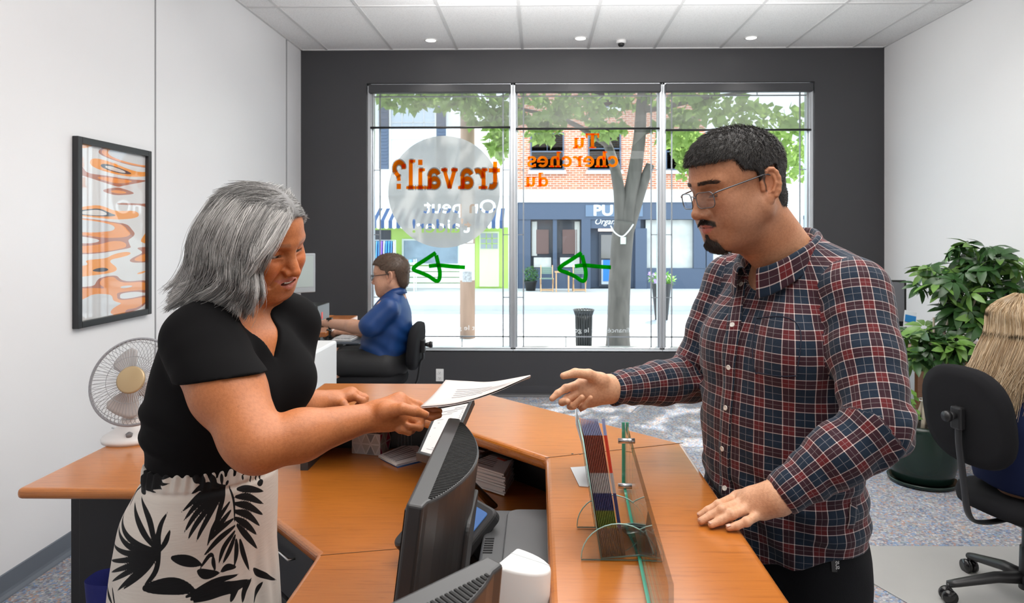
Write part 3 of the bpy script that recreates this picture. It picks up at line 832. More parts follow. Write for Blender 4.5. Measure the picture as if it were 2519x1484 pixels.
# bistro set
M_teak = mat('oiled folding-chair wood', (.62, .36, .18), rough=.55)
M_sage = mat('sage green slats', (.20, .28, .22), rough=.6)
def bistro_chair(px, label):
    c = F(px, 700); x, y, z = c.x, YF - 1.3, GZ
    t = thing('bistro_chair', label, 'chair', (x, y, z), 'folding bistro chairs')
    for s in (-1, 1):
        MB().bar((x + s * .22, y + .26, z), (x + s * .22, y - .28, z + .46), .03, .04).build('leg', M_teak, t)
        MB().bar((x + s * .20, y - .22, z), (x + s * .20, y + .30, z + .88), .03, .04).build('leg', M_teak, t)
    b = MB()
    for k in range(4): b.bar((x - .19, y + .20 + .024 * k, z + .62 + .06 * k), (x + .19, y + .20 + .024 * k, z + .62 + .06 * k), .015, .05)
    b.build('backrest', M_sage, t)
    s_ = MB()
    for k in range(6): s_.box((x, y - .22 + .075 * k, z + .45), (.42, .06, .02))
    s_.build('seat', M_sage, t)
    MB().bar((x - .22, y + .2, z + .06), (x + .22, y + .2, z + .06), .025, .03).bar((x - .22, y - .17, z + .06), (x + .22, y - .17, z + .06), .025, .03).build('stretcher', M_teak, t)
bistro_chair(1344, 'folding wooden chair with sage slats, beside the potted shrub')
bistro_chair(1420, 'folding wooden chair with sage slats, behind the green arrow by the shop door')
c = F(1380, 700); x, y, z = c.x, YF - 1.4, GZ
t = thing('bistro_table', 'small square wooden table between the folding chairs', 'table', (x, y, z))
MB().box((x, y, z + .68), (.52, .52, .03)).build('tabletop', M_teak, t)
for sx in (-1, 1):
    for sy in (-1, 1): MB().bar((x + sx * .21, y + sy * .2, z), (x + sx * .21, y + sy * .2, z + .67), .035, .035).build('leg', M_teak, t)
def leaf_cloud(mb, centers, n, size, mi=0, aspect=.45, droop=0.0):
    """single leaves with a fold scattered through ellipsoids (c, radii)"""
    for _ in range(n):
        c, r_ = centers[rng.integers(len(centers))]
        d = rng.normal(size=3); d /= np.linalg.norm(d)
        p = np.array(c) + d * np.array(r_) * rng.uniform(.35, 1) ** .6
        a = rng.normal(size=3); a[2] -= droop; a /= np.linalg.norm(a)
        b = np.cross(a, rng.normal(size=3)); b /= np.linalg.norm(b)
        nn = np.cross(a, b); s = size * rng.uniform(.6, 1.3); h = s * aspect
        q = [p, p + a * s * .35 + b * h * .5 + nn * s * .06, p + a * s, p + a * s * .35 - b * h * .5 + nn * s * .06, p + a * s * .7]
        mb.add([q[0], q[1], q[2], q[4]], [(0, 1, 2, 3)], mi); mb.add([q[0], q[4], q[2], q[3]], [(0, 1, 2, 3)], mi)
M_leaf = veil('maple leaf', (.24, .35, .10), 1.0, transl=.55)
M_leafd = mat('dark shrub leaf', (.05, .13, .04), rough=.5, vary=.3, vscale=30)
c = F(1306, 700); x, y = c.x, YF - 1.0
t = thing('potted_shrub', 'leafy green shrub in a dark pot left of the bistro chairs', 'potted plant', (x, y, GZ))
MB().lathe([(.16, 0), (.22, .3), (.24, .34), (.2, .34)], (x, y, GZ), n=18).build('pot', M_black, t)
mb = MB(); leaf_cloud(mb, [((x, y, GZ + .55), (.28, .25, .3))], 260, .12); mb.build('foliage', M_leafd, t)
YP = 17.0
c = at(1627, 700, YP); x, y = c.x, YP; z1 = at(1627, 700, YP).z
t = thing('flower_planter', 'tall black planter with lilac flowers across the road', 'planter', (x, y, GZ + .0))
MB().lathe([(.16, -.16), (.24, z1 - GZ), (.26, z1 - GZ + .03), (.2, z1 - GZ + .02)], (x, y, GZ), n=20).build('pot', M_black, t)
mb = MB(); leaf_cloud(mb, [((x, y, z1 + .12), (.32, .3, .16))], 300, .11); mb.build('foliage', mat('fresh green leaf', (.22, .42, .08), rough=.5), t)
mb = MB(); leaf_cloud(mb, [((x - .15, y - .15, z1 + .2), (.26, .2, .12))], 40, .09, aspect=.9); mb.build('flowers', mat('lilac petals', (.48, .32, .70), rough=.6), t)
# street tree
TY = 12.0
def tp(px, py, dy=0): return tuple(at(px, py, TY + dy))
tr = thing('street_tree', 'mature street tree with forked grey trunk outside the window', 'tree', tp(1520, 850))
M_bark = mat('grey bark', (.105, .092, .082), rough=.95, bump=1.0, bscale=16, vary=.6, vscale=12, stretch=(1, 1, .25))
mb = MB()
mb.tube(spline([(*tp(1520, 862)[:2], GZ - .1), tp(1521, 800), tp(1524, 700), tp(1530, 600), tp(1536, 545)], 6), [.235, .225, .215, .21, .205, .2, .198, .196, .195, .195, .195, .195, .195, .193, .19, .19, .19, .19, .19, .19, .19, .185, .18, .18, .18][:25], 18)
mb.tube(spline([tp(1530, 590), tp(1527, 520), tp(1520, 450), tp(1500, 370, .4), tp(1460, 280, .9), tp(1400, 140, 1.5)], 5), [.13 - .003 * i for i in range(26)], 12)
mb.tube(spline([tp(1538, 575), tp(1548, 500), tp(1562, 420), tp(1573, 340), tp(1578, 260), tp(1590, 120, .3), tp(1600, -100, .4)], 5), [.15 - .0028 * i for i in range(31)], 12)
mb.tube(spline([tp(1545, 570), tp(1570, 490), tp(1590, 430), tp(1600, 405)], 5), [.105 - .002 * i for i in range(16)], 12)
mb.build('trunk', M_bark, tr)
for pts, r0 in (([tp(1578, 270), tp(1640, 262, -.3), tp(1740, 240, -.8), tp(1850, 225, -1.2)], .07), ([tp(1573, 330), tp(1650, 300, .4), tp(1760, 285, .7), tp(1900, 260, .9)], .06), ([tp(1500, 360, .4), tp(1400, 300, -.2), tp(1290, 270, -.6), tp(1150, 240, -1)], .06), ([tp(1590, 120, .3), tp(1400, 40, -1.5), tp(1200, -20, -2.5)], .08), ([tp(1590, 120, .3), tp(1800, 20, -1.5), tp(2000, -60, -2.5)], .08), ([tp(1595, 0, .3), tp(1560, -80, -2), tp(1480, -200, -3.6)], .08)):
    s_ = spline(pts, 5); MB().tube(s_, [r0 * (1 - .8 * i / (len(s_) - 1)) for i in range(len(s_))], 8).build('branch', M_bark, tr)
mb = MB()
cl = []
for px, py, dy, rx, rz in ((1000, 245, -.8, .45, .14), (1090, 240, -.9, .5, .18), (1180, 262, -.8, .5, .26), (1235, 300, -.7, .3, .28), (1330, 270, -.6, .5, .25), (1420, 262, -.4, .5, .22), (1490, 300, 0, .4, .3), (1560, 240, .3, .5, .2),
                           (1680, 250, -.4, .5, .25), (1780, 270, -.8, .6, .3), (1880, 300, -.6, .6, .35), (1960, 330, -.2, .5, .5), (1690, 350, .8, .4, .25), (1700, 400, 1.2, .35, .3), (1960, 400, .6, .4, .35), (1230, 350, -.2, .22, .25), (1660, 320, -.2, .4, .25), (1340, 320, -.2, .3, .2)):
    cl.append((tp(px, py, dy), (rx, .5, rz)))
leaf_cloud(mb, cl, 2600, .17, aspect=.8, droop=.3)
cl2 = [((1.2 + dx, 11.2 + dy, 5.2 + dz), (1.5, 1.5, .8)) for dx in (-3, -1, 1.2, 3.2) for dy in (-3.0, -1.2, .8) for dz in (0, 1.2)]
leaf_cloud(mb, cl2, 4200, .24, aspect=.8)
mb.build('foliage', M_leaf, tr)
mb = MB(); mb.tube(spline([tp(1502, 555, -.24), tp(1512, 572, -.25), tp(1530, 582, -.26), tp(1545, 570, -.25), tp(1558, 552, -.22)], 5), .012, 6)
tg = mb.build('rope', mat('white rope', (.8, .8, .8), rough=.9), None, off=tp(1530, 582, -.26)); tag(tg, 'white rope slung round the tree trunk with a small tag', 'rope')
q = tp(1533, 592, -.26); MB().box(q, (.09, .02, .12), rotz(.2)).build('tag', mat('pale green tag', (.55, .62, .55), rough=.5), tg)
# utility pole
c = at(1150, 835, 12.9)
t = thing('utility_pole', 'round wooden utility pole papered with notices, outside the left pane', 'pole', (c.x, 12.9, GZ))
MB().lathe([(.145, 0), (.14, 3), (.13, 8.5)], (c.x, 12.9, GZ), n=20).build('shaft', mat('weathered brown pole', (.30, .20, .15), rough=.9, vary=.3, vscale=8, stretch=(1, 1, .2)), t)
def wrapsheet(z0, z1, m_, nm, a0=-1.2, a1=1.2, rr=.148):
    mb = MB(); mb.grid([[(c.x + rr * math.sin(a0 + (a1 - a0) * i / 12), 12.9 - rr * math.cos(a0 + (a1 - a0) * i / 12), z) for i in range(13)] for z in (z0, z1)]); return mb.build(nm, m_, t)
zq = lambda py: at(1150, py, 12.75).z
wrapsheet(zq(690), zq(600), M_paper, 'notice', -1.4, 1.2); wrapsheet(zq(598), zq(560), M_paper, 'notice', -1.0, .9, .149)
nb = wrapsheet(zq(694), zq(668), mat('printed photo notice', (.35, .35, .36), rough=.6, vary=.8, vscale=25), 'notice', -.6, .7, .151)
# litter bin
BY = 11.3
c = at(1436, 762, BY); zt = c.z; x = c.x
t = thing('litter_bin', 'black slatted street litter bin with flared rim by the tree', 'bin', (x, BY, GZ))
b = MB()
for k in range(20):
    a = 2 * PI * k / 20; ca, sa = math.cos(a), math.sin(a)
    pts = [(x + r_ * ca, BY + r_ * sa, z) for r_, z in ((.118, GZ + .03), (.125, GZ + .3), (.132, zt - .10), (.16, zt))]
    b.tube(pts, .014, 6)
b.build('slats', M_black, t)
for z, r_ in ((GZ + .04, .118), (zt - .10, .130), (zt - .005, .165)):
    MB().tube([(x + r_ * math.cos(2 * PI * i / 28), BY + r_ * math.sin(2 * PI * i / 28), z) for i in range(28)], .012, 6, closed=True).build('hoop', M_black, t)
MB().lathe([(.10, GZ + .02), (.11, zt - .12), (0.1, zt - .12)], (x, BY, 0), n=18).build('liner', mat('grey bin liner', (.10, .10, .11), rough=.4), t)
# ------------------------------------------------------------------ reception counter and desk
CZ, DZ = 0.96, 0.745
def xy(v): return (v.x, v.y)
cB, cC = on(1680, 1090, CZ), on(1103, 943, CZ)
cOX = cB.x
cG = on(1341, 1127, CZ)
cIX = cG.x
cYo, cYi = cC.y, on(1000, 1003, CZ).y
cF = (cIX - (cYi - cG.y), cYi)
cEx = on(793, 943, CZ).x
ctr = thing('reception_counter', 'raised cherry wood reception counter between the woman and the man', 'counter', (cOX - .15, 1.4, 0))
TH = .034
MB().prism([(cOX, .30), (cOX, cB.y), (cC.x, cYo), (cEx, cYo), (cEx, cYi), cF, (cIX, cG.y), (cIX, .30)], CZ - TH, CZ).build('countertop', M_wood, ctr, bevel=.013, seg=4)
rp = .05
ro = [(cOX - rp, .34), (cOX - rp, cB.y - .02), (cC.x - .02, cYo - rp), (cEx + .04, cYo - rp)]
ri = [(x - .022, y - .03) if i != 0 and i != 3 else ((x - .022, y) if i == 0 else (x, y - .022)) for i, (x, y) in enumerate(ro)]
MB().prism(ro + list(reversed(ri)), 0.0, CZ - TH).build('riser_panel', mat('charcoal laminate panel', (.035, .035, .038), rough=.5), ctr)
MB().span((cEx + .03, cYi + .03, DZ), (cEx + .055, cYo - rp - .022, CZ - TH)).build('end_panel', MATS['charcoal laminate panel'], ctr)
MB().bar((cIX, cG.y, CZ + .0002), (cOX, cB.y, CZ + .0002), .0022, .0012).build('mitre_joint', mat('dark joint line', (.12, .045, .012), rough=.6), ctr)
for px, py in ((1408, 1117), (1427, 1118)):
    c = on(px, py, CZ); MB().lathe([(.003, .0), (.003, .0006), (0, .0006)], (c.x, c.y, CZ), n=10).build('screw_hole', M_black, ctr)

dL = on(38, 1203, DZ)
dA, dB = on(672, 1277, DZ), on(780, 1362, DZ)
dX = dB.x
diag_y = dL.y; diag_x = dA.x - (diag_y - dA.y) * (dB.x - dA.x) / (dA.y - dB.y)
dk = thing('reception_desk', 'low cherry wood wrap-around desk inside the reception counter', 'desk', (-.6, 1.9, 0))
rx = cOX - rp - .026
poly = [(dL.x, diag_y), (diag_x, diag_y), (dX, dB.y), (dX, .30), (rx, .30), (rx, cB.y - .06), (cC.x - .04, cYo - rp - .03), (cEx + .0, cYo - rp - .03), (cEx, 2.82), (dL.x, 2.82)]
MB().prism(poly, DZ - .034, DZ).build('desktop', M_wood, dk, bevel=.014, seg=4)
c2 = on(920, 1325, DZ)
MB().bar((dX + .012, dB.y - .01, DZ + .0002), (dX + .35, dB.y + .06, DZ + .0002), .002, .0012).build('desk_joint', MATS['dark joint line'], dk)
M_blk = mat('black laminate', (.010, .010, .012), rough=.45)
cab = thing('side_cabinet', 'black cabinet carrying the left end of the reception desk', 'cabinet', (-1.2, 2.3, 0))
MB().span((-1.475, 2.12, .0), (-.98, 2.70, DZ - .035)).build('body', M_blk, cab, bevel=.003)
MB().span((-1.445, 2.115, .02), (-1.0, 2.122, DZ - .05)).build('door', M_blk, cab, bevel=.002)
ped = thing('drawer_pedestal', 'dark grey drawer pedestal under the angled corner of the desk', 'cabinet', (-.5, 1.9, 0))
dd = Vector((dB.x - diag_x, dB.y - diag_y, 0)).normalized(); nn = Vector((dd.y, -dd.x, 0)); nn = nn if nn.x > 0 else -nn
m0 = Vector((diag_x, diag_y, 0)) + nn * .06
e0, e1 = m0 + dd * .06, m0 + dd * .44
def pquad(a, b, dpt, z0, z1):
    p = [a, b, b + nn * dpt, a + nn * dpt]
    return MB().prism([(q.x, q.y) for q in p], z0, z1)
M_ped = mat('graphite laminate', (.055, .057, .062), rough=.5)
pquad(e0, e1, .30, 0.0, DZ - .036).build('body', M_ped, ped, bevel=.003)
for z0, z1 in ((.05, .33), (.345, .50), (.515, .68)):
    f = pquad(e0 - nn * .018 + dd * .01, e1 - nn * .018 - dd * .01, .018, z0, z1).build('drawer', M_ped, ped, bevel=.002)
    h0 = e0 + dd * .12 - nn * .035; h1 = e1 - dd * .12 - nn * .035; zz = z1 - .04
    MB().tube([(h0.x + nn.x * .018, h0.y + nn.y * .018, zz), (h0.x, h0.y, zz), (h1.x, h1.y, zz), (h1.x + nn.x * .018, h1.y + nn.y * .018, zz)], .004, 8).build('handle', M_steel, f)
b = thing('cloth_bag', 'dark blue cloth bag on the floor against the black cabinet', 'bag', (-1.12, 1.95, 0))
MB().grid([[(-1.12 + (.085 + .01 * q) * math.copysign(abs(math.cos(a)) ** .5, math.cos(a)) - .06, 1.97 + .055 * math.copysign(abs(math.sin(a)) ** .6, math.sin(a)) * (1 + .5 * (q < 2)), .002 + .515 * q / 5) for a in [2 * PI * i / 28 for i in range(28)]] for q in range(6)], wrap=True, cap0=True).build('body', mat('royal blue canvas', (.008, .012, .13), rough=.85, bump=.3, bscale=70), b)

# ------------------------------------------------------------------ desk fan
fb = on(322, 1083, DZ)
fan = thing('desk_fan', 'white oscillating desk fan with wire guard on the left end of the desk', 'fan', tuple(fb))
fx0, fy0 = fb.x, fb.y
M_fan = mat('white fan plastic', (.74, .72, .71), rough=.4)
M_blade = veil('pale grey fan blade', (.60, .57, .56), .93)
MB().lathe([(.100, 0), (.102, .012), (.096, .022), (.075, .034), (.045, .056), (.036, .075), (.034, .085)], (fx0, fy0, DZ), n=36, sx=1.0, sy=.86).build('base', M_fan, fan)
hc = Vector(at(333, 938, fy0 - .03))
MB().tube([(fx0, fy0, DZ + .075), (fx0, fy0, DZ + .125)], [.028, .026], 16).tube([(fx0, fy0, DZ + .12), (fx0, fy0 + .02, hc.z - .02), (fx0, fy0 + .05, hc.z)], [.021, .02, .024], 14).build('neck', M_fan, fan)
MB().lathe([(.010, 0), (.012, .012), (.004, .018), (0, .018)], (fx0 + .03, fy0 - .06, DZ + .030), n=12).build('switch_knob', M_grey, fan)
fz_ = Vector((.10, -.93, .33)).normalized(); _, fs_, fu_ = basis(fz_)
FM = frame(hc, fs_, fu_, fz_)
def fp(r, a, d): return FM @ Vector((r * math.cos(a), r * math.sin(a), d))
RF = .158
M_wire = mat('grey coated wire', (.36, .36, .37), rough=.35, metal=.5)
mb = MB()
for k in range(64):
    a = 2 * PI * k / 64
    mb.tube([fp(r, a, d) for r, d in ((.047, .036), (.085, .040), (.125, .034), (.150, .016), (RF, .0))], .0009, 5, caps=False)
for r, d in ((.085, .040), (.142, .024)): mb.tube([fp(r, 2 * PI * i / 48, d) for i in range(48)], .0011, 5, closed=True)
g_ = mb.build('front_guard', M_wire, fan)
mb = MB()
for k in range(56):
    a = 2 * PI * (k + .4) / 56
    mb.tube([fp(r, a + da, d) for r, d, da in ((.04, -.066, .25), (.085, -.066, .16), (.13, -.052, .06), (RF, -.004, 0))], .0009, 5, caps=False)
mb.build('rear_guard', M_wire, fan)
MB().tube([fp(RF + .001, 2 * PI * i / 60, -.002) for i in range(60)], .0052, 10, closed=True).build('guard_rim', mat('grey guard rim', (.30, .30, .32), rough=.35), fan)
for k in range(3):
    rows = []
    for q in range(8):
        r = .03 + (.132 - .03) * q / 7
        w_ = .75 * math.sin(min(1, .25 + q / 6.0) * PI * .58)
        if q == 7: w_ *= .7
        a0 = 2 * PI * k / 3 + .95
        rows.append([fp(r, a0 + w_ * (t_ - .5) * 1.35, -.028 + .034 * (t_ - .5)) for t_ in [i / 9 for i in range(10)]])
    MB().grid(rows).build('blade', M_blade, fan, solid=.002)
MB().lathe([(.050, .034), (.050, .038), (.044, .041), (0, .042)], tuple(hc), FM.to_3x3(), n=36).build('badge', mat('tan guard badge', (.46, .34, .19), rough=.35, metal=.25), fan)
MB().lathe([(.02, -.012), (.032, -.02), (.032, .0), (.026, .012), (0, .014)], tuple(hc), FM.to_3x3(), n=20).build('hub', M_fan, fan)
MB().lathe([(0, -.15), (.03, -.145), (.045, -.12), (.048, -.07), (.04, -.064)], tuple(hc), FM.to_3x3(), n=24).build('motor_housing', M_fan, fan)
MB().tube(spline([(fx0, fy0 + .05, DZ + .06), (fx0 - .02, fy0 + .09, DZ + .05), (fx0 - .06, fy0 + .1, DZ + .006), (fx0 - .16, fy0 + .14, DZ + .005)], 6), .0032, 7).build('cord', M_lgrey, fan)

# ------------------------------------------------------------------ framed poster on the left wall
pa, pb_ = atx(177, 334, XL), atx(361, 372, XL)
pz1, pz0 = pa.z, atx(177, 810, XL).z
y0, y1 = pa.y, pb_.y
po = thing('framed_poster', 'tall black framed poster under glass on the left wall', 'picture', (XL, (y0 + y1) / 2, pz0))
fw = .032
fr = MB()
fr.span((XL, y0, pz0), (XL + .03, y0 + fw, pz1)).span((XL, y1 - fw, pz0), (XL + .03, y1, pz1)).span((XL, y0 + fw, pz0), (XL + .03, y1 - fw, pz0 + fw)).span((XL, y0 + fw, pz1 - fw), (XL + .03, y1 - fw, pz1))
fr.build('frame', mat('black picture frame', (.02, .021, .023), rough=.4), po, bevel=.003)
def make_art():
    m = bpy.data.materials.new('striped poster print'); m.use_nodes = True
    nt = m.node_tree; p = nt.nodes['Principled BSDF']; p.inputs['Roughness'].default_value = .6
    tc = nt.nodes.new('ShaderNodeTexCoord'); mp = nt.nodes.new('ShaderNodeMapping'); mp.inputs['Scale'].default_value = (1, .55, 3.2); mp.inputs['Location'].default_value = (0, .3, .4)
    nt.links.new(tc.outputs['Object'], mp.inputs['Vector'])
    n = nt.nodes.new('ShaderNodeTexNoise'); n.inputs['Scale'].default_value = 2.6; n.inputs['Detail'].default_value = 1; n.inputs['Distortion'].default_value = .3
    nt.links.new(mp.outputs['Vector'], n.inputs['Vector'])
    r = ramp(nt, [(0, (.60, .60, .60)), (.38, (.80, .28, .06)), (.44, (.42, .16, .10)), (.465, (.68, .67, .66)), (.56, (.85, .33, .07)), (.63, (.05, .05, .06)), (.66, (.66, .62, .58))], 'CONSTANT')
    nt.links.new(n.outputs['Fac'], r.inputs[0]); nt.links.new(r.outputs[0], p.inputs['Base Color'])
    p.inputs['Coat Weight'].default_value = 1; p.inputs['Coat Roughness'].default_value = .015; p.inputs['Coat IOR'].default_value = 1.9
    return m
MB().span((XL + .004, y0 + fw - .004, pz0 + fw - .004), (XL + .010, y1 - fw + .004, pz1 - fw + .004)).build('print', make_art(), po)

# ------------------------------------------------------------------ monitors at reception (seen from behind)
def make_monitor(label, wd, hg, bulge, stand=True):
    """local frame: screen looks to -x, width along y, origin at desk level under the middle"""
    t = thing('monitor', label, 'monitor', (0, 0, 0))
    z1 = .385; z0 = z1 - hg
    tilt = Matrix.Rotation(R(7), 4, 'Y')
    T = Matrix.Translation((0, 0, z0)) @ tilt @ Matrix.Translation((0, 0, -z0))
    n = 18
    front = [(-.012, wd / 2 - .004), (-.012, -wd / 2 + .004)]
    pl = [(-.014, -wd / 2 + .003), (.012, -wd / 2)]
    for i in range(n + 1):
        u = i / n; yv = -wd / 2 + .02 + (wd - .04) * u
        pl.append((.016 + bulge * (math.sin(PI * u) ** .8), yv))
    pl += [(.012, wd / 2), (-.014, wd / 2 - .003)]
    MB().prism(pl, z0, z1, T, smooth=False).build('casing', mat('graphite monitor plastic', (.030, .030, .031), rough=.38), t, bevel=.005, seg=3)
    sl = MB(); ns = 62
    for i in range(ns):
        u = (i + .5) / ns; yv = -wd / 2 + .03 + (wd - .06) * u
        d_ = bulge * (math.sin(PI * (yv + wd / 2 - .02) / (wd - .04)) ** .8)
        if d_ < .006: continue
        p0, p1 = T @ Vector((.014, yv, z1 + .0006)), T @ Vector((.012 + d_, yv, z1 + .0006))
        sl.bar(p0, p1, .0034, .0012)
    sl.build('vent_grille', mat('vent slot black', (.003, .003, .003), rough=.8), t)
    MB().prism([(-.0165, -wd / 2 + .014), (-.0135, -wd / 2 + .014), (-.0135, wd / 2 - .014), (-.0165, wd / 2 - .014)], z0 + .016, z1 - .014, T).build('screen', M_blackg, t)
    c_ = T @ Vector((.016 + bulge, .03, (z0 + z1) / 2 + .02))
    MB().prism(rrect(.17, .20, .02), -.004, .005, T @ frame((.016 + bulge * .97, .02, (z0 + z1) / 2 - .01), (0, 1, 0), (0, 0, 1), (1, 0, 0))).build('mount_cover', M_dgrey, t, bevel=.003)
    if stand:
        MB().bar((.09, .02, .02), (.06, .02, .23), .07, .028, (1, 0, 0)).build('neck', M_black, t, bevel=.008)
        ft = MB()
        for s in (-1, 1): ft.bar((.08, .02, .011), (-.02, .02 + s * .12, .011), .05, .018).bar((.08, .02, .011), (.16, .02 + s * .10, .009), .045, .014)
        ft.build('foot', M_black, t, bevel=.005)
    return t
ma = make_monitor('large black monitor seen from behind, its top beside the held papers', .47, .36, .055)
ma.location = (-.222, 1.215, DZ)
mb_ = make_monitor('black monitor at the very front of the desk, its vented top edge lowest in view', .47, .33, .05)
mb_.location = (-.237, .673, DZ); mb_.rotation_euler = (0, 0, R(-42))

# grey scanner
sa = on(1186, 1236, .845)
sc_ = thing('scanner', 'flat grey document scanner under the counter edge behind the monitors', 'scanner', (.03, 1.5, DZ))
MB().prism(rrect(.36, .33, .02, cx=.055, cy=1.50), DZ + .004, .845).build('body', mat('slate grey plastic', (.075, .078, .082), rough=.42), sc_, bevel=.008, seg=3)
MB().prism(rrect(.30, .29, .03, cx=.075, cy=1.505), .845, .853).build('lid', mat('mid grey lid', (.095, .098, .102), rough=.38), sc_, bevel=.003)
bt = MB()
for k in range(7): bt.box((-.108, 1.44 + .011 * k, .8456), (.020, .006, .002))
bt.build('vent_slots', M_black, sc_)
# white speaker
sp = thing('desk_speaker', 'rounded white desk speaker in front of the grey scanner', 'speaker', (-.03, 1.13, DZ))
SM = Matrix.Translation((-.040, 1.09, DZ)) @ Matrix.Rotation(R(-28), 4, 'Z') @ Matrix.Rotation(R(3), 4, 'Y')
dsh = [(-.028, -.036), (-.028, .036)] + [(-.028 + .080 * math.sin(PI * i / 16) ** .9, .036 * math.cos(PI * i / 16)) for i in range(1, 16)]
MB().prism(dsh, 0.0, .255, SM, smooth=True).build('cabinet', M_whitep, sp, bevel=.006, seg=3)
MB().prism([(-.034, -.030), (-.027, -.030), (-.027, .030), (-.034, .030)], .012, .245, SM).build('speaker_cloth', mat('grey speaker cloth', (.35, .35, .35), rough=.9, bump=.5, bscale=1500), sp, bevel=.002)
MB().prism([(-.025, -.0005), (.045, -.0005), (.045, .0005), (-.025, .0005)], .2545, .2556, SM @ Matrix.Translation((0, .012, 0))).build('seam', M_lgrey, sp)

# desk phone
ph = thing('desk_phone', 'black desk phone with a lit display behind the large monitor', 'phone', (0, 0, 0))
PM = Matrix.Translation((-.165, 1.62, DZ)) @ Matrix.Rotation(R(38), 4, 'Z') @ Matrix.Rotation(R(-38), 4, 'Y')
MB().prism(rrect(.20, .20, .02), .03, .055, PM @ Matrix.Translation((.0, 0, .05))).build('body', M_dgrey, ph, bevel=.006)
MB().prism(rrect(.085, .12, .006, cx=.04, cy=-.02), .0555, .0575, PM @ Matrix.Translation((.0, 0, .05))).build('display', mat('blue phone display', (.02, .05, .16), rough=.15, emit=(.15, .35, .8), estr=.35), ph)
for k in range(5): MB().prism(rrect(.011, .016, .004, cx=-.02, cy=-.065 + .024 * k), .055, .060, PM @ Matrix.Translation((.0, 0, .05))).build('button', M_black, ph)
MB().prism(rrect(.19, .045, .02, cx=-.0, cy=.075), .058, .085, PM @ Matrix.Translation((.0, 0, .05))).build('handset', M_black, ph, bevel=.008)
MB().bar((-.10, 1.60, DZ + .005), (-.17, 1.62, DZ + .07), .14, .02).bar((-.19, 1.56, DZ + .008), (-.03, 1.60, DZ + .008), .09, .014).build('foot', M_black, ph, bevel=.004)
cd = []
for i in range(140):
    u = i / 139; bc = np.array([-.30 + .10 * u, 1.19 + .17 * u + 0.04 * math.sin(u * 6), DZ + .014])
    cd.append((bc[0] + .008 * math.cos(i * .9), bc[1], bc[2] + .008 * math.sin(i * .9)))
tag(MB().tube(cd, .0023, 6).build('handset_cord', M_black, None, off=(-.3, 1.2, DZ)), 'coiled black handset cord on the desk left of the large monitor', 'cord')

# document stand behind the monitor, with a printed sheet on it
ds = thing('document_stand', 'black easel-style copy stand leaning behind the large monitor', 'document stand', (-.1, 1.8, DZ))
e0 = at(1163, 987, 1.84); e1 = at(1095, 1140, 1.66)
f0 = at(1082, 1004, 1.97); f1 = at(1030, 1122, 1.79)
MB().bar(e0, e1, .010, .022).bar(f0, f1, .010, .014).bar(e0, f0, .012, .012).bar(e1, f1, .016, .022).build('rim', M_black, ds, bevel=.002)
nrm = (e1 - e0).cross(f0 - e0).normalized()
nrm = nrm if nrm.y < 0 else -nrm
MB().add([e0 - nrm * .004, e1 - nrm * .004, f1 - nrm * .004, f0 - nrm * .004], [(0, 1, 2, 3)]).build('board', M_black, ds, solid=.003)
lg = on(1212, 1244, DZ + .012); lg2 = on(1285, 1137, DZ + .012)
MB().tube([e1, (e1 + lg) / 2 + Vector((0, 0, .01)), lg], [.011, .012, .016], 10, flat=.6).build('leg', M_black, ds)
MB().tube([tuple(e1 - Vector((0, -.02, .02))), tuple((e1 + lg2) / 2 + Vector((0, 0, .03))), tuple(lg2)], [.011, .011, .012], 10, flat=.6).build('leg', M_black, ds)
sh = thing('printed_form', 'white printed form with ruled lines standing on the copy stand', 'paper', tuple(e1))
def onboard(u, v): return e0 * (1 - u) * (1 - v) + f0 * u * (1 - v) + e1 * (1 - u) * v + f1 * u * v
MB().add([onboard(.05, .05) + nrm * .004, onboard(.05, .97) + nrm * .004, onboard(.97, .97) + nrm * .004, onboard(.97, .05) + nrm * .004], [(0, 1, 2, 3)]).build('sheet', M_paper, sh)
tx = MB()
for k in range(26):
    v = .10 + .033 * k; a = .12 if k % 3 else .10; bq = (.42, .85, .62, .78, .30)[k % 5]
    p = [onboard(a, v) + nrm * .0046, onboard(bq, v) + nrm * .0046, onboard(bq, v + .009) + nrm * .0046, onboard(a, v + .009) + nrm * .0046]
    tx.add(p, [(0, 1, 2, 3)])
tx.build('print_lines', M_inkg, sh)

# loose papers on the desk under the counter
def paper_stack(name, pts, z, n, label, lines=True, red=False, thick=.003):
    t = thing(name, label, 'papers', (pts[0][0], pts[0][1], z), None)
    for k in range(n):
        j = [(x + rng.uniform(-.006, .006), y + rng.uniform(-.006, .006)) for x, y in pts]
        MB().prism(j, z + thick * k, z + thick * (k + .85)).build('sheet', M_paper, t)
    zt = z + thick * n
    if lines:
        l = MB(); a, b_, c_, d_ = [Vector((x, y, zt)) for x, y in pts]
        for k in range(7):
            v = .15 + .11 * k; l.bar(a.lerp(d_, v).lerp(b_.lerp(c_, v), .06), a.lerp(d_, v).lerp(b_.lerp(c_, v), .80), .004 if k % 3 else .008, .0006)
        l.build('print_lines', M_inkg, t)
    return t, zt
def pq(L, z): return [xy(on(px, py, z)) for px, py in L]
zs = DZ + .07
t, zt = paper_stack('file_papers', pq([(1120, 1090), (1262, 1128), (1240, 1165), (1090, 1120)], zs), DZ + .003, 12, 'sloping stack of printed files under the angled counter edge', True, thick=.0055)
c = on(1237, 1130, zt); MB().box((c.x, c.y, zt + .001), (.035, .02, .002), R(-45)).build('red_tab', mat('red index tab', (.55, .06, .03), rough=.5), t)
t, zt = paper_stack('folded_papers', pq([(934, 1128), (1010, 1095), (1060, 1130), (975, 1150)], DZ), DZ + .001, 4, 'white folded papers on the desk left of the large monitor', True, thick=.003)
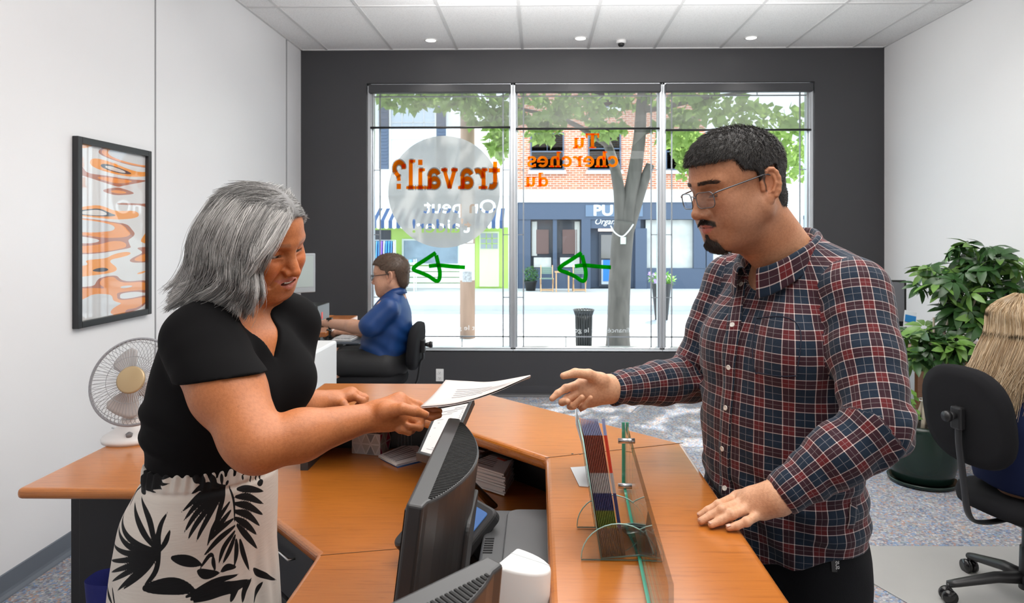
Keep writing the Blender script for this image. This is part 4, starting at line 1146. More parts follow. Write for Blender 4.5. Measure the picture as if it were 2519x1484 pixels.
MB().prism(pq([(937, 1131), (1010, 1098), (1060, 1132), (978, 1152)], DZ), DZ + .0002, DZ + .0012).build('blue_leaflet', mat('blue leaflet', (.03, .10, .30), rough=.4), t)
# tissue box
tb = on(900, 1119, DZ); TBX = Vector((tb.x, tb.y, DZ))
tt = thing('tissue_box', 'cube tissue box patterned with grey and magenta triangles on the desk', 'tissue box', (tb.x, tb.y, DZ))
kx = FPX / tb.y; bw = 78 / kx; bh = .075; bd = .20; TR = rotz(R(-14))
MB().box(TBX + TR @ Vector((0, bd / 2, bh / 2)), (bw, bd, bh), TR).build('carton', mat('pale grey carton', (.60, .57, .55), rough=.6), tt, bevel=.002)
TCOL = [mat('triangle grey', (.22, .21, .21), rough=.6), mat('triangle taupe', (.42, .38, .35), rough=.6), mat('triangle dark', (.06, .06, .07), rough=.6), mat('triangle magenta', (.40, .02, .10), rough=.6), mat('triangle silver', (.50, .48, .48), rough=.6)]
pt = MB()
def tri(o, ux, uy, nrm_, W_, H_, nx, ny, seed):
    for j in range(ny):
        for i in range(nx * 2 + 1):
            s = W_ / nx; h = H_ / ny; x_ = (i - 1) * s / 2; up = (i + j) % 2 == 0
            p = [(x_, 0), (x_ + s, 0), (x_ + s / 2, h)] if up else [(x_, h), (x_ + s / 2, 0), (x_ + s, h)]
            cx, cy = sum(q[0] for q in p) / 3, sum(q[1] for q in p) / 3
            p = [(cx + (q[0] - cx) * .80, j * h + cy + (q[1] - cy) * .80) for q in p]
            p = [(min(max(a, .001), W_ - .001), b) for a, b in p]
            v = [o + ux * a + uy * b + nrm_ * .0006 for a, b in p]
            if (v[1] - v[0]).cross(v[2] - v[0]).dot(nrm_) < 0: v.reverse()
            pt.add(v, [(0, 1, 2)], (i * 7 + j * 5 + seed + i * i) % 5)
X_, Y_, Z_ = TR @ Vector((1, 0, 0)), TR @ Vector((0, 1, 0)), Vector((0, 0, 1))
tri(TBX - X_ * bw / 2, X_, Z_, -Y_, bw, bh, 3, 2, 1)
tri(TBX + X_ * bw / 2, Y_, Z_, X_, bd, bh, 5, 2, 3)
tri(TBX - X_ * bw / 2 + Z_ * bh, X_, Y_, Z_, bw, bd, 3, 4, 2)
pt.build('triangle_pattern', TCOL, tt)
# pencil caddy in the shade
pc = on(1000, 1105, DZ)
cb = thing('mesh_organiser', 'black mesh desk organiser in the shade behind the woman\'s right hand', 'organiser', (pc.x, pc.y, DZ))
MB().span((pc.x - .06, pc.y, DZ + .001), (pc.x + .10, pc.y + .12, DZ + .09)).build('tray', M_black, cb, bevel=.004)
for k in range(5): MB().tube([(pc.x - .03 + .012 * k, pc.y - .001, DZ + .008), (pc.x - .03 + .012 * k, pc.y - .001, DZ + .06)], .0012, 6).build('wire', M_grey, cb)
# cables
def cable(pts, r, m, label, n=7):
    return tag(MB().tube(spline(pts, 7), r, 8).build('cable', m, None, off=pts[0]), label, 'cable')
zc = DZ + .006
M_bluec = mat('blue cable sheath', (.01, .13, .42), rough=.45)
cable([tuple(on(x, y, zc)) for x, y in ((1060, 1360), (1085, 1358), (1110, 1378), (1118, 1400), (1122, 1440))], .0042, M_bluec, 'blue network cable looping on the desk right of the large monitor')
cable([tuple(on(x, y, zc + .01)) for x, y in ((1060, 1352), (1068, 1375), (1080, 1395), (1095, 1405), (1110, 1420))], .005, M_black, 'thick black cable beside the looping blue network cable')
cable([tuple(on(x, y, zc)) for x, y in ((1290, 1470), (1318, 1458), (1345, 1440), (1372, 1430))], .0042, M_bluec, 'blue network cable running under the counter near the white speaker')
cable([tuple(on(x, y, zc + .012)) for x, y in ((1355, 1380), (1330, 1400), (1322, 1440), (1340, 1470), (1352, 1500))], .0045, M_lgrey, 'light grey cable hanging beside the white speaker')
cable([tuple(on(x, y, zc + .004)) for x, y in ((1300, 1455), (1312, 1470), (1318, 1500), (1300, 1530))], .0045, M_black, 'black cable at the foot of the white speaker')

# ------------------------------------------------------------------ things standing on the counter
M_acr = thin_glass('clear acrylic', (.96, .985, .975), .07)
M_edge = mat('green glass edge', (.05, .33, .22), rough=.15, spec=.8)
M_edge2 = mat('pale acrylic edge', (.30, .50, .46), rough=.15, spec=.8)
bh0 = on(1500, 1372, CZ)
BX, BY0, BY1 = bh0.x, bh0.y, bh0.y + .105
ln = -.155            # lean per metre
def bl_(x, y, z): return Vector((BX + x + ln * z, y, CZ + .006 + z))
hd = thing('brochure_holder', 'clear acrylic brochure holder standing on the reception counter', 'brochure holder', (BX, BY0, CZ))
def plate(mbp, p, edge, e=.0015):
    mbp.add(p, [tuple(range(len(p)))])
    edge.tube(p, e, 6, closed=True)
ed = MB(); pl = MB()
plate(pl, [bl_(-.016, BY0 - .012, .0), bl_(-.016, BY1 + .01, .0), bl_(-.016, BY1 + .01, .20), bl_(-.016, BY0 - .012, .20)], ed)
pl.build('back_plate', M_acr, hd, solid=.002); ed.build('back_edge', M_edge2, hd)
ed = MB(); pl = MB()
plate(pl, [bl_(-.016, BY0 - .012, -.002), bl_(-.016, BY1 + .01, -.002), bl_(.075, BY1 + .01, .006), bl_(.075, BY0 - .012, .006)], ed)
pl.build('tray', M_acr, hd, solid=.002); ed.build('tray_edge', M_edge2, hd)
for yy in (BY0 - .013, BY1 + .011):
    ed = MB(); pl = MB()
    p = [Vector((BX - .050, yy, CZ + .002))] + [Vector((BX + .014 + .064 * math.cos(a), yy, CZ + .006 + .058 * math.sin(a))) for a in [PI - PI * i / 16 for i in range(17)]] + [Vector((BX + .079, yy, CZ + .002))]
    plate(pl, p, ed, .0011)
    pl.build('side_support', M_acr, hd, solid=.0015); ed.build('support_edge', M_edge2, hd)
M_navyp = mat('navy brochure print', (.012, .022, .10), rough=.35); M_redp = mat('red brochure print', (.50, .030, .010), rough=.35); M_redd = mat('maroon brochure print', (.18, .035, .02), rough=.35)
M_greenp = mat('olive brochure print', (.10, .14, .02), rough=.35); M_darkp = mat('black brochure print', (.02, .02, .026), rough=.35)
for k in range(13):
    x_ = -.0125 + .0030 * k; th = .0019 if k < 11 else .0027
    if k > 10: x_ += .0008
    mb = MB()
    bands = ((0, .045, 4), (.045, .075, 2 if k < 11 else 3), (.075, .105, 3), (.105, .140, 0), (.140, .205, 1 if k > 10 else 5))
    tw = .003 if k > 10 else 0
    for z0_, z1_, mi_ in bands:
        p = [bl_(x_, BY0, z0_), bl_(x_ + th, BY0, z0_), bl_(x_ + th + tw * 2, BY1, z0_), bl_(x_ + tw * 2, BY1, z0_)]
        q_ = [bl_(x_, BY0, z1_), bl_(x_ + th, BY0, z1_), bl_(x_ + th + tw * 2, BY1, z1_), bl_(x_ + tw * 2, BY1, z1_)]
        mb.add(p + q_, [(0, 4, 7, 3), (1, 2, 6, 5), (0, 1, 5, 4), (2, 3, 7, 6)], mi_)
    mb.add(q_, [(0, 1, 2, 3)], 3); mb.add(p, [(3, 2, 1, 0)], 3)
    o_ = mb.build('brochure', [mat('grey brochure print', (.33, .32, .33), rough=.4), M_redp, M_greenp, M_navyp, M_darkp, M_redd], None, off=tuple(bl_(x_, BY0, 0)))
    if k < 11: tag(o_, 'slim folded brochure with navy top packed in the acrylic holder', 'brochure', 'brochures in the acrylic holder')
    else: tag(o_, ['bright red brochure leaning outside the packed row in the acrylic holder', 'outermost red brochure nearest the glass panel in the acrylic holder'][k - 11], 'brochure', 'brochures in the acrylic holder')
# glass panel with stand-offs
g0 = on(1538, 1195, CZ); g1 = on(1603, 1500, CZ); gz = at(1538, 1040, g0.y).z
gp = thing('glass_screen', 'upright clear glass panel with green edges beside the brochure holder', 'glass panel', (g0.x, g0.y, CZ))
g1 = Vector((g0.x + (g1.x - g0.x) * 1.4, g0.y + (g1.y - g0.y) * 1.4, CZ))
tn = Vector((.0045, 0, 0))
zl = Vector((0, 0, .003))
gpm = MB()
for s in (-1, 1): gpm.add([g0 + zl + tn * s * .7, g1 + zl + tn * s * .7, Vector((g1.x, g1.y, gz)) + tn * s * .7, Vector((g0.x, g0.y, gz)) + tn * s * .7], [(0, 1, 2, 3)])
gpm.build('pane', thin_glass('greenish clear glass', (.965, .985, .975), .045), gp)
for s, w_ in ((-1, .0042), (1, .0042)):
    o_ = tn * s * .95
    MB().bar(g0 + zl + o_, Vector((g0.x, g0.y, gz)) + o_, .0065, w_, (0, 1, 0)).bar(g0 + zl + o_ * .9, g1 + zl + o_ * .9, .0045, .0065).build('polished_edge', M_edge, gp)
for pz in (gz - .03, CZ + .012):
    for yy in (g0.y - .035,):
        xx = g0.x + (g1.x - g0.x) * (.035 / (g0.y - g1.y))
        MB().tube([(xx - .018, yy, pz), (xx + .018, yy, pz)], .0058, 14).build('standoff', M_steel, gp)
# little sign holder
s0 = pq([(1403, 1152), (1462, 1148), (1470, 1202), (1425, 1198)], CZ)
sgn = thing('sign_holder', 'small silver sign holder behind the brochures on the counter', 'sign holder', (s0[0][0], s0[0][1], CZ))
MB().prism(s0, CZ + .0005, CZ + .002).build('foot_plate', mat('brushed silver plate', (.55, .57, .60), rough=.4, metal=.6), sgn)
hgt = .135
q0 = Vector((s0[1][0] - .004, s0[1][1], CZ + .001)); q1 = Vector((s0[2][0] - .006, s0[2][1], CZ + .001)); up_ = Vector((-.040, .02, hgt))
MB().add([q0, q1, q1 + up_, q0 + up_], [(0, 1, 2, 3)]).build('upright_plate', MATS['brushed silver plate'], sgn, solid=.0025)
# ------------------------------------------------------------------ sculpting: smooth unions of rounded shapes, turned into one skin
F32 = np.float32
class Sculpt:
    def __init__(self):
        self.ops = []; self.T = np.eye(4); self.s = 1.0
    def frame(self, o=(0, 0, 0), x=(1, 0, 0), y=(0, 1, 0), z=(0, 0, 1), s=1.0):
        M = np.eye(4)
        for i, a in enumerate((x, y, z)): M[:3, i] = np.array(a, float) * s
        M[:3, 3] = np.array(o, float); self.T = M; self.s = s
    def p(self, a):
        a = np.array([a[0], a[1], a[2]], float); return self.T[:3, :3] @ a + self.T[:3, 3]
    def d(self, a): return (self.T[:3, :3] @ np.array(a, float)) / self.s
    def cap(self, a, b, ra, rb=None, k=.02, mode='+', flat=None):
        rb = ra if rb is None else rb
        a, b, ra, rb, k = self.p(a), self.p(b), ra * self.s, rb * self.s, k * self.s
        fl = (self.d(flat[0]), flat[1]) if flat else None
        m = max(ra, rb) * (max(1, fl[1]) if fl else 1)
        lo, hi = np.minimum(a, b) - m, np.maximum(a, b) + m
        ba = b - a; L2 = float(ba @ ba) + 1e-12
        def f(P):
            q = P - a.astype(F32)
            if fl:
                n = fl[0].astype(F32); c = q @ n - F32(0); t0 = np.clip((q @ ba.astype(F32)) / L2, 0, 1)
                cc = c - t0 * F32(ba @ fl[0])
                q = q + n * (cc * F32(1 / fl[1] - 1))[..., None]
            t = np.clip((q @ ba.astype(F32)) / F32(L2), 0, 1)
            dd = np.linalg.norm(q - t[..., None] * ba.astype(F32), axis=-1) - (ra + (rb - ra) * t)
            return dd * F32(min(1, fl[1]) if fl else 1)
        self.ops.append((f, lo, hi, k, mode)); return self
    def chain(self, pts, rs, k=.02, flat=None, k2=None):
        for i in range(len(pts) - 1):
            self.cap(pts[i], pts[i + 1], rs[i], rs[i + 1], k if i == 0 or k2 is None else k2, '+', flat)
        return self
    def ell(self, c, r, k=.02, mode='+', rot=None):
        c = self.p(c); r = np.array(r, float) * self.s; k = k * self.s
        A = (self.T[:3, :3] / self.s) @ (np.array(rot) if rot is not None else np.eye(3))
        m = np.abs(A) @ r
        def f(P):
            q = (P - c.astype(F32)) @ A.astype(F32)
            k0 = np.linalg.norm(q / r.astype(F32), axis=-1); k1 = np.linalg.norm(q / (r * r).astype(F32), axis=-1)
            return k0 * (k0 - 1) / np.maximum(k1, 1e-6)
        self.ops.append((f, c - m, c + m, k, mode)); return self
    def loft(self, lev, fwd, k=.02, mode='+', sq=2.0):
        """stacked ellipses: rows of z, cx, cy, a (along fwd), b (across), world coordinates"""
        L = np.array(lev, float); o = np.argsort(L[:, 0]); L = L[o]
        zz = np.linspace(L[0, 0], L[-1, 0], 60)
        tang = np.gradient(L, L[:, 0], axis=0) if len(L) > 2 else None
        C = []
        for j in range(1, 5):
            i = np.clip(np.searchsorted(L[:, 0], zz) - 1, 0, len(L) - 2); h = L[i + 1, 0] - L[i, 0]; t = (zz - L[i, 0]) / h
            C.append((2 * t ** 3 - 3 * t ** 2 + 1) * L[i, j] + (t ** 3 - 2 * t ** 2 + t) * h * tang[i, j] + (-2 * t ** 3 + 3 * t ** 2) * L[i + 1, j] + (t ** 3 - t ** 2) * h * tang[i + 1, j])
        f0, f1 = fwd
        m = max(L[:, 3].max(), L[:, 4].max())
        lo = np.array([L[:, 1].min() - m, L[:, 2].min() - m, L[0, 0]]); hi = np.array([L[:, 1].max() + m, L[:, 2].max() + m, L[-1, 0]])
        def f(P):
            z = P[..., 2]; cx, cy, a, b = [np.interp(z, zz, c).astype(F32) for c in C]
            X, Y = P[..., 0] - cx, P[..., 1] - cy
            u, v = X * F32(f0) + Y * F32(f1), -X * F32(f1) + Y * F32(f0)
            ro = (np.abs(u / a) ** sq + np.abs(v / b) ** sq) ** (1 / sq)
            d = (ro - 1) * np.minimum(a, b)
            return np.maximum(d, np.maximum(L[0, 0] - z, z - L[-1, 0]))
        self.ops.append((f, lo, hi, k, mode)); return self
    def fn(self, f, lo, hi, k, mode):
        self.ops.append((f, np.array(lo, float), np.array(hi, float), k, mode)); return self
    def value(self, P):
        D = np.full(P.shape[:-1], .3, F32)
        for f, lo, hi, k, mode in self.ops: D = comb(D, f(P.astype(F32)), k, mode)
        return D
    def field(self, lo, hi, h):
        lo = np.array(lo, float); hi = np.array(hi, float)
        n = np.maximum(np.ceil((hi - lo) / h).astype(int) + 1, 3)
        ax = [(lo[i] + h * np.arange(n[i])).astype(F32) for i in range(3)]
        D = np.full(tuple(n), .3, F32)
        for f, l, u, k, mode in self.ops:
            i0 = np.maximum(np.floor((l - k - 2 * h - lo) / h).astype(int), 0); i1 = np.minimum(np.ceil((u + k + 2 * h - lo) / h).astype(int) + 1, n)
            if np.any(i1 <= i0): continue
            sl = tuple(slice(a, b) for a, b in zip(i0, i1))
            P = np.stack(np.meshgrid(*[ax[i][sl[i]] for i in range(3)], indexing='ij'), -1)
            D[sl] = comb(D[sl], f(P).astype(F32), k, mode)
        return D, lo
def comb(a, b, k, mode):
    if mode == '&': return np.maximum(a, b)
    if mode == '+d': return a + b
    if mode == '-':
        b = -b
        h = np.maximum(k - np.abs(a - b), 0) / max(k, 1e-6); return np.maximum(a, b) + h * h * k * F32(.25)
    h = np.maximum(k - np.abs(a - b), 0) / max(k, 1e-6)
    return np.minimum(a, b) - h * h * k * F32(.25)
def nets(D, lo, h):
    """surface nets: vertices and quads of the zero level"""
    s = D < 0
    c = np.zeros(tuple(np.array(D.shape) - 1), np.int8)
    for i in (0, 1):
        for j in (0, 1):
            for k in (0, 1): c += s[i:s.shape[0] - 1 + i, j:s.shape[1] - 1 + j, k:s.shape[2] - 1 + k]
    A = np.argwhere((c > 0) & (c < 8))
    idx = np.full(c.shape, -1, np.int64); idx[A[:, 0], A[:, 1], A[:, 2]] = np.arange(len(A))
    acc = np.zeros((len(A), 3)); cnt = np.zeros(len(A))
    E = [((0, 0, 0), 0), ((0, 1, 0), 0), ((0, 0, 1), 0), ((0, 1, 1), 0), ((0, 0, 0), 1), ((1, 0, 0), 1), ((0, 0, 1), 1), ((1, 0, 1), 1), ((0, 0, 0), 2), ((1, 0, 0), 2), ((0, 1, 0), 2), ((1, 1, 0), 2)]
    for o, ax in E:
        o = np.array(o); e = np.zeros(3, int); e[ax] = 1
        p0 = A + o; p1 = p0 + e
        d0 = D[p0[:, 0], p0[:, 1], p0[:, 2]]; d1 = D[p1[:, 0], p1[:, 1], p1[:, 2]]
        m = (d0 < 0) != (d1 < 0)
        t = np.where(m, d0 / np.where(m, d0 - d1, 1), 0)
        q = o + t[:, None] * e
        acc += q * m[:, None]; cnt += m
    V = lo + h * (A + acc / cnt[:, None])
    Q = []
    for ax in range(3):
        b, c_ = [(1, 2), (2, 0), (0, 1)][ax]
        s0 = np.moveaxis(s, ax, 0)
        df = s0[:-1] != s0[1:]
        P = np.argwhere(df)
        q = np.zeros((len(P), 3), int)
        others = [i for i in range(3) if i != ax]
        q[:, ax] = P[:, 0]; q[:, others[0]] = P[:, 1]; q[:, others[1]] = P[:, 2]
        lim = np.array(c.shape)
        ok = (q[:, b] > 0) & (q[:, c_] > 0) & (q[:, b] < lim[b]) & (q[:, c_] < lim[c_]) & (q[:, ax] < lim[ax])
        q = q[ok]
        eb = np.zeros(3, int); eb[b] = 1; ec = np.zeros(3, int); ec[c_] = 1
        g = lambda w: idx[w[:, 0], w[:, 1], w[:, 2]]
        quad = np.stack([g(q - eb - ec), g(q - ec), g(q), g(q - eb)], 1)
        inside = s[q[:, 0], q[:, 1], q[:, 2]]
        quad[~inside] = quad[~inside][:, ::-1]
        Q.append(quad)
    return V, np.concatenate(Q)
def relax(V, Q, n=1, f=.5):
    """a light smoothing of the mesh"""
    E = np.concatenate([Q[:, [0, 1]], Q[:, [1, 2]], Q[:, [2, 3]], Q[:, [3, 0]]])
    for _ in range(n):
        S = np.zeros_like(V); c = np.zeros(len(V))
        np.add.at(S, E[:, 0], V[E[:, 1]]); np.add.at(S, E[:, 1], V[E[:, 0]]); np.add.at(c, E[:, 0], 1); np.add.at(c, E[:, 1], 1)
        V = V * (1 - f) + f * S / np.maximum(c, 1)[:, None]
    return V
def carve(sc, blocks, smooth=1):
    """blocks: (lo, hi, h); later blocks leave out what earlier ones covered"""
    VV, QQ, o = [], [], 0
    done = []
    for lo, hi, h in blocks:
        D, l = sc.field(lo, hi, h)
        V, Q = nets(D, l, h)
        if len(Q) == 0: continue
        V = relax(V, Q, smooth)
        C = V[Q].mean(1); keep = np.ones(len(Q), bool)
        for a, b in done: keep &= ~np.all((C > np.array(a) + h * 1.6) & (C < np.array(b) - h * 1.6), axis=1)
        Q = Q[keep]
        VV.append(V); QQ.append(Q + o); o += len(V); done.append((lo, hi))
    V, Q = np.concatenate(VV), np.concatenate(QQ)
    u, inv = np.unique(Q, return_inverse=True)
    return V[u], inv.reshape(Q.shape)
def mesh_np(name, V, Fc, mats, parent, col=None, attrs=None, smooth=True, off=None, corner=None):
    """numpy mesh; Fc is an (n, 3|4) array. col: point colours; attrs: {name: point vectors}; corner: {name: corner vectors}"""
    o3 = Vector((0, 0, 0))
    if parent is not None:
        q = parent
        while q is not None: o3 = o3 + q.location; q = q.parent
    elif off is not None: o3 = Vector(off)
    V = np.asarray(V, float) - np.array(o3)
    me = bpy.data.meshes.new(name)
    n, k = Fc.shape
    me.vertices.add(len(V)); me.vertices.foreach_set('co', V.astype(F32).ravel())
    me.loops.add(n * k); me.loops.foreach_set('vertex_index', Fc.astype(np.int32).ravel())
    me.polygons.add(n); me.polygons.foreach_set('loop_start', np.arange(0, n * k, k, dtype=np.int32))
    me.polygons.foreach_set('use_smooth', np.full(n, smooth))
    if not isinstance(mats, (list, tuple)): mats = [mats]
    for m in mats: me.materials.append(m)
    me.update(calc_edges=True); me.validate()
    if col is not None:
        a = me.color_attributes.new('Col', 'FLOAT_COLOR', 'POINT')
        a.data.foreach_set('color', np.concatenate([col, np.ones((len(col), 1))], 1).astype(F32).ravel())
    for nm, v in (attrs or {}).items():
        a = me.attributes.new(nm, 'FLOAT_VECTOR', 'POINT'); a.data.foreach_set('vector', v.astype(F32).ravel())
    for nm, v in (corner or {}).items():
        a = me.attributes.new(nm, 'FLOAT_VECTOR', 'CORNER'); a.data.foreach_set('vector', v.astype(F32).ravel())
    ob = bpy.data.objects.new(name, me); COL.objects.link(ob)
    if parent is not None: ob.parent = parent
    elif off is not None: ob.location = o3
    return ob
def strands(paths, r0, r1, cols=None):
    """many hairs as thin three-sided tubes. paths: (N, K, 3) array; returns verts, quads, colours"""
    P = np.asarray(paths, float); N, K, _ = P.shape
    T = np.gradient(P, axis=1); T /= np.linalg.norm(T, axis=2, keepdims=True) + 1e-9
    ref = np.zeros_like(T); ref[..., 2] = 1; ref[np.abs(T[..., 2]) > .95] = (1, 0, 0)
    S = np.cross(T, ref); S /= np.linalg.norm(S, axis=2, keepdims=True) + 1e-9
    U = np.cross(S, T)
    rad = (r0 + (r1 - r0) * np.linspace(0, 1, K) ** 1.5)[None, :, None]
    V = np.stack([P + rad * (math.cos(a) * S + math.sin(a) * U) for a in (0, 2 * PI / 3, 4 * PI / 3)], 2)
    base = (np.arange(N) * K * 3)[:, None, None]
    i = np.arange(K - 1)[None, :, None]; j = np.arange(3)[None, None, :]; j2 = (j + 1) % 3
    Q = np.stack([base + i * 3 + j, base + i * 3 + j2, base + (i + 1) * 3 + j2, base + (i + 1) * 3 + j], -1).reshape(-1, 4)
    C = None if cols is None else np.repeat(np.asarray(cols), K * 3, axis=0)
    return V.reshape(-1, 3), Q, C
def waves(seed, n=10, f0=8, f1=40):
    r = np.random.default_rng(seed)
    d = r.normal(size=(n, 3)); d /= np.linalg.norm(d, axis=1)[:, None]
    f = r.uniform(f0, f1, n); ph = r.uniform(0, 6.28, n)
    def g(P):
        return sum(np.sin(P @ (d[i] * f[i]).astype(F32) + F32(ph[i])) for i in range(n)) / math.sqrt(n)
    return g
def sstep(a, b, x):
    t = np.clip((x - a) / (b - a), 0, 1); return t * t * (3 - 2 * t)
def poly_dist(poly, X, Z):
    """signed distance to a 2-D polygon, negative inside"""
    P = np.array(poly, float); n = len(P)
    d = np.full(X.shape, 1e9); s = np.ones(X.shape)
    j = n - 1
    for i in range(n):
        e = P[j] - P[i]; wx, wz = X - P[i, 0], Z - P[i, 1]
        t = np.clip((wx * e[0] + wz * e[1]) / (e @ e), 0, 1)
        d = np.minimum(d, (wx - e[0] * t) ** 2 + (wz - e[1] * t) ** 2)
        c1, c2, c3 = Z >= P[i, 1], Z < P[j, 1], e[0] * wz > e[1] * wx
        flip = (c1 & c2 & c3) | (~c1 & ~c2 & ~c3)
        s = np.where(flip, -s, s); j = i
    return s * np.sqrt(d)

# ------------------------------------------------------------------ heads and hands
def head_frame(o, yaw_dir, pitch, roll=0.0):
    """o: eye-level centre; yaw_dir: (x, y) the face looks along; pitch down in degrees. returns x (forward), y (to its left), z"""
    f = Vector((yaw_dir[0], yaw_dir[1], 0)).normalized(); up = Vector((0, 0, 1)); l = up.cross(f)
    Rm = Matrix.Rotation(R(pitch), 3, l)
    f, up = Rm @ f, Rm @ up
    Rr = Matrix.Rotation(R(roll), 3, f)
    return f, Rr @ l, Rr @ up
def sculpt_head(sc, o, axes, s=1.0, female=False, smile=0.0, mouth_open=0.0, nose=1.0, lids=.6, full=0.0):
    sc.frame(o, axes[0], axes[1], axes[2], s)
    sc.ell((-.014, 0, .036), (.100, .077, .084), .03)
    sc.ell((.020, 0, .040), (.070, .068, .066), .03)
    sc.ell((.030, 0, -.032), (.060, .061 + .006 * full, .085), .03)
    for t in (-1, 1):
        sc.cap((-.006, t * .056, -.050), (.052, t * .030, -.092), .022 + .010 * full, .021 + .006 * full, .03)
        sc.ell((.052, t * .046, -.022 + .006 * smile), (.026, .022, .021), .022)
        sc.ell((.048, t * .042, -.055), (.032, .022 + .004 * full, .026), .03)
        if smile: sc.ell((.070, t * .041, -.030), (.018, .019, .017), .018)
    sc.cap((.066, -.012, -.100), (.066, .012, -.100), .0205, .0205, .026)
    if full: sc.ell((.020, 0, -.098), (.055, .048, .026), .03)
    for t in (-1, 1):
        sc.cap((.086, t * .010, .024), (.070, t * .047, .024), .0085 if female else .0105, .009, .016)
    for t in (-1, 1):
        sc.ell((.0935, t * .0315, .000), (.015, .021, .0135), .012, '-')
    # eye lids round the eyeballs
    for t in (-1, 1):
        sc.ell((.0685, t * .0315, .001), (.0150, .0165, .0140), .006)
        sc.cap((.0834, t * .0215, -.0022 - .003 * lids), (.0785, t * .0425, -.0012 - .003 * lids), .0036 * (1.25 - lids), .0030 * (1.25 - lids), .0014, '-')
        sc.cap((.0845, t * .020, -.0085), (.078, t * .044, -.0080), .0022, .002, .006)
    # nose
    n = nose
    sc.cap((.083, 0, .016), (.0995, 0, -.024), .0085, .0105, .012)
    sc.cap((.0985, 0, -.022), (.1065 + .002 * n, 0, -.0365), .0100, .0118 * n, .008)
    for t in (-1, 1):
        sc.ell((.0945, t * .0135, -.0410), (.0125, .0085 * n, .0088), .007)
        sc.ell((.1010, t * .0068, -.0490), (.0060, .0036, .0035), .003, '-')
    # mouth
    sc.ell((.078, 0, -.069), (.0195, .031, .023), .016)
    w = .025 + .007 * smile; up = .008 * smile; bk = .006 * smile; mo = .006 * mouth_open
    for t in (-1, 1):
        sc.cap((.0958, t * .004, -.0615 + mo * .4), (.0800 - bk, t * w, -.0665 + up), .0052, .0032, .005)
        sc.cap((.0940, t * .004, -.0745 - mo), (.0800 - bk, t * w, -.0680 + up), .0062, .0030, .005)
        sc.cap((.0990, 0, -.0680 - mo * .3), (.0840 - bk, t * (w - (.009 if not mouth_open else .013)), -.0672 + up * .8), .0013 + .0042 * mouth_open, .0010, .0018, '-')
        if mouth_open: sc.ell((.0865, t * .009, -.0672 + up * .10 - mo * .3), (.0150, .0150, .0058 * mouth_open), .002, '-')
        if smile: sc.cap((.092, t * .022, -.046), (.078, t * .040, -.070), .0035, .0035, .012, '-')
    # ears
    for t in (-1, 1):
        Rm = np.array(Matrix.Rotation(R(-12), 3, 'Y') @ Matrix.Rotation(R(t * -24), 3, 'Z'))
        c = np.array((-.024, t * .0815, -.006))
        E = lambda v: tuple(c + Rm @ np.array((v[0], v[1] * t, v[2])))
        sc.ell(tuple(c), (.0205, .0070, .0345), .006, rot=Rm)
        sc.ell(E((.0035, .0085, .000)), (.0125, .0085, .0225), .003, '-', rot=Rm)
        rim = [E((.0175 * math.cos(R(a)), .0045, .0315 * math.sin(R(a)))) for a in range(-20, 231, 25)]
        sc.chain(rim, [.0042] * len(rim), .003)
        ant = [E((-.006, .0045, .018)), E((-.010, .0055, .002)), E((-.004, .0050, -.014)), E((.004, .004, -.018))]
        sc.chain(ant, [.0022, .0026, .0026, .0022], .003)
        sc.ell(E((.002, .001, -.031)), (.0105, .0058, .0105), .005)
        sc.ell(E((.0135, .0035, -.004)), (.0045, .0045, .0075), .004)
    return sc
def hand_from_joints(sc, wrist, fingers, thumb, r=1.0, palm=.0125, wr=.026, fist=False):
    """world joints: fingers = 4 lists [mcp, pip, dip, tip]; thumb = [cmc, mcp, ip, tip]"""
    sc.frame()
    w = Vector(wrist); F_ = [[Vector(p) for p in f] for f in fingers]
    ac = (F_[0][0] - F_[3][0]).normalized()
    for i, f in enumerate(F_):
        b = w + ac * (.012 - .008 * i)
        sc.cap(b, f[0], palm * 1.25 * r, palm * .93 * r, .014)
    for i in range(3): sc.cap(F_[i][0].lerp(w, .12), F_[i + 1][0].lerp(w, .12), palm * .88 * r, palm * .88 * r, .012)
    for i, f in enumerate(F_):
        q = r * (1.0, 1.03, .98, .86)[i]
        sc.chain(f, [.0102 * q, .0090 * q, .0080 * q, .0066 * q], .0055, k2=.003)
        sc.ell(f[1], (.0094 * q,) * 3, .004)
    t = [Vector(p) for p in thumb]
    sc.cap(w.lerp(t[0], .4), t[0], .0165 * r, .0165 * r, .016)
    sc.chain(t, [.0160 * r, .0118 * r, .0105 * r, .0078 * r], .010, k2=.004)
    return sc
# ------------------------------------------------------------------ shared people materials and tools
M_skin = attr_mat('skin', 'Col', rough=.46, bump=.20, bscale=420, spec=.42, sss=.08, mott=.16)
M_hair_a = attr_mat('hair strands', 'Col', rough=.42, spec=.5)
M_eye = attr_mat('eyeball', 'Col', rough=.08, spec=.6)
M_teeth = mat('teeth', (.80, .76, .68), rough=.25)
def hit(sc, px, py, t0=.7, t1=7.0):
    """first point of a sculpted shape along a sight line, with its normal"""
    d = ray(px, py); d.normalize(); t = t0
    for _ in range(240):
        p = np.array(Vector((0, 0, CAM_H)) + d * t)
        v = float(sc.value(p[None, :])[0])
        if v < .0004: break
        t += max(min(v, .05) * .8, .0005)
        if t > t1: return None, None
    e = .003; g = np.array([float(sc.value((p + e * np.eye(3)[i])[None])[0]) - float(sc.value((p - e * np.eye(3)[i])[None])[0]) for i in range(3)])
    return Vector(p), Vector(g / (np.linalg.norm(g) + 1e-9))
def snap(sc, V, off=0.0, it=4):
    """pull points onto a sculpted surface"""
    V = np.array(V, float)
    for _ in range(it):
        v = sc.value(V) - off
        g = np.stack([sc.value(V + .002 * np.eye(3)[i]) - sc.value(V - .002 * np.eye(3)[i]) for i in range(3)], -1)
        V = V - (v[:, None] * g / (np.linalg.norm(g, axis=1, keepdims=True) + 1e-9)).clip(-.05, .05)
    return V
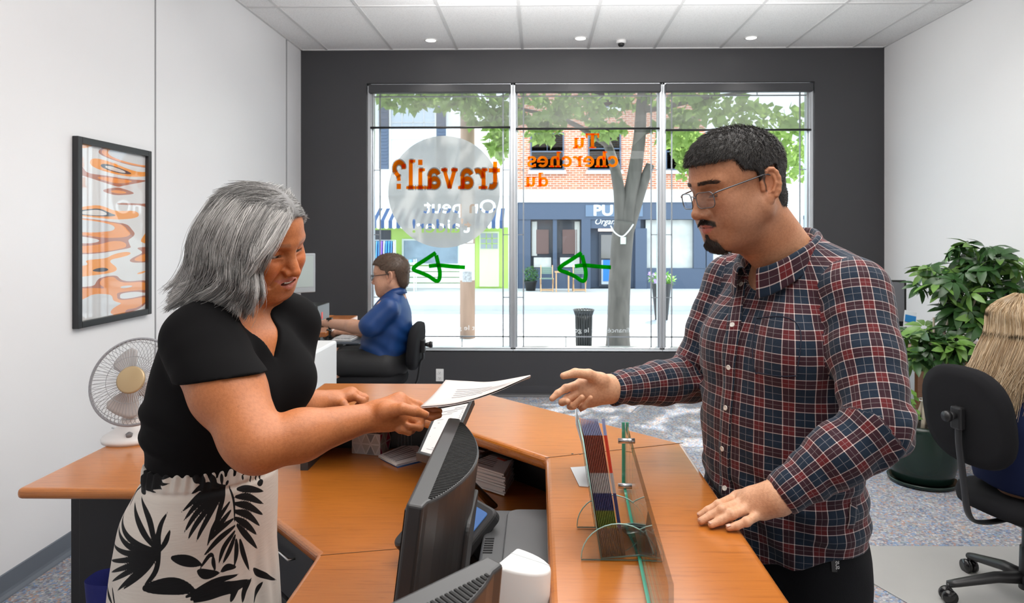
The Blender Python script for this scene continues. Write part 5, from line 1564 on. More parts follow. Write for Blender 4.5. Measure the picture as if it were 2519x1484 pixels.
def normals_of(sc, V):
    g = np.stack([sc.value(V + .002 * np.eye(3)[i]) - sc.value(V - .002 * np.eye(3)[i]) for i in range(3)], -1)
    return g / (np.linalg.norm(g, axis=1, keepdims=True) + 1e-9)
def to_local(V, o, ax, s):
    return ((V - np.array(o)) @ np.array([list(a) for a in ax]).T) / s
def from_local(L, o, ax, s):
    return np.array(o) + (np.asarray(L) * s) @ np.array([list(a) for a in ax])
def paint_face(V, base, o, ax, s, lip, brow=None, brow_up=0.0, blush=(.06, -.02, -.02)):
    L = to_local(V, o, ax, s); x, y, z = L.T; ay = np.abs(y)
    C = np.tile(np.array(base, float), (len(V), 1))
    near = np.linalg.norm(L, axis=1) < .19
    def mix(m, c):
        m = (m * near)[:, None]; C[:] = C * (1 - m) + np.array(c) * m
    ch = np.exp(-(((x - .07) / .03) ** 2 + ((ay - .042) / .022) ** 2 + ((z + .03) / .024) ** 2))
    C[:] = C + (ch * near)[:, None] * np.array(blush)
    nose_ = np.exp(-(((x - .105) / .018) ** 2 + (y / .018) ** 2 + ((z + .036) / .018) ** 2)); C[:] = C + (nose_ * near)[:, None] * np.array(blush) * .8
    ear_ = np.exp(-(((x + .018) / .02) ** 2 + ((ay - .085) / .012) ** 2 + ((z + .006) / .03) ** 2)); C[:] = C + (ear_ * near)[:, None] * np.array(blush) * .8
    return C, L, mix
def eyeballs(parent, o, ax, s, gaze, iris=(.05, .025, .012)):
    for t in (-1, 1):
        n = 18; vs = []; cs = []; g = np.array(gaze, float) / np.linalg.norm(gaze)
        mb = MB(); rows = []
        a1 = np.cross(g, [0, 0, 1]); a1 /= np.linalg.norm(a1); a2 = np.cross(g, a1)
        for i in range(17):
            th = PI * i / 16
            rows.append([np.array([.0695, t * .0315, .0005]) + .0132 * (math.cos(th) * g + math.sin(th) * (math.cos(2 * PI * k / n) * a1 + math.sin(2 * PI * k / n) * a2)) for k in range(n)])
            c = (.008, .006, .006) if th < .2 else (iris if th < .5 else (.62, .58, .55)); cs += [c] * n
        W = from_local(np.array(rows).reshape(-1, 3), o, ax, s)
        Fq = np.array([(i * n + k, i * n + (k + 1) % n, (i + 1) * n + (k + 1) % n, (i + 1) * n + k) for i in range(16) for k in range(n)])
        mesh_np('eye', W, Fq, M_eye, parent, col=np.array(cs))
def short_hair(sc, V, Fq, o, ax, s, n, length, r, cols, seed, flow, lift=.5, parent=None, name='hair', jit=.35, accept=None):
    """short hairs rooted on a mesh; flow(L) gives local direction"""
    g = np.random.default_rng(seed)
    fi = g.integers(0, len(Fq), n)
    w = g.uniform(0, 1, (n, 2)); q = V[Fq[fi]]
    P = (q[:, 0] * (1 - w[:, :1]) + q[:, 1] * w[:, :1]) * (1 - w[:, 1:]) + (q[:, 3] * (1 - w[:, :1]) + q[:, 2] * w[:, :1]) * w[:, 1:]
    nv = np.cross(q[:, 1] - q[:, 0], q[:, 3] - q[:, 0]); nv /= np.linalg.norm(nv, axis=1, keepdims=True) + 1e-12
    L = to_local(P, o, ax, s)
    if accept is not None:
        m = accept(L, g); P, nv, L = P[m], nv[m], L[m]; n = len(P)
    fl = from_local(flow(L), (0, 0, 0), ax, 1.0)
    fl = fl + g.normal(size=fl.shape) * jit
    fl -= nv * np.sum(fl * nv, 1, keepdims=True); fl /= np.linalg.norm(fl, axis=1, keepdims=True) + 1e-9
    ln = (length(L) if callable(length) else np.full(n, length)) * g.uniform(.6, 1.25, n)
    d0 = nv * lift + fl; d0 /= np.linalg.norm(d0, axis=1, keepdims=True)
    d1 = nv * lift * .25 + fl; d1 /= np.linalg.norm(d1, axis=1, keepdims=True)
    p1 = P + d0 * (ln * .5)[:, None]; p2 = p1 + d1 * (ln * .5)[:, None]
    c = np.array(cols)[g.integers(0, len(cols), n)] * g.uniform(.7, 1.3, (n, 1))
    return strands(np.stack([P - nv * .0008, p1, p2], 1), r, r * .35, c)

# plaid shirting ------------------------------------------------------------------------------------------------
def make_plaid():
    m = bpy.data.materials.new('navy and burgundy plaid cotton'); m.use_nodes = True
    nt = m.node_tree; p = nt.nodes['Principled BSDF']; p.inputs['Roughness'].default_value = .85; p.inputs['Sheen Weight'].default_value = .12; p.inputs['Specular IOR Level'].default_value = .25
    a = nt.nodes.new('ShaderNodeAttribute'); a.attribute_name = 'puv'
    sp = nt.nodes.new('ShaderNodeSeparateXYZ'); nt.links.new(a.outputs['Vector'], sp.inputs[0])
    def N(op, x, y=None):
        q = nt.nodes.new('ShaderNodeMath'); q.operation = op
        for i, v in enumerate((x, y)):
            if v is None: continue
            if isinstance(v, (int, float)): q.inputs[i].default_value = v
            else: nt.links.new(v, q.inputs[i])
        return q.outputs[0]
    def axis(v, per):
        f = N('FRACT', N('DIVIDE', v, per))
        band = N('LESS_THAN', f, .40)
        ln = N('MAXIMUM', N('LESS_THAN', N('ABSOLUTE', N('SUBTRACT', f, .02)), .016), N('LESS_THAN', N('ABSOLUTE', N('SUBTRACT', f, .40)), .016))
        th = N('MAXIMUM', N('LESS_THAN', N('ABSOLUTE', N('SUBTRACT', f, .21)), .007), N('LESS_THAN', N('ABSOLUTE', N('SUBTRACT', f, .70)), .009))
        return band, ln, th
    b1, l1, t1 = axis(sp.outputs[0], .052); b2, l2, t2 = axis(sp.outputs[1], .050)
    def mixc(f, c0, c1):
        q = nt.nodes.new('ShaderNodeMix'); q.data_type = 'RGBA'
        nt.links.new(f, q.inputs[0]) if not isinstance(f, float) else None
        for i, c in ((6, c0), (7, c1)):
            if isinstance(c, tuple): q.inputs[i].default_value = (*c, 1)
            else: nt.links.new(c, q.inputs[i])
        return q.outputs[2]
    navy, mix_, red = (.0055, .0150, .032), (.030, .0085, .015), (.100, .0095, .012)
    c = mixc(N('MULTIPLY', N('ADD', b1, b2), .5), navy, navy)
    base = mixc(b1, navy, mix_); base2 = mixc(b1, mix_, red); base = mixc(b2, base, base2)
    base = mixc(N('MULTIPLY', N('MAXIMUM', t1, t2), .32), base, (.45, .42, .42))
    base = mixc(N('MULTIPLY', N('MAXIMUM', l1, l2), .55), base, (.58, .49, .47))
    base = mixc(N('MULTIPLY', N('MULTIPLY', l1, l2), .85), base, (.80, .74, .70))
    nt.links.new(base, p.inputs['Base Color'])
    tc = nt.nodes.new('ShaderNodeTexCoord'); n = nt.nodes.new('ShaderNodeTexNoise'); n.inputs['Scale'].default_value = 24; n.inputs['Detail'].default_value = 4
    nt.links.new(tc.outputs['Object'], n.inputs['Vector'])
    b = nt.nodes.new('ShaderNodeBump'); b.inputs['Strength'].default_value = .25; b.inputs['Distance'].default_value = .02
    nt.links.new(n.outputs['Fac'], b.inputs['Height']); nt.links.new(b.outputs['Normal'], p.inputs['Normal'])
    return m
M_plaid = make_plaid()

# ------------------------------------------------------------------ the man at the counter
MO = Vector((.575, 1.60, 1.40))
mf = Vector((-.87, -.50, 0)).normalized(); ml = Vector((0, 0, 1)).cross(mf)
man = thing('person', 'man with short black hair, glasses and goatee in a plaid shirt, standing at the counter', 'person', (MO.x, MO.y, 0))
def mp(f, l, z): return MO + mf * f + ml * l + Vector((0, 0, z - 1.40))
LS, LE, LW = mp(-.005, .178, 1.395), at(2160, 1050, 1.30), at(1912, 1224, 1.305)
RS, RE, RW = mp(-.005, -.178, 1.395), at(1703, 932, 1.75), at(1500, 957, 1.60)
mho = at(1810, 459, 1.53); mha = head_frame(mho, (-math.cos(R(20)), -math.sin(R(20))), 14)
HS = 1.035
sk = Sculpt()
sculpt_head(sk, mho, mha, HS, nose=1.05, lids=.62, full=.75)
sk.frame()
hb = Vector(from_local(np.array([[-.030, 0, -.045]]), mho, mha, HS)[0])
nb = mp(-.035, 0, 1.44)
sk.cap(hb, nb, .058, .066, .035); sk.cap(Vector(from_local(np.array([[.012, 0, -.085]]), mho, mha, HS)[0]), mp(.02, 0, 1.45), .040, .046, .035)
sk.ell(Vector(from_local(np.array([[.028, 0, -.125]]), mho, mha, HS)[0]), (.011,) * 3, .02)
sk.loft([(0.90, *(MO + mf * .01).xy, .12, .155), (1.10, *(MO + mf * .012).xy, .125, .16), (1.30, *MO.xy, .11, .155), (1.42, *(MO - mf * .01).xy, .075, .12), (1.47, *(MO - mf * .015).xy, .05, .06)], (mf.x, mf.y), .03)
for S_, E_, W_p in ((LS, LE, LW), (RS, RE, RW)):
    sk.cap(S_, E_, .048, .041, .03); sk.cap(E_, E_.lerp(W_p, .35), .041, .042, .02); sk.cap(E_.lerp(W_p, .35), W_p, .042, .028, .02)
# left hand resting on the counter
lf = [[(1812, 1224, .993), (1769, 1243, .990), (1742, 1257, .979), (1723, 1268, .970)], [(1834, 1234, .996), (1777, 1255, .990), (1748, 1270, .977), (1725, 1282, .969)], [(1855, 1247, .994), (1801, 1266, .986), (1772, 1281, .975), (1750, 1291, .969)], [(1874, 1262, .988), (1837, 1284, .980), (1812, 1294, .972), (1793, 1299, .968)]]
lf = [[on(*p) for p in f] for f in lf]
lt = [on(1872, 1226, .985), on(1838, 1222, .975), on(1812, 1225, .971), on(1790, 1232, .970)]
hand_from_joints(sk, LW, lf, lt, 1.06, palm=.0125)
sk.cap(LW, lf[1][0].lerp(LW, .3), .030, .024, .02)
# right hand held out, palm up
rf = [[(1428, 944, 1.585), (1392, 956, 1.565), (1372, 968, 1.552), (1358, 981, 1.545)], [(1430, 962, 1.585), (1395, 982, 1.565), (1383, 990, 1.545), (1396, 988, 1.530)], [(1438, 978, 1.588), (1405, 1000, 1.572), (1411, 999, 1.548), (1432, 978, 1.537)], [(1452, 988, 1.590), (1430, 1005, 1.575), (1437, 1000, 1.552), (1453, 979, 1.543)]]
rf = [[at(*p) for p in f] for f in rf]
rt = [at(1478, 936, 1.575), at(1448, 921, 1.560), at(1415, 918, 1.545), at(1386, 925, 1.540)]
hand_from_joints(sk, RW, rf, rt, 1.0)
sk.cap(RW, at(1455, 962, 1.59), .028, .026, .02)
hx = np.array(mho)
fc_ = np.array(mho + mha[0] * .072 + mha[2] * -.03)
blocks = [(fc_ - [.062, .075, .085], fc_ + [.055, .06, .085], .0013), (from_local(np.array([[-.024, .083, -.006]]), mho, mha, HS)[0] - [.032, .03, .05], from_local(np.array([[-.024, .083, -.006]]), mho, mha, HS)[0] + [.032, .03, .05], .0013), (hx - .155, hx + np.array([.155, .155, .17]), .0022),
          (np.array(on(1715, 1300, .955)) - [.02, .06, .0], np.array(LW) + [.035, .07, .06], .0018),
          (np.array(at(1350, 1010, 1.52)) - [.02, .03, .01], np.array(RW) + [.02, .06, .06], .0018),
          ((-.1, 1.1, .8), (.95, 1.95, 1.55), .007)]
V, Q = carve(sk, blocks)
base = np.array([.66, .36, .215])
C, L, mix = paint_face(V, base, mho, mha, HS, None)
x, y, z = L.T; ay = np.abs(y); near = np.linalg.norm(L, axis=1) < .2
hm = sstep(.95, 1.25, V[:, 2])[:, None] * np.exp(-np.maximum(0, np.linalg.norm(V - hx, axis=1) - .16) / .05)[:, None]
C = C * (1 - hm) + C * np.array([.70, .57, .48]) * hm
def mixm(m, c):
    global C
    m = (m * near)[:, None]; C = C * (1 - m) + np.array(c) * m
mixm(.30 * sstep(.02, -.03, z) * sstep(-.03, .02, x) * sstep(.10, -.02, z) * (z > -.15), (.22, .13, .09))       # stubble
lipm = sstep(.0015, -.0015, np.maximum(np.abs(z + .068) - .0125 * (1 - (ay / .029) ** 2), ay - .028)) * (x > .07)
mixm(lipm * .85, (.47, .13, .10)); mixm(sstep(.0016, .0006, np.abs(z + .0680 + .02 * ay)) * sstep(.028, .024, ay) * (x > .07) * .8, (.10, .03, .025))
browm = sstep(.004, .0015, np.abs(z - (.0265 + .05 * (ay - .03) * (ay < .035) - .14 * (ay - .035) * (ay >= .035))) - .0012) * sstep(.009, .013, ay) * sstep(.058, .050, ay) * (x > .04)
mixm(browm * .55, (.022, .016, .012))
lash = sstep(.0032, .0012, np.abs(z + .0045 + .02 * (ay - .03))) * sstep(.018, .022, ay) * sstep(.047, .043, ay) * (x > .06)
mixm(lash * .75, (.03, .018, .014))
goat = (sstep(.028, .022, ay) * sstep(-.090, -.100, z) * sstep(-.126, -.116, z) * (x > .035)) + sstep(.006, .004, ay) * sstep(-.080, -.084, z) * sstep(-.1, -.095, z) * (x > .06)
mous = sstep(.005, .002, np.abs(z + .0545 + .36 * np.maximum(0, ay - .010)) - .0016) * sstep(.034, .029, ay) * (x > .06)
mixm(np.clip(goat + mous, 0, 1) * .85, (.020, .014, .011))
# shaved sides and nape under the hair
hp = [(.130, .070), (.062, .066), (.042, .064), (.030, .036), (.004, .030), (-.003, .014), (-.008, -.022), (-.016, -.021), (-.018, .030), (-.052, .032), (-.060, -.045), (-.076, -.092), (-.14, -.092), (-.14, .17), (.13, .17)]
scalp = sstep(.000, -.005, poly_dist(hp, x, z)) * sstep(-.072, -.058, z)
mixm(scalp * .93, (.014, .012, .011))
body = mesh_np('body', V, Q, M_skin, man, col=C)
eyeballs(man, mho, mha, HS, (1, .05, -.42))
# finger nails
nl = MB()
def nail(tip, dip, up, w=.0045, ln_=.0085):
    d = (Vector(tip) - Vector(dip)).normalized(); up = (Vector(up) - d * Vector(up).dot(d)).normalized(); s = d.cross(up)
    c = Vector(tip) + up * .0063 + d * .0005
    nl.grid([[c + d * (ln_ * (u - .55)) + s * (w * t_) + up * (-.0012 * t_ * t_ - .0012 * max(0, u - .6)) for t_ in (-1, -.5, 0, .5, 1)] for u in (0, .33, .66, 1)])
for f in lf: nail(f[3], f[2], (-.25, -.1, 1))
nl.build('finger_nails', mat('finger nail', (.66, .40, .31), rough=.3), man, solid=.0006)

# hair: a close cap and many short hairs
hs = Sculpt(); hs.frame(mho, *mha, HS)
hs.ell((-.014, 0, .036), (.1075, .0835, .0890), .02); hs.ell((.022, 0, .046), (.0745, .0735, .070), .03)
hs.ell((-.070, 0, -.035), (.042, .050, .060), .02)
def hregion(P):
    Lq = to_local(P.reshape(-1, 3), mho, mha, HS)
    d = poly_dist(hp, Lq[:, 0], Lq[:, 2])
    d = np.maximum(d, -.12 - Lq[:, 2])
    return (d.reshape(P.shape[:-1]) * HS).astype(F32)
hs.fn(hregion, hx - .3, hx + .3, .01, '&')
Vh, Qh = carve(hs, [(hx - .17, hx + .19, .003)])
Vh = Vh + .0009 * waves(5, 12, 250, 600)(Vh.astype(F32))[:, None] * (Vh - hx) / np.linalg.norm(Vh - hx, axis=1, keepdims=True)
def flow(Lq):
    o_ = np.zeros_like(Lq); o_[:, 0] = .75 * (Lq[:, 2] > .05) + .1; o_[:, 2] = -.55; o_[:, 1] = np.sign(Lq[:, 1]) * .15; return o_
ln_h = lambda Lq: .0035 + .0095 * sstep(.0, .09, Lq[:, 2])
S1 = short_hair(hs, Vh, Qh, mho, mha, HS, 22000, ln_h, .00040, [(.012, .010, .009), (.022, .017, .014), (.008, .007, .007), (.04, .032, .027)], 3, flow, lift=.8)
Vall = np.concatenate([Vh, S1[0]]); Qall = np.concatenate([Qh, S1[1] + len(Vh)]); Call = np.concatenate([np.tile([.010, .0085, .008], (len(Vh), 1)), S1[2]])
label_part(mesh_np('hair', Vall, Qall, M_hair_a, man, col=Call), 'short black hair')
# goatee, moustache and brows
facef = V[Q].mean(1); Lf = to_local(facef, mho, mha, HS); fx_, fy_, fz2 = Lf.T; fa = np.abs(fy_)
def sel(m): return Q[m]
gm = ((fa < .027) & (fz2 < -.091 - .012 * (fa / .027)) & (fz2 > -.128) & (fx_ > .034)) | ((fa < .005) & (fz2 < -.083) & (fz2 > -.10) & (fx_ > .06)) | ((np.abs(fz2 + .0545 + .36 * np.maximum(0, fa - .010)) < .0042 - .0016 * fa / .03) & (fa < .031) & (fx_ > .06))
def gflow(Lq):
    o_ = np.zeros_like(Lq); o_[:, 2] = -1; o_[:, 0] = .25; o_[:, 1] = np.sign(Lq[:, 1]) * .5 * (Lq[:, 2] > -.07); return o_
G1 = short_hair(sk, V, sel(gm & np.all(np.abs(Lf) < .15, 1)), mho, mha, HS, 3600, lambda Lq: np.where(Lq[:, 2] < -.088, .013, .0065), .00038, [(.015, .011, .009), (.03, .02, .014), (.05, .03, .02)], 8, gflow, lift=.7, jit=.3)
bm_ = (np.abs(fz2 - (.0265 + .05 * (fa - .03) * (fa < .035) - .14 * (fa - .035) * (fa >= .035))) < .0036) & (fa > .010) & (fa < .055) & (fx_ > .04)
for t_ in (-1, 1):
    B1 = short_hair(sk, V, sel(bm_ & (fy_ * t_ > 0) & np.all(np.abs(Lf) < .15, 1)), mho, mha, HS, 300, .0075, .0003, [(.012, .009, .008), (.025, .018, .014)], 9, lambda Lq: np.stack([-.3 + 0 * Lq[:, 0], np.sign(Lq[:, 1]), .1 + 0 * Lq[:, 0]], 1), lift=.35, jit=.15)
    mesh_np('eyebrow', B1[0], B1[1], M_hair_a, man, col=B1[2])
label_part(mesh_np('goatee', G1[0], G1[1], M_hair_a, man, col=G1[2]), 'black goatee and moustache')
# glasses
def hl(x_, y_, z_): return Vector(from_local(np.array([[x_, y_, z_]]), mho, mha, HS)[0])
M_rim = mat('gunmetal spectacle frame', (.16, .16, .17), rough=.25, metal=.9)
gl = MB()
for t in (-1, 1):
    loop = [(a, b) for a, b in rrect(.050, .033, .011, 4, 0, 0)]
    P3 = [hl(.1085 - .30 * abs(a * 1 + 0) * 0 - .18 * (t * a + .025), t * .034 + a, -.008 + b + .10 * 0) for a, b in loop]
    gl.tube(P3, .0012, 6, closed=True)
rim = gl.build('glasses', M_rim, man)
for t in (-1, 1):
    loop = rrect(.049, .032, .0105, 4, 0, 0)
    MB().add([hl(.1085 - .18 * (t * a + .025), t * .034 + a, -.008 + b) for a, b in loop], [tuple(range(len(loop)))]).build('lens', thin_glass('spectacle lens', (.96, .96, .98), .045), rim)
    MB().tube(spline([hl(.1005, t * .0590, .002), hl(.092, t * .0665, .006), hl(.055, t * .0735, .010), hl(.015, t * .0795, .014), hl(-.018, t * .0835, .016), hl(-.035, t * .083, .004), hl(-.043, t * .080, -.016)], 5), .0017, 7).build('temple', M_rim, rim)
MB().tube(spline([hl(.1085, -.010, -.001), hl(.1125, 0, .003), hl(.1085, .010, -.001)], 4), .0012, 6).build('bridge', M_rim, rim)

# shirt -----------------------------------------------------------------------------------------------------------
to = Sculpt(); to.frame()
def lev(z_, f_, a_, b_):
    c = MO + mf * f_; return (z_, c.x, c.y, a_, b_)
to.loft([lev(.775, -.004, .128, .182), lev(.86, .006, .140, .186), lev(.96, .018, .147, .188), lev(1.06, .022, .148, .188), lev(1.15, .018, .146, .188), lev(1.25, .010, .136, .188), lev(1.33, .000, .118, .182), lev(1.40, -.010, .095, .165), lev(1.45, -.018, .070, .125), lev(1.485, -.028, .052, .070), lev(1.50, -.030, .035, .045)], (mf.x, mf.y), .02, sq=2.25)
for t in (-1, 1): to.cap(mp(-.03, t * .055, 1.458), mp(-.012, t * .165, 1.408), .052, .060, .035)
for t in (-1, 1): to.ell(mp(.085, t * .085, 1.26), (.060, .085, .085), .05)
ar = Sculpt(); ar.frame()
ar.cap(LS, LS.lerp(LE, .5), .070, .068, .02); ar.cap(LS.lerp(LE, .5), LE, .068, .061, .01); ar.cap(LE, LE.lerp(LW, .4), .061, .058, .02); ar.cap(LE.lerp(LW, .4), LW.lerp(LE, .07), .058, .041, .012)
ar.cap(RS, RS.lerp(RE, .5), .068, .062, .02); ar.cap(RS.lerp(RE, .5), RE, .062, .054, .01); ar.cap(RE, RE.lerp(RW, .4), .054, .052, .02); ar.cap(RE.lerp(RW, .4), RW.lerp(RE, .05), .052, .041, .012)
wv1, wv2 = waves(21, 8, 14, 30), waves(22, 10, 40, 75)
def seg_t(P, a, b):
    a, b = np.array(a), np.array(b); d = b - a; return np.clip(((P - a) @ d) / (d @ d), 0, 1)
def folds(P):
    sh = P.shape[:-1]; P = P.reshape(-1, 3).astype(np.float64)
    d = .0016 * wv1(P.astype(F32)) + .0006 * wv2(P.astype(F32))
    for S_, E_, W_p, amp in ((LS, LE, LW, .0052), (RS, RE, RW, .0060)):
        n1 = np.array((E_ - S_).normalized()); n2 = np.array((W_p - E_).normalized())
        r_ = np.linalg.norm(P - np.array(E_), axis=1)
        wob = .012 * wv1((P * 1.7).astype(F32))
        g_ = np.exp(-(r_ / .085) ** 2)
        d = d + amp * g_ * np.sin(((P - np.array(E_)) @ (n1 - n2) * 95) + wob * 160)
        far = np.exp(-(np.linalg.norm(P - np.array(W_p), axis=1) / .10) ** 2)
        d = d + .0024 * far * np.sin((P - np.array(W_p)) @ n2 * 130 + wob * 200)
        q = np.exp(-(np.linalg.norm(P - np.array(S_) - np.array([0, 0, -.07]), axis=1) / .08) ** 2)
        d = d + .0035 * q * np.sin(((P - np.array(S_)) @ np.array([.6, .5, 1.0])) * 75 + wob * 120)
    Lx = (P - np.array(MO)) @ np.array(ml)
    low = sstep(1.15, .85, P[:, 2])
    d = d + .0028 * low * np.sin(Lx * 70 + 9 * np.sin(P[:, 2] * 6) + 1.2 * wv1(P.astype(F32)))
    d = d + .0022 * np.exp(-((P[:, 2] - .93) / .07) ** 2) * np.sin(P[:, 2] * 120 + Lx * 30)
    return (1.4 * d).reshape(sh).astype(F32)
def hemcut(P):
    Ly = (P - np.array(MO, dtype=F32)) @ np.array(ml, dtype=F32)
    return (F32(.800) + F32(.045) * (Ly / F32(.18)) ** 2 - P[..., 2])
shirt_s = Sculpt(); shirt_s.ops = list(to.ops)
shirt_s.fn(hemcut, (.2, 1.2, .7), (1, 2, 1.0), .004, '&')
for o_ in ar.ops: f_, l_, u_, k_, m_ = o_; shirt_s.ops.append((f_, l_, u_, .016, m_))
shirt_s.fn(folds, (-.1, 1.1, .7), (1.0, 2.0, 1.56), .0, '+d')
shirt_s.frame()
for E_, W_p in ((LE, LW), (RE, RW)):
    dv = (W_p - E_).normalized(); shirt_s.cap(W_p + dv * .062, W_p + dv * .14, .074, .074, .002, '-')
cn_b, cn_f = MO - mf * .062 + Vector((0, 0, .092)), MO + mf * .105 + Vector((0, 0, .022))
cn_c = (cn_b + cn_f) / 2; ax_c = Vector((0, 0, 1)) * .92 + mf * .39; ax_c = (ax_c - (cn_f - cn_b).normalized() * ax_c.dot((cn_f - cn_b).normalized())).normalized()
cn_d = (cn_f - cn_b).normalized(); cn_ra, cn_rb = (cn_f - cn_b).length / 2, .070
for u_ in (-.34, .0, .36):
    q_ = cn_c + cn_d * cn_ra * u_ * 1.0
    shirt_s.cap(q_ - ax_c * .0, q_ + ax_c * .14, .064, .066, .003, '-')
shirt_s.cap(cn_f - cn_d * .02 + ax_c * .02, cn_f + mf * .012 + Vector((0, 0, -.040)), .034, .006, .003, '-')
Vs, Qs = carve(shirt_s, [((-.02, 1.15, .77), (.95, 1.92, 1.53), .0048)], smooth=1)
def arm_uv(P, S_, E_, W_p):
    S_, E_, W_p = np.array(S_), np.array(E_), np.array(W_p)
    d1, d2 = E_ - S_, W_p - E_; L1 = np.linalg.norm(d1); L2 = np.linalg.norm(d2); n1, n2 = d1 / L1, d2 / L2
    r1 = np.array([0, -1., .2]); r1 -= n1 * (r1 @ n1); r1 /= np.linalg.norm(r1); r2 = r1 - n2 * (r1 @ n2); r2 /= np.linalg.norm(r2)
    q1, q2 = np.cross(n1, r1), np.cross(n2, r2)
    t1, t2 = np.clip((P - S_) @ n1, -.1, L1), np.clip((P - E_) @ n2, 0, L2)
    D1 = np.linalg.norm(P - S_ - t1[:, None] * n1, axis=1); D2 = np.linalg.norm(P - E_ - t2[:, None] * n2, axis=1)
    fore = D2 < D1
    ang = np.where(fore, np.arctan2((P - E_) @ q2, (P - E_) @ r2), np.arctan2((P - S_) @ q1, (P - S_) @ r1))
    s_ = np.where(fore, L1 + (P - E_) @ n2, (P - S_) @ n1)
    return np.stack([ang * .066, s_ * 1.0, 0 * s_], 1), np.where(fore, 1, 0)
cen = Vs[Qs].mean(1)
vt, va = to.value(cen), ar.value(cen)
PV = Vs[Qs].reshape(-1, 3)
rel = PV - np.array(MO); phi = np.arctan2(rel @ np.array(ml), rel @ np.array(mf) + .02)
UVt = np.stack([phi * .165 + .004, PV[:, 2], 0 * phi], 1)
leftside = np.linalg.norm(cen - np.array(LE), axis=1) < np.linalg.norm(cen - np.array(RE), axis=1)
ul, _ = arm_uv(PV, LS, LE, LW); ur, _ = arm_uv(PV, RS, RE, RW)
sel_arm = np.repeat(va < vt + .004, 4); sl_ = np.repeat(leftside, 4)
UV = np.where(sel_arm[:, None], np.where(sl_[:, None], ul, ur), UVt)
shirt = mesh_np('shirt', Vs, Qs, M_plaid, man, corner={'puv': UV})
label_part(shirt, 'navy and burgundy plaid button-down shirt')
def strip(sc, pix, wd, off, nm, parent, uvoff=0.0, mats=None, n=40):
    """a band of cloth lying on the shirt along points of the picture"""
    c = [hit(sc, *p) for p in pix]; pts = [q[0] for q in c if q[0] is not None]; nr = [q[1] for q in c if q[0] is not None]
    sp_ = spline(pts, 6); ns = spline([tuple(q) for q in nr], 6)
    rows, uv = [], []
    for i, p in enumerate(sp_):
        p = Vector(p); t = Vector(sp_[min(i + 1, len(sp_) - 1)]) - Vector(sp_[max(i - 1, 0)]); s_ = Vector(ns[i]).cross(t).normalized()
        rows.append([p + s_ * wd * u for u in (-.5, -.25, 0, .25, .5)]); uv += [(uvoff + wd * u, p.z, 0) for u in (-.5, -.25, 0, .25, .5)]
    A = snap(sc, np.array([list(q) for r_ in rows for q in r_]), off)
    n_ = 5; Fq = np.array([(i * n_ + k, i * n_ + k + 1, (i + 1) * n_ + k + 1, (i + 1) * n_ + k) for i in range(len(rows) - 1) for k in range(n_ - 1)])
    o_ = mesh_np(nm, A, Fq, mats or M_plaid, parent, attrs={'puv': np.array(uv)})
    md = o_.modifiers.new('thick', 'SOLIDIFY'); md.thickness = .0022
    return o_
strip(shirt_s, [(1826, 690), (1815, 745), (1806, 800), (1800, 850), (1795, 905), (1790, 1000), (1783, 1100), (1786, 1200), (1796, 1240)], .033, .0022, 'placket', shirt, .009)
strip(shirt_s, [(2098, 1240), (2096, 1270), (2090, 1300)], .02, .0015, 'side_seam', shirt, .03)
for px, py in ((1826, 701), (1803, 801), (1795, 904), (1788, 1004), (1780, 1104), (1785, 1202)):
    p, n_ = hit(shirt_s, px, py)
    d_, s_, u_ = basis(n_)
    Mb = frame(p + n_ * .0042, s_, u_, d_).to_3x3()
    MB().lathe([(.0058, -.001), (.0060, .0008), (.0052, .0017), (.0040, .0011), (0, .0011)], p + n_ * .0040, Mb, n=18).build('button', mat('pearl shirt button', (.72, .68, .62), rough=.3), shirt)
p, n_ = hit(shirt_s, 1884, 664)
if p is not None:
    d_, s_, u_ = basis(n_); MB().lathe([(.0045, -.004), (.0046, .0008), (.0038, .0014), (0, .001)], p + n_ * .014, frame(p, s_, u_, d_).to_3x3(), n=16).build('button', MATS['pearl shirt button'], shirt)
# chest pocket outline
pk = [hit(shirt_s, *p) for p in ((1862, 783), (1962, 798), (1960, 915), (1950, 925), (1870, 918), (1856, 908))]
pp = [q[0] + q[1] * .0012 for q in pk]
MB().tube([tuple(q) for q in snap(shirt_s, np.array(spline([tuple(p) for p in pp + [pp[0]]], 8)), .0009)], .0011, 5).build('pocket_seam', mat('navy thread', (.012, .016, .035), rough=.8), shirt)
# collar
rows, uv = [], []
NA = 44
for i in range(NA + 1):
    a = R(-164 + 328 * i / NA); fr_ = abs(a) / R(164)
    pt0 = cn_c - cn_d * math.cos(a) * cn_ra + ml * math.sin(a) * cn_rb
    dirv = (-cn_d * math.cos(a) / cn_ra + ml * math.sin(a) / cn_rb).normalized()
    g_ = sstep(.55, 1.0, fr_)
    up_ = (Vector((0, 0, 1)) * .8 + ax_c * .6).normalized()
    prof = [(-.002, .000), (.000, .018), (.003, .033 - .012 * g_), (.008, .038 - .013 * g_), (.013, .034 - .014 * g_), (.017, .018 - .016 * g_), (.021, .000 - .018 * g_), (.024, -.010 - .026 * g_)]
    rows.append([pt0 + dirv * (r_ + .004) + up_ * h_ + cn_d * (.008 * g_ * (j / 7)) for j, (r_, h_) in enumerate(prof)])
    uv += [(a * .075, 1.2 + .012 * j, 0) for j in range(len(prof))]
A = np.array([list(p) for r_ in rows for p in r_]); n_ = 8
Fq = np.array([(i * n_ + k, (i + 1) * n_ + k, (i + 1) * n_ + k + 1, i * n_ + k + 1) for i in range(NA) for k in range(n_ - 1)])
co = mesh_np('collar', A, Fq, M_plaid, shirt, attrs={'puv': np.array(uv)})
md = co.modifiers.new('thick', 'SOLIDIFY'); md.thickness = .003; md.offset = 1
md = co.modifiers.new('round', 'SUBSURF'); md.levels = 1; md.render_levels = 1
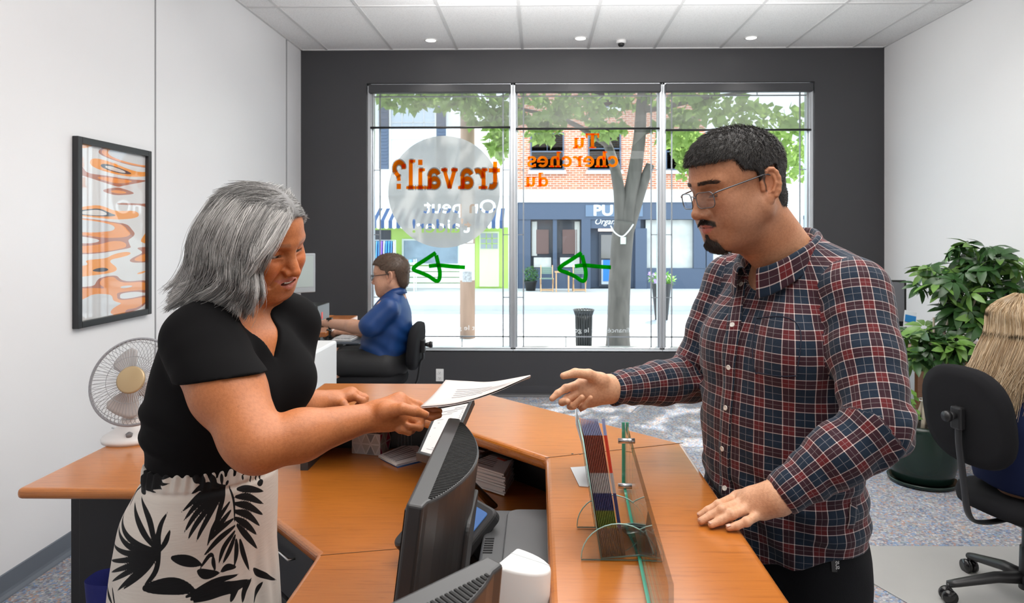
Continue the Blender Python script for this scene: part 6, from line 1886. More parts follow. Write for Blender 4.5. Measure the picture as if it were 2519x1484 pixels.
# trousers and shoes
pt_ = Sculpt(); pt_.frame()
pt_.loft([lev(.72, -.012, .125, .170), lev(.80, -.004, .125, .172), lev(.90, -.004, .125, .170), lev(.97, -.002, .12, .165)], (mf.x, mf.y), .03, sq=2.3)
for t in (-1, 1):
    h_, k_, a_ = mp(-.01, t * .088, .80), mp(.0, t * .098, .46), mp(-.03, t * .10, .10)
    pt_.cap(h_, k_, .096, .072, .04); pt_.cap(k_, a_, .072, .060, .02); pt_.cap(a_, mp(-.03, t * .10, .045), .062, .066, .02)
pt_.fn(lambda P: (F32(.0016) * wv1(P * F32(2.2)) + F32(.001) * wv2(P)).astype(F32), (0, 1.2, 0), (1, 2, 1), 0, '+d')
Vp, Qp = carve(pt_, [((.2, 1.25, .0), (.95, 1.95, .99), .008)])
M_jean = mat('black denim', (.006, .0065, .008), rough=.85, spec=.2, bump=.3, bscale=700)
pants = mesh_np('trousers', Vp, Qp, M_jean, man)
p, n_ = hit(pt_, 2052, 1352)
if p is not None:
    d_, s_, u_ = basis(n_); Mb = frame(p, s_, u_, d_).to_3x3()
    MB().lathe([(.0048, 0), (.0046, .0015), (.002, .0018), (.0018, .0028), (0, .003)], p + n_ * .001, Mb, n=14).build('rivet', M_steel, pants)
p, n_ = hit(pt_, 2051, 1388)
if p is not None:
    d_, s_, u_ = basis(n_)
    tg = MB().prism(rrect(.011, .030, .001, 2), -.0005, .0012, frame(p + n_ * .0012, s_, u_, d_)).build('pocket_label', M_black, pants)
    MB().text('SUS', .010, frame(p + n_ * .0030 + s_ * -.003 + u_ * -.010, u_, -s_, d_), bold=.0002, shear=.2).build('label_lettering', mat('grey thread', (.6, .6, .6)), tg)
for t in (-1, 1):
    sh_ = Sculpt(); sh_.frame()
    sh_.cap(mp(-.07, t * .10, .035), mp(.12, t * .115, .030), .040, .036, .02, flat=((0, 0, 1), .85)); sh_.cap(mp(-.05, t * .10, .05), mp(-.03, t * .10, .09), .045, .045, .02)
    sh_.fn(lambda P: -P[..., 2] + F32(.001), (0, 1, -.1), (1, 2, .2), .002, '&')
    c_ = np.array(mp(.02, t * .1, .05)); Vq, Qq = carve(sh_, [(c_ - .2, c_ + .2, .007)])
    mesh_np('shoe', Vq, Qq, M_black, man)
# ------------------------------------------------------------------ the woman behind the desk
WO = Vector((-.64, 1.50, 0))
wf = Vector((.92, -.39, 0)).normalized(); wl = Vector((0, 0, 1)).cross(wf)
wom = thing('person', 'woman with wavy grey hair in a black top and palm-print skirt, handing over papers', 'person', (-.74, 1.50, 0))
def wlev(y_px, l_px, r_px, b, Yc=1.50):
    """a level of her torso: left and right outline at one height"""
    p0, p1 = [math.atan(ray(p, y_px).x / ray(p, y_px).y) for p in (l_px, r_px)]; ph = (p0 + p1) / 2
    d = ray(640, y_px); Y_ = Yc; x_ = Y_ * math.tan(ph); E = Y_ / math.cos(ph) * math.sin((p1 - p0) / 2)
    nx, ny = math.cos(ph), -math.sin(ph); q = .86
    bb = E / math.hypot(q * (wf.x * nx + wf.y * ny), wl.x * nx + wl.y * ny)
    return (at((l_px + r_px) / 2, y_px, Yc).z, x_, Y_, bb * q, bb)
w_sh_r, w_sh_l = at(492, 840, 1.365), at(712, 800, 1.64)
w_el_r, w_wr_r = at(638, 1098, 1.25), at(917, 1024, 1.38)
w_el_l, w_wr_l = at(688, 1012, 1.63), at(812, 985, 1.735)
who = at(640, 592, 1.50); wha = head_frame(who, (math.cos(R(20)), -math.sin(R(20))), 19, 12); WHS = .985
def torso(sc, g):
    L_ = [wlev(1215, 352, 684, .175), wlev(1160, 352, 686, .172), wlev(1100, 359, 692, .172), wlev(1040, 356, 722, .178), wlev(990, 358, 742, .182), wlev(930, 369, 750, .184), wlev(870, 386, 736, .180), wlev(810, 416, 712, .165), wlev(770, 452, 664, .120), wlev(742, 500, 628, .075), wlev(728, 520, 610, .05)]
    sc.loft([(z, x, y, a + g, b + g) for z, x, y, a, b in L_], (wf.x, wf.y), .03, sq=2.15)
    for s, t in ((w_sh_r, -1), (w_sh_l, 1)):
        nk = Vector((-.655, 1.50, 1.375)) + wl * t * .055
        sc.cap(nk, s, .046 + g, .062 + g, .04)
        bu = Vector((-.632, 1.492, 1.185)) + wl * t * .072
        sc.ell(bu, (.085 + g, .085 + g, .082 + g), .05)
ws = Sculpt()
sculpt_head(ws, who, wha, WHS, female=True, smile=1.0, mouth_open=.95, nose=1.0, lids=.25, full=.7)
ws.frame()
def hlw(v): return Vector(from_local(np.array([v]), who, wha, WHS)[0])
nb_ = Vector((-.650, 1.50, 1.36))
ws.cap(hlw((-.035, 0, -.05)), nb_ + Vector((-.012, 0, 0)), .047, .050, .03); ws.cap(hlw((-.028, 0, -.066)), Vector((-.655, 1.50, 1.335)), .032, .038, .02)
torso(ws, -.010)
ws.cap(Vector((-.622, 1.485, 1.318)), Vector((-.635, 1.43, 1.330)), .016, .014, .03)
ws.cap(w_sh_r, w_sh_r.lerp(w_el_r, .5), .068, .068, .03); ws.cap(w_sh_r.lerp(w_el_r, .5), w_el_r, .068, .049, .02)
fm = w_el_r.lerp(w_wr_r, .35)
ws.cap(w_el_r, fm, .048, .047, .012); ws.cap(fm, w_wr_r, .047, .0265, .02)
ws.ell(w_el_r.lerp(w_sh_r, .12) + Vector((-.005, -.005, -.012)), (.047, .046, .046), .03)
ws.cap(w_sh_l, w_el_l, .062, .050, .03); ws.cap(w_el_l, w_el_l.lerp(w_wr_l, .4), .046, .042, .02); ws.cap(w_el_l.lerp(w_wr_l, .4), w_wr_l, .042, .026, .02)
J = lambda L_: [at(*p) for p in L_]
wfr = [J([(984, 980, 1.405), (1026, 996, 1.425), (1054, 1008, 1.432), (1081, 1012, 1.436)]), J([(990, 995, 1.400), (1042, 1020, 1.418), (1062, 1026, 1.420), (1080, 1022, 1.425)]), J([(984, 1014, 1.395), (1034, 1042, 1.408), (1032, 1052, 1.394), (1008, 1050, 1.380)]), J([(972, 1034, 1.388), (1012, 1058, 1.395), (1006, 1064, 1.384), (985, 1060, 1.374)])]
wtr = J([(945, 1012, 1.362), (990, 1006, 1.350), (1020, 1012, 1.356), (1046, 1020, 1.370)])
hand_from_joints(ws, w_wr_r, wfr, wtr, .98, palm=.0135)
ws.ell(at(955, 1025, 1.385), (.036, .022, .028), .02)
wfl = [J([(866, 974, 1.745), (892, 986, 1.745), (893, 1004, 1.738), (884, 1012, 1.732)]), J([(870, 968, 1.765), (898, 980, 1.765), (899, 998, 1.758), (890, 1006, 1.750)]), J([(868, 965, 1.785), (895, 976, 1.785), (896, 992, 1.780), (886, 1000, 1.772)]), J([(860, 966, 1.800), (884, 976, 1.802), (885, 990, 1.796), (877, 997, 1.788)])]
wtl = J([(826, 990, 1.722), (844, 994, 1.708), (852, 1005, 1.703), (856, 1018, 1.700)])
hand_from_joints(ws, w_wr_l, wfl, wtl, .96, palm=.0135)
hw = np.array(who)
fc_ = np.array(who + wha[0] * .072 + wha[2] * -.03)
blocks = [(fc_ - [.06, .075, .085], fc_ + [.062, .06, .085], .0013), (hw - [.15, .15, .16], hw + np.array([.15, .15, .15]), .0021),
          ((-.80, 1.27, 1.20), (-.42, 1.72, hw[2] - .16 + .004), .0035),
          ((-.42, 1.30, 1.03), (-.10, 1.50, 1.24), .0018),
          (np.array(w_wr_l) - [.05, .09, .07], np.array(w_wr_l) + [.13, .11, .06], .0018),
          ((-1.0, 1.13, .93), (-.30, 1.85, 1.42), .0045)]
Vw, Qw = carve(ws, blocks)
wbase = np.array([.48, .168, .060])
C, L, mix = paint_face(Vw, wbase, who, wha, WHS, None, blush=(.07, -.025, -.02))
x, y, z = L.T; ay = np.abs(y); near = np.linalg.norm(L, axis=1) < .2
def mixm(m, c):
    global C
    m = (m * near)[:, None]; C = C * (1 - m) + np.array(c) * m
w_ = .031
cur = -.0670 + .008 * (ay / w_) ** 1.6
inner = np.abs(z - cur + .001) - .0048 * np.clip(1 - (ay / .030) ** 2, 0, 1)
lipm = sstep(.0015, -.0015, np.maximum(np.abs(z - cur + .0015) - .0130 * np.clip(1 - (ay / w_) ** 2, .0, 1), ay - w_)) * (x > .065)
mixm(lipm * .85, (.48, .150, .115))
mixm(lipm * (ay < .018) * sstep(.0975, .0925, x + .35 * ay * ay / .03) * sstep(.0010, -.0015, inner), (.12, .03, .025))
browm = sstep(.0045, .001, np.abs(z - (.0270 + .06 * (ay - .03) * (ay < .035) - .16 * (ay - .035) * (ay >= .035))) - .001) * sstep(.010, .015, ay) * sstep(.056, .046, ay) * (x > .04)
mixm(browm * .45, (.20, .12, .08))
lash = sstep(.0030, .0010, np.abs(z + .0030 + .02 * (ay - .03))) * sstep(.018, .022, ay) * sstep(.048, .044, ay) * (x > .06)
mixm(lash * .7, (.04, .022, .016))
frk = np.clip(waves(77, 14, 500, 1300)(Vw.astype(F32)) - 1.9, 0, 1)[:, None]
C = C * (1 - .35 * frk)
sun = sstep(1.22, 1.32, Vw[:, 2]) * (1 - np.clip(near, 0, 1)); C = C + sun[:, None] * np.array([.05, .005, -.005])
mesh_np('body', Vw, Qw, M_skin, wom, col=np.clip(C, .01, 1))
eyeballs(wom, who, wha, WHS, (1, .12, -.25), iris=(.05, .07, .06))
tm = MB()
for k in range(9):
    a = -.0225 + .0050 * k
    zc_ = -.0650 + .0050 * (abs(a + .0025) / .031) ** 1.6; hgt_ = .0042 if abs(k - 4) < 3 else .0028
    xx = .0940 - 14.0 * (a + .0025) ** 2
    p = [hlw((xx, a, zc_ + .004)), hlw((xx, a + .0047, zc_ + .004)), hlw((xx + .0008, a + .0046, zc_ - hgt_)), hlw((xx + .0008, a + .0002, zc_ - hgt_))]
    tm.add(p, [(3, 2, 1, 0)])
tm.build('teeth', M_teeth, wom, solid=.0015)
nl = MB()
nail(wtr[3], wtr[2], (.1, -.9, .45), .0050, .010)
nail(wfl[0][3], wfl[0][2], (.6, -.7, -.1), .0040, .008); nail(wtl[3], wtl[2], (.4, -.9, .1), .0048, .009)
nl.build('finger_nails', mat('pale finger nail', (.66, .36, .26), rough=.25), wom, solid=.0006)

# black top -----------------------------------------------------------------------------------------------------
te = Sculpt(); te.frame()
torso(te, .0)
sl_e = w_sh_r.lerp(w_el_r, .46); te.cap(w_sh_r, sl_e, .078, .085, .022)
sl_l = w_sh_l.lerp(w_el_l, .5); te.cap(w_sh_l, sl_l, .070, .066, .03)
da = (w_el_r - w_sh_r).normalized()
hem_c = np.array(at(546, 928, 1.33)); hem_n = np.array(Vector((.12, -.10, -1)).normalized())
def vneck(P):
    q = P - np.array(WO, dtype=F32)
    ll = q @ np.array(wl, dtype=F32) + F32(.012); ff = q @ np.array(wf, dtype=F32); zz = P[..., 2]
    d = poly_dist([(-.004, 1.250), (-.044, 1.312), (-.074, 1.372), (-.070, 1.46), (.042, 1.46), (.043, 1.365), (.033, 1.312)], ll.astype(np.float64), zz.astype(np.float64))
    return np.maximum(d, -.035 - ff).astype(F32)
te.fn(vneck, (-.9, 1.2, 1.22), (-.4, 1.8, 1.5), .006, '-')
def sleevecut(P):
    q = P - hem_c.astype(F32); h = q @ hem_n.astype(F32)
    ax = np.array(w_sh_r, dtype=F32); t = (P - ax) @ np.array(da, dtype=F32)
    r_ = np.linalg.norm(P - ax - t[..., None] * np.array(da, dtype=F32), axis=-1) - F32(.115)
    return np.maximum(-h, r_).astype(F32)
tw1, tw2 = waves(31, 9, 18, 45), waves(32, 8, 50, 90)
def tfolds(P):
    d = .0016 * tw1(P) + .0005 * tw2(P)
    q = np.exp(-(np.linalg.norm(P - np.array(w_sh_r, dtype=F32) - np.array([.06, .0, -.03], dtype=F32), axis=-1) / .09) ** 2)
    d = d + .0030 * q * np.sin(P @ np.array([-25, 30, 52], dtype=F32) + 1.5 * tw1(P))
    for zc_ in (1.13, 1.07): d = d - .007 * np.exp(-((P[..., 2] - zc_ + .25 * (P[..., 0] + .75)) / .014) ** 2) * sstep(-.70, -.80, P[..., 0])
    return d.astype(F32)
arm_only = Sculpt(); arm_only.frame(); arm_only.cap(w_sh_r, sl_e.lerp(w_el_r, .45), .078, .080, .02); arm_only.fn(sleevecut, (-1, 1, .9), (-.4, 1.6, 1.3), .002, '-')
arm_only.cap(sl_e.lerp(w_sh_r, .02), sl_e.lerp(w_el_r, .9), .058, .074, .002, '-')
tee = Sculpt(); tee.frame(); torso(tee, 0.0); tee.cap(w_sh_l, sl_l, .070, .066, .03)
for f_, l_, u_, k_, m_ in arm_only.ops[:1]: tee.ops.append((lambda P: arm_only.value(P), l_, u_, .018, '+'))
tee.fn(vneck, (-.9, 1.2, 1.22), (-.4, 1.8, 1.5), .004, '-')
tee.cap(Vector((-.672, 1.50, 1.385)), Vector((-.64, 1.50, 1.48)), .052, .06, .004, '-')
tee.fn(lambda P: (F32(1.024) - P[..., 2] - F32(.20) * np.maximum(0, P[..., 0] + F32(.70))).astype(F32), (-1, 1.2, .9), (-.4, 1.8, 1.2), .003, '&')
tee.fn(tfolds, (-1.1, 1.0, .9), (-.3, 1.9, 1.45), 0, '+d')
Vt, Qt = carve(tee, [((-.95, 1.20, .98), (-.43, 1.78, 1.42), .0042)], smooth=3)
label_part(mesh_np('top', Vt, Qt, mat('black jersey', (.0042, .0040, .0045), rough=.9, spec=.14, bump=.06, bscale=1200), wom), 'black short-sleeved V-neck top')

# palm-print skirt ----------------------------------------------------------------------------------------------
sk_ = Sculpt(); sk_.frame()
SL = [wlev(1118, 356, 690, .176), wlev(1150, 350, 688, .178), wlev(1185, 334, 687, .180), wlev(1240, 302, 686, .186), wlev(1320, 284, 683, .190), wlev(1400, 274, 684, .192), wlev(1490, 268, 690, .194)]
SL = [(z, x_, y_, a, b) for z, x_, y_, a, b in SL]
z0_, x0_, y0_, a0_, b0_ = SL[-1]
SL += [(.50, x0_, y0_, a0_ + .012, b0_ + .006), (.26, x0_ + .005, y0_, a0_ + .03, b0_ + .02)]
sk_.loft(SL, (wf.x, wf.y), .02, sq=2.1)
kw = waves(41, 8, 10, 26)
SCX = lambda P: np.interp(P[..., 2], [s[0] for s in sorted(SL)], [s[1] for s in sorted(SL)])
def skang(P): return np.arctan2(P[..., 1] - 1.50, P[..., 0] - SCX(P))
def skf(P):
    an = skang(P); zz = P[..., 2]
    d = .0018 * kw(P)
    d = d + .0030 * sstep(.985, 1.02, zz) * np.sin(an * 46 + 2 * np.sin(an * 5)) + .004 * np.exp(-((zz - .992) / .006) ** 2)
    d = d + .0045 * sstep(.93, .70, zz) * np.sin(an * 9 + 1.2 + 3 * np.sin(zz * 3)) + .0035 * sstep(.9, .7, zz) * np.sin(an * 21 + zz * 8) * np.exp(-((an + .1) / .7) ** 2)
    return d.astype(F32)
sk_.fn(skf, (-1.2, 1.1, .2), (-.4, 1.9, 1.1), 0, '+d')
sk_.ell(Vector((-.72, 1.5, 1.13)), (.128, .15, .09), .004, '-')
Vk, Qk = carve(sk_, [((-1.05, 1.20, .60), (-.45, 1.80, 1.09), .0027), ((-1.05, 1.20, .24), (-.45, 1.80, .60), .012)])
# fronds: tapered blades in (arc length, height)
def cu(x_, y_):
    px, py = 250 + x_ / 3.067, 1000 + y_ / 3.067
    d = ray(px, py); zz = .95; r_ = .168
    for _ in range(3):
        cx_ = float(np.interp(zz, [s[0] for s in sorted(SL)], [s[1] for s in sorted(SL)]))
        A_, B_, C_ = d.x ** 2 + d.y ** 2, -2 * (d.x * cx_ + d.y * 1.5), cx_ ** 2 + 2.25 - r_ ** 2
        t = (-B_ - math.sqrt(max(B_ * B_ - 4 * A_ * C_, 0))) / (2 * A_); zz = CAM_H + d.z * t
    an = math.atan2(d.y * t - 1.5, d.x * t - cx_)
    return (.195 * ((an + PI / 2 + PI) % (2 * PI) - PI), zz)
BL = []
def blade(pts, w): BL.append(([cu(*p) for p in pts], w * 1.2))
for tip, mid in (((230, 700), (340, 880)), ((185, 735), (280, 920)), ((125, 800), (210, 1000)), ((108, 890), (220, 1060)), ((85, 1030), (230, 1110)), ((76, 1160), (230, 1150)), ((80, 1250), (240, 1190)), ((86, 1320), (240, 1230)), ((140, 1385), (270, 1260)), ((190, 1370), (330, 1240)), ((330, 1350), (405, 1250)), ((505, 940), (480, 1020)), ((465, 820), (425, 920))):
    blade([(438, 1095), mid, tip], .0048)
for tip, mid in (((575, 825), (740, 700)), ((600, 885), (720, 760)), ((610, 970), (720, 820)), ((645, 1020), (740, 870)), ((710, 1040), (810, 860)), ((690, 720), (800, 670)), ((860, 930), (920, 780)), ((640, 700), (760, 640))):
    blade([(955, 645), mid, tip], .0058)
blade([(1000, 640), (1045, 760), (1050, 920)], .0024)
for a, m, b in (((1085, 660), (1200, 650), (1330, 650)), ((1065, 715), (1190, 710), (1310, 742)), ((1055, 765), (1180, 775), (1300, 825)), ((1050, 820), (1170, 840), (1270, 910)), ((1055, 870), (1150, 910), (1245, 980)), ((1070, 920), (1160, 1000), (1250, 1085)), ((1290, 600), (1320, 590), (1335, 580))):
    blade([a, m, b], .0060)
for a, m, b in (((1045, 930), (900, 1030), (770, 1150)), ((1045, 970), (950, 1090), (905, 1210)), ((1050, 1000), (1000, 1110), (940, 1215)), ((1060, 1030), (1060, 1130), (1040, 1225)), ((1095, 1030), (1120, 1130), (1165, 1255)), ((1000, 760), (880, 900), (800, 1080)), ((1010, 820), (930, 900), (870, 960)), ((1030, 880), (900, 960), (820, 1040))):
    blade([a, m, b], .0056)
for a, m, b, w in (((530, 1150), (640, 1180), (755, 1215), .009), ((340, 1365), (530, 1360), (700, 1395), .014), ((730, 1260), (800, 1290), (910, 1285), .008), ((640, 1440), (840, 1360), (1075, 1285), .006), ((680, 1460), (860, 1400), (1160, 1320), .008), ((700, 1480), (900, 1440), (1180, 1330), .006), ((930, 1270), (980, 1240), (1055, 1235), .006), ((750, 1230), (820, 1150), (860, 1155), .004), ((870, 1255), (855, 1200), (850, 1150), .004), ((1210, 1240), (1260, 1270), (1330, 1310), .006), ((1100, 1484), (1120, 1400), (1180, 1310), .007), ((1200, 1484), (1240, 1400), (1270, 1330), .006), ((1000, 1484), (1030, 1420), (1090, 1350), .006), ((60, 1350), (70, 1420), (100, 1500), .005), ((90, 1370), (105, 1440), (140, 1510), .004)):
    blade([a, m, b], w)
for tip in ((345, 405), (410, 480), (445, 530), (480, 552), (450, 615), (400, 650), (340, 678), (250, 690), (300, 440), (255, 520), (215, 560), (150, 765)):
    blade([(188, 612), ((188 + tip[0]) / 2 - 8, (612 + tip[1]) / 2 - 10), tip], .0056)
for a, m, b, w in (((335, 350), (390, 400), (450, 500), .010), ((450, 460), (500, 500), (600, 520), .007), ((640, 520), (700, 570), (765, 612), .010), ((790, 545), (835, 590), (872, 628), .006), ((915, 550), (922, 590), (928, 632), .004), ((985, 600), (975, 620), (965, 640), .003), ((1130, 555), (1140, 570), (1150, 590), .003), ((1215, 530), (1225, 570), (1230, 600), .003), ((1265, 510), (1280, 550), (1290, 585), .003), ((1310, 500), (1320, 540), (1325, 570), .003)):
    blade([a, m, b], w)
for pts, w in list(BL)[:44]:      # the same print round the back
    BL.append(([(u + .62, v - .02) for u, v in pts], w)); BL.append(([(u + .33, v - .42) for u, v in pts], w)); BL.append(([(u - .30, v - .40) for u, v in pts], w))
fin = Vk[:, 2] > .2
U2 = np.stack([np.where(1, .195 * ((skang(Vk) + PI / 2 + PI) % (2 * PI) - PI), 0), Vk[:, 2]], 1)
D2 = np.full(len(Vk), .05)
for pts, w in BL:
    sp_ = np.array(spline(pts, 6)); n_ = len(sp_)
    lo, hi = sp_.min(0) - .05, sp_.max(0) + .05
    m = np.where(np.all((U2 > lo) & (U2 < hi), 1))[0]
    if len(m) == 0: continue
    q = U2[m]; best = np.full(len(m), .05)
    for i in range(n_ - 1):
        a, b = sp_[i], sp_[i + 1]; d = b - a; t = np.clip(((q - a) @ d) / (d @ d + 1e-12), 0, 1)
        T_ = (i + t) / (n_ - 1); wd = w * np.maximum(np.sin(PI * np.clip(T_ * .92 + .08, 0, 1)) ** .7, .12)
        best = np.minimum(best, np.linalg.norm(q - a - t[:, None] * d, axis=1) - wd)
    D2[m] = np.minimum(D2[m], best)
def make_print():
    m = bpy.data.materials.new('palm print viscose'); m.use_nodes = True
    nt = m.node_tree; p = nt.nodes['Principled BSDF']; p.inputs['Roughness'].default_value = .8; p.inputs['Specular IOR Level'].default_value = .25
    a = nt.nodes.new('ShaderNodeAttribute'); a.attribute_name = 'print'
    s_ = nt.nodes.new('ShaderNodeSeparateXYZ'); nt.links.new(a.outputs['Vector'], s_.inputs[0])
    mr = nt.nodes.new('ShaderNodeMapRange'); mr.inputs['From Min'].default_value = -.0004; mr.inputs['From Max'].default_value = .0006
    nt.links.new(s_.outputs[0], mr.inputs['Value'])
    mx = nt.nodes.new('ShaderNodeMix'); mx.data_type = 'RGBA'; mx.inputs[6].default_value = (.008, .008, .009, 1); mx.inputs[7].default_value = (.66, .60, .54, 1)
    nt.links.new(mr.outputs[0], mx.inputs[0]); nt.links.new(mx.outputs[2], p.inputs['Base Color'])
    tc = nt.nodes.new('ShaderNodeTexCoord'); mp_ = nt.nodes.new('ShaderNodeMapping'); mp_.inputs['Scale'].default_value = (25, 25, 160)
    nt.links.new(tc.outputs['Object'], mp_.inputs['Vector'])
    n = nt.nodes.new('ShaderNodeTexNoise'); n.inputs['Scale'].default_value = 1.5; n.inputs['Detail'].default_value = 4; nt.links.new(mp_.outputs[0], n.inputs['Vector'])
    b = nt.nodes.new('ShaderNodeBump'); b.inputs['Strength'].default_value = .14; b.inputs['Distance'].default_value = .004
    nt.links.new(n.outputs['Fac'], b.inputs['Height']); nt.links.new(b.outputs['Normal'], p.inputs['Normal'])
    return m
label_part(mesh_np('skirt', Vk, Qk, make_print(), wom, attrs={'print': np.stack([D2, D2 * 0, D2 * 0], 1)}), 'cream skirt printed with black palm leaves')
for t in (-1, 1):
    lg_ = Sculpt(); lg_.frame(); c_ = Vector((-.75, 1.50, 0)) + wl * t * .09
    lg_.cap(c_ + Vector((0, 0, .42)), c_ + Vector((-.01, 0, .09)), .055, .038, .02); lg_.cap(c_ + Vector((-.03, 0, .045)), c_ + wf * .13 + Vector((0, 0, .03)), .038, .030, .02)
    lg_.fn(lambda P: -P[..., 2] + F32(.001), (-1, 1, -.1), (0, 2, .2), .002, '&')
    q = np.array(c_); Vq, Qq = carve(lg_, [(q + [-.2, -.2, -.02], q + [.25, .25, .5], .008)])
    mesh_np('leg', Vq, Qq, mat('tanned leg', (.50, .24, .12), rough=.5), wom)

# wavy grey hair ------------------------------------------------------------------------------------------------
GD = [  # guide locks, front to back: picture points from parting to tip, with their depth before/after the head
    [(690, 497, 1.478), (707, 525, 1.445), (688, 566, 1.408), (652, 612, 1.382), (622, 650, 1.380), (596, 682, 1.388), (566, 712, 1.40)],
    [(684, 494, 1.480), (690, 516, 1.440), (658, 560, 1.400), (632, 612, 1.378), (626, 660, 1.378), (612, 705, 1.388), (598, 760, 1.40)],
    [(672, 486, 1.484), (662, 508, 1.430), (634, 556, 1.388), (614, 612, 1.372), (606, 660, 1.372), (592, 712, 1.380), (566, 752, 1.392)],
    [(655, 477, 1.488), (630, 502, 1.425), (598, 556, 1.378), (578, 614, 1.366), (574, 662, 1.368), (566, 706, 1.374), (532, 748, 1.386)],
    [(636, 470, 1.490), (598, 495, 1.425), (558, 550, 1.378), (536, 612, 1.366), (532, 662, 1.370), (520, 704, 1.376), (482, 746, 1.392)],
    [(615, 467, 1.494), (566, 492, 1.435), (520, 548, 1.395), (500, 610, 1.388), (496, 656, 1.390), (480, 702, 1.398), (446, 748, 1.410)],
    [(600, 466, 1.500), (540, 492, 1.470), (494, 552, 1.455), (474, 606, 1.450), (470, 650, 1.452), (452, 700, 1.458), (434, 742, 1.465)],
    [(596, 466, 1.506), (530, 496, 1.510), (490, 556, 1.515), (472, 610, 1.520), (470, 656, 1.520), (454, 704, 1.520), (442, 746, 1.525)]]
GW = np.array([[list(at(*p)) for p in g] for g in GD])
GW = np.array([spline(g, 5) for g in GW])                         # (8, K, 3)
fl_ = to_local(GW[5:].reshape(-1, 3), who, wha, WHS); fl_[:, 1] = -fl_[:, 1] * .84 + .004; fl_[:, 0] -= .030 * sstep(.11, .04, fl_[:, 2])
fwd_ = fl_[:, 0] > .02; fl_[fwd_, 0] = .02 + (fl_[fwd_, 0] - .02) * .6
far = from_local(fl_, who, wha, WHS).reshape(GW[5:].shape)[::-1]
GA = np.concatenate([GW, far[1:]])
def guide(s):
    """a lock at s in 0..1 from the near front over the back to the far side"""
    t = s * (len(GA) - 1); i = np.clip(t.astype(int), 0, len(GA) - 2); u = (t - i)[:, None, None]
    u = u * u * (3 - 2 * u) * .5 + u * .5
    return GA[i] * (1 - u) + GA[i + 1] * u
hg = np.random.default_rng(42)
K = GA.shape[1]; tt = np.linspace(0, 1, K)
# undercoat: a close cap over the crown and a curtain under the locks
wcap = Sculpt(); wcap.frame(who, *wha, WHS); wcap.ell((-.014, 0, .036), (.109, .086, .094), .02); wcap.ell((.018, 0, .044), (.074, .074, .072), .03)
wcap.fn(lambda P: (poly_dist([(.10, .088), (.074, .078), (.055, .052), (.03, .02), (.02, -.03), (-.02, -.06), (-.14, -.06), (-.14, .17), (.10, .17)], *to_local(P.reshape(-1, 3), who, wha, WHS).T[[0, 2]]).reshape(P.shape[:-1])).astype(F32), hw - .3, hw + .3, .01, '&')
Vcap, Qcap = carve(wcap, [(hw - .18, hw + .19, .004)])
Scap2 = short_hair(wcap, Vcap, Qcap, who, wha, WHS, 9000, .017, .00045, [(.36, .35, .34), (.24, .235, .23), (.46, .45, .44), (.14, .135, .13)], 16, lambda Lq: np.stack([-.25 + 0 * Lq[:, 0], np.sign(Lq[:, 1] - .012), -.25 + 0 * Lq[:, 0]], 1), lift=.02, jit=.10, accept=lambda Lq, g: (Lq[:, 2] > .03) & (Lq[:, 0] > .020))
Scap = short_hair(wcap, Vcap, Qcap, who, wha, WHS, 5000, .042, .0005, [(.36, .35, .34), (.24, .235, .23), (.44, .43, .42), (.14, .135, .13)], 6, lambda Lq: np.stack([-.5 - .8 * sstep(.02, .06, Lq[:, 0]), np.sign(Lq[:, 1] - .012) * 1.0, -.2 + 0 * Lq[:, 0]], 1), lift=.05, jit=.10, accept=lambda Lq, g: (Lq[:, 2] > .045) & (Lq[:, 0] < .046))
ss = np.linspace(0, 1, 60); U = guide(ss); cen_ = np.array([who.x - .02, 1.512, 0]); 
inw = np.array([1, 1, 0]) * (cen_ - U); inw /= np.linalg.norm(inw, axis=2, keepdims=True) + 1e-9
U = U + inw * .010 - np.array([0, 0, .004])
U = U[:, int(K * .16):int(K * .93)]
Vu = U.reshape(-1, 3); kk = U.shape[1]
Qu = np.array([(i * kk + j, i * kk + j + 1, (i + 1) * kk + j + 1, (i + 1) * kk + j) for i in range(59) for j in range(kk - 1)])
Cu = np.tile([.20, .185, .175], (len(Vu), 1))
NS, NC = 13500, 90
cl_s = hg.uniform(0, 1, NC); cl_dir = hg.normal(size=(NC, 3)) * .013; cl_ph = hg.uniform(0, 6.28, NC); cl_col = hg.uniform(.55, 1.12, NC)
ci = hg.integers(0, NC, NS)
s0 = np.clip(cl_s[ci] + hg.normal(size=NS) * .012, 0, 1)
dense = hg.uniform(size=NS) < .62
s0 = np.where(dense, s0 * .62, s0)
P = guide(s0)
k0 = hg.integers(0, 7, NS); ix = np.clip(k0[:, None] + (np.arange(K)[None, :] * (K - 1 - k0[:, None])) / (K - 1), 0, K - 1.001); i0 = ix.astype(int); u0 = (ix - i0)[..., None]; ar_ = np.arange(NS)[:, None]
P = P[ar_, i0] * (1 - u0) + P[ar_, i0 + 1] * u0
conv = (tt[None, :] ** 1.2)[..., None]
P = P + (cl_dir[ci][:, None, :] * conv) + hg.normal(size=(NS, 1, 3)) * .0042 * (1 - .55 * conv) 
wave = .0085 * np.sin(tt[None, :] * 12 + cl_ph[ci][:, None] * .5 + s0[:, None] * 9) * sstep(.25, .75, tt)[None, :]
out = P - (cen_ + np.array([0, 0, 0])); out[..., 2] = 0; out /= np.linalg.norm(out, axis=2, keepdims=True) + 1e-9
P = P + out * (wave[..., None] + hg.uniform(-.007, .003, (NS, 1, 1)))
P[..., 0] += wave * .9 - .008 * sstep(.78, 1.0, tt)[None, :] * sstep(.12, .4, s0)[:, None]
P[..., 2] += .012 * sstep(.86, 1.0, tt)[None, :] ** 2 * hg.uniform(0, 1, (NS, 1))
fly = hg.uniform(size=NS) < .03
P = P + (fly[:, None, None] * hg.normal(size=(NS, 1, 3)) * .010 * conv)
P = P[:, ::2]
gcol = (cl_col[ci] * hg.uniform(.75, 1.2, NS))[:, None] * np.array([.56, .54, .525])
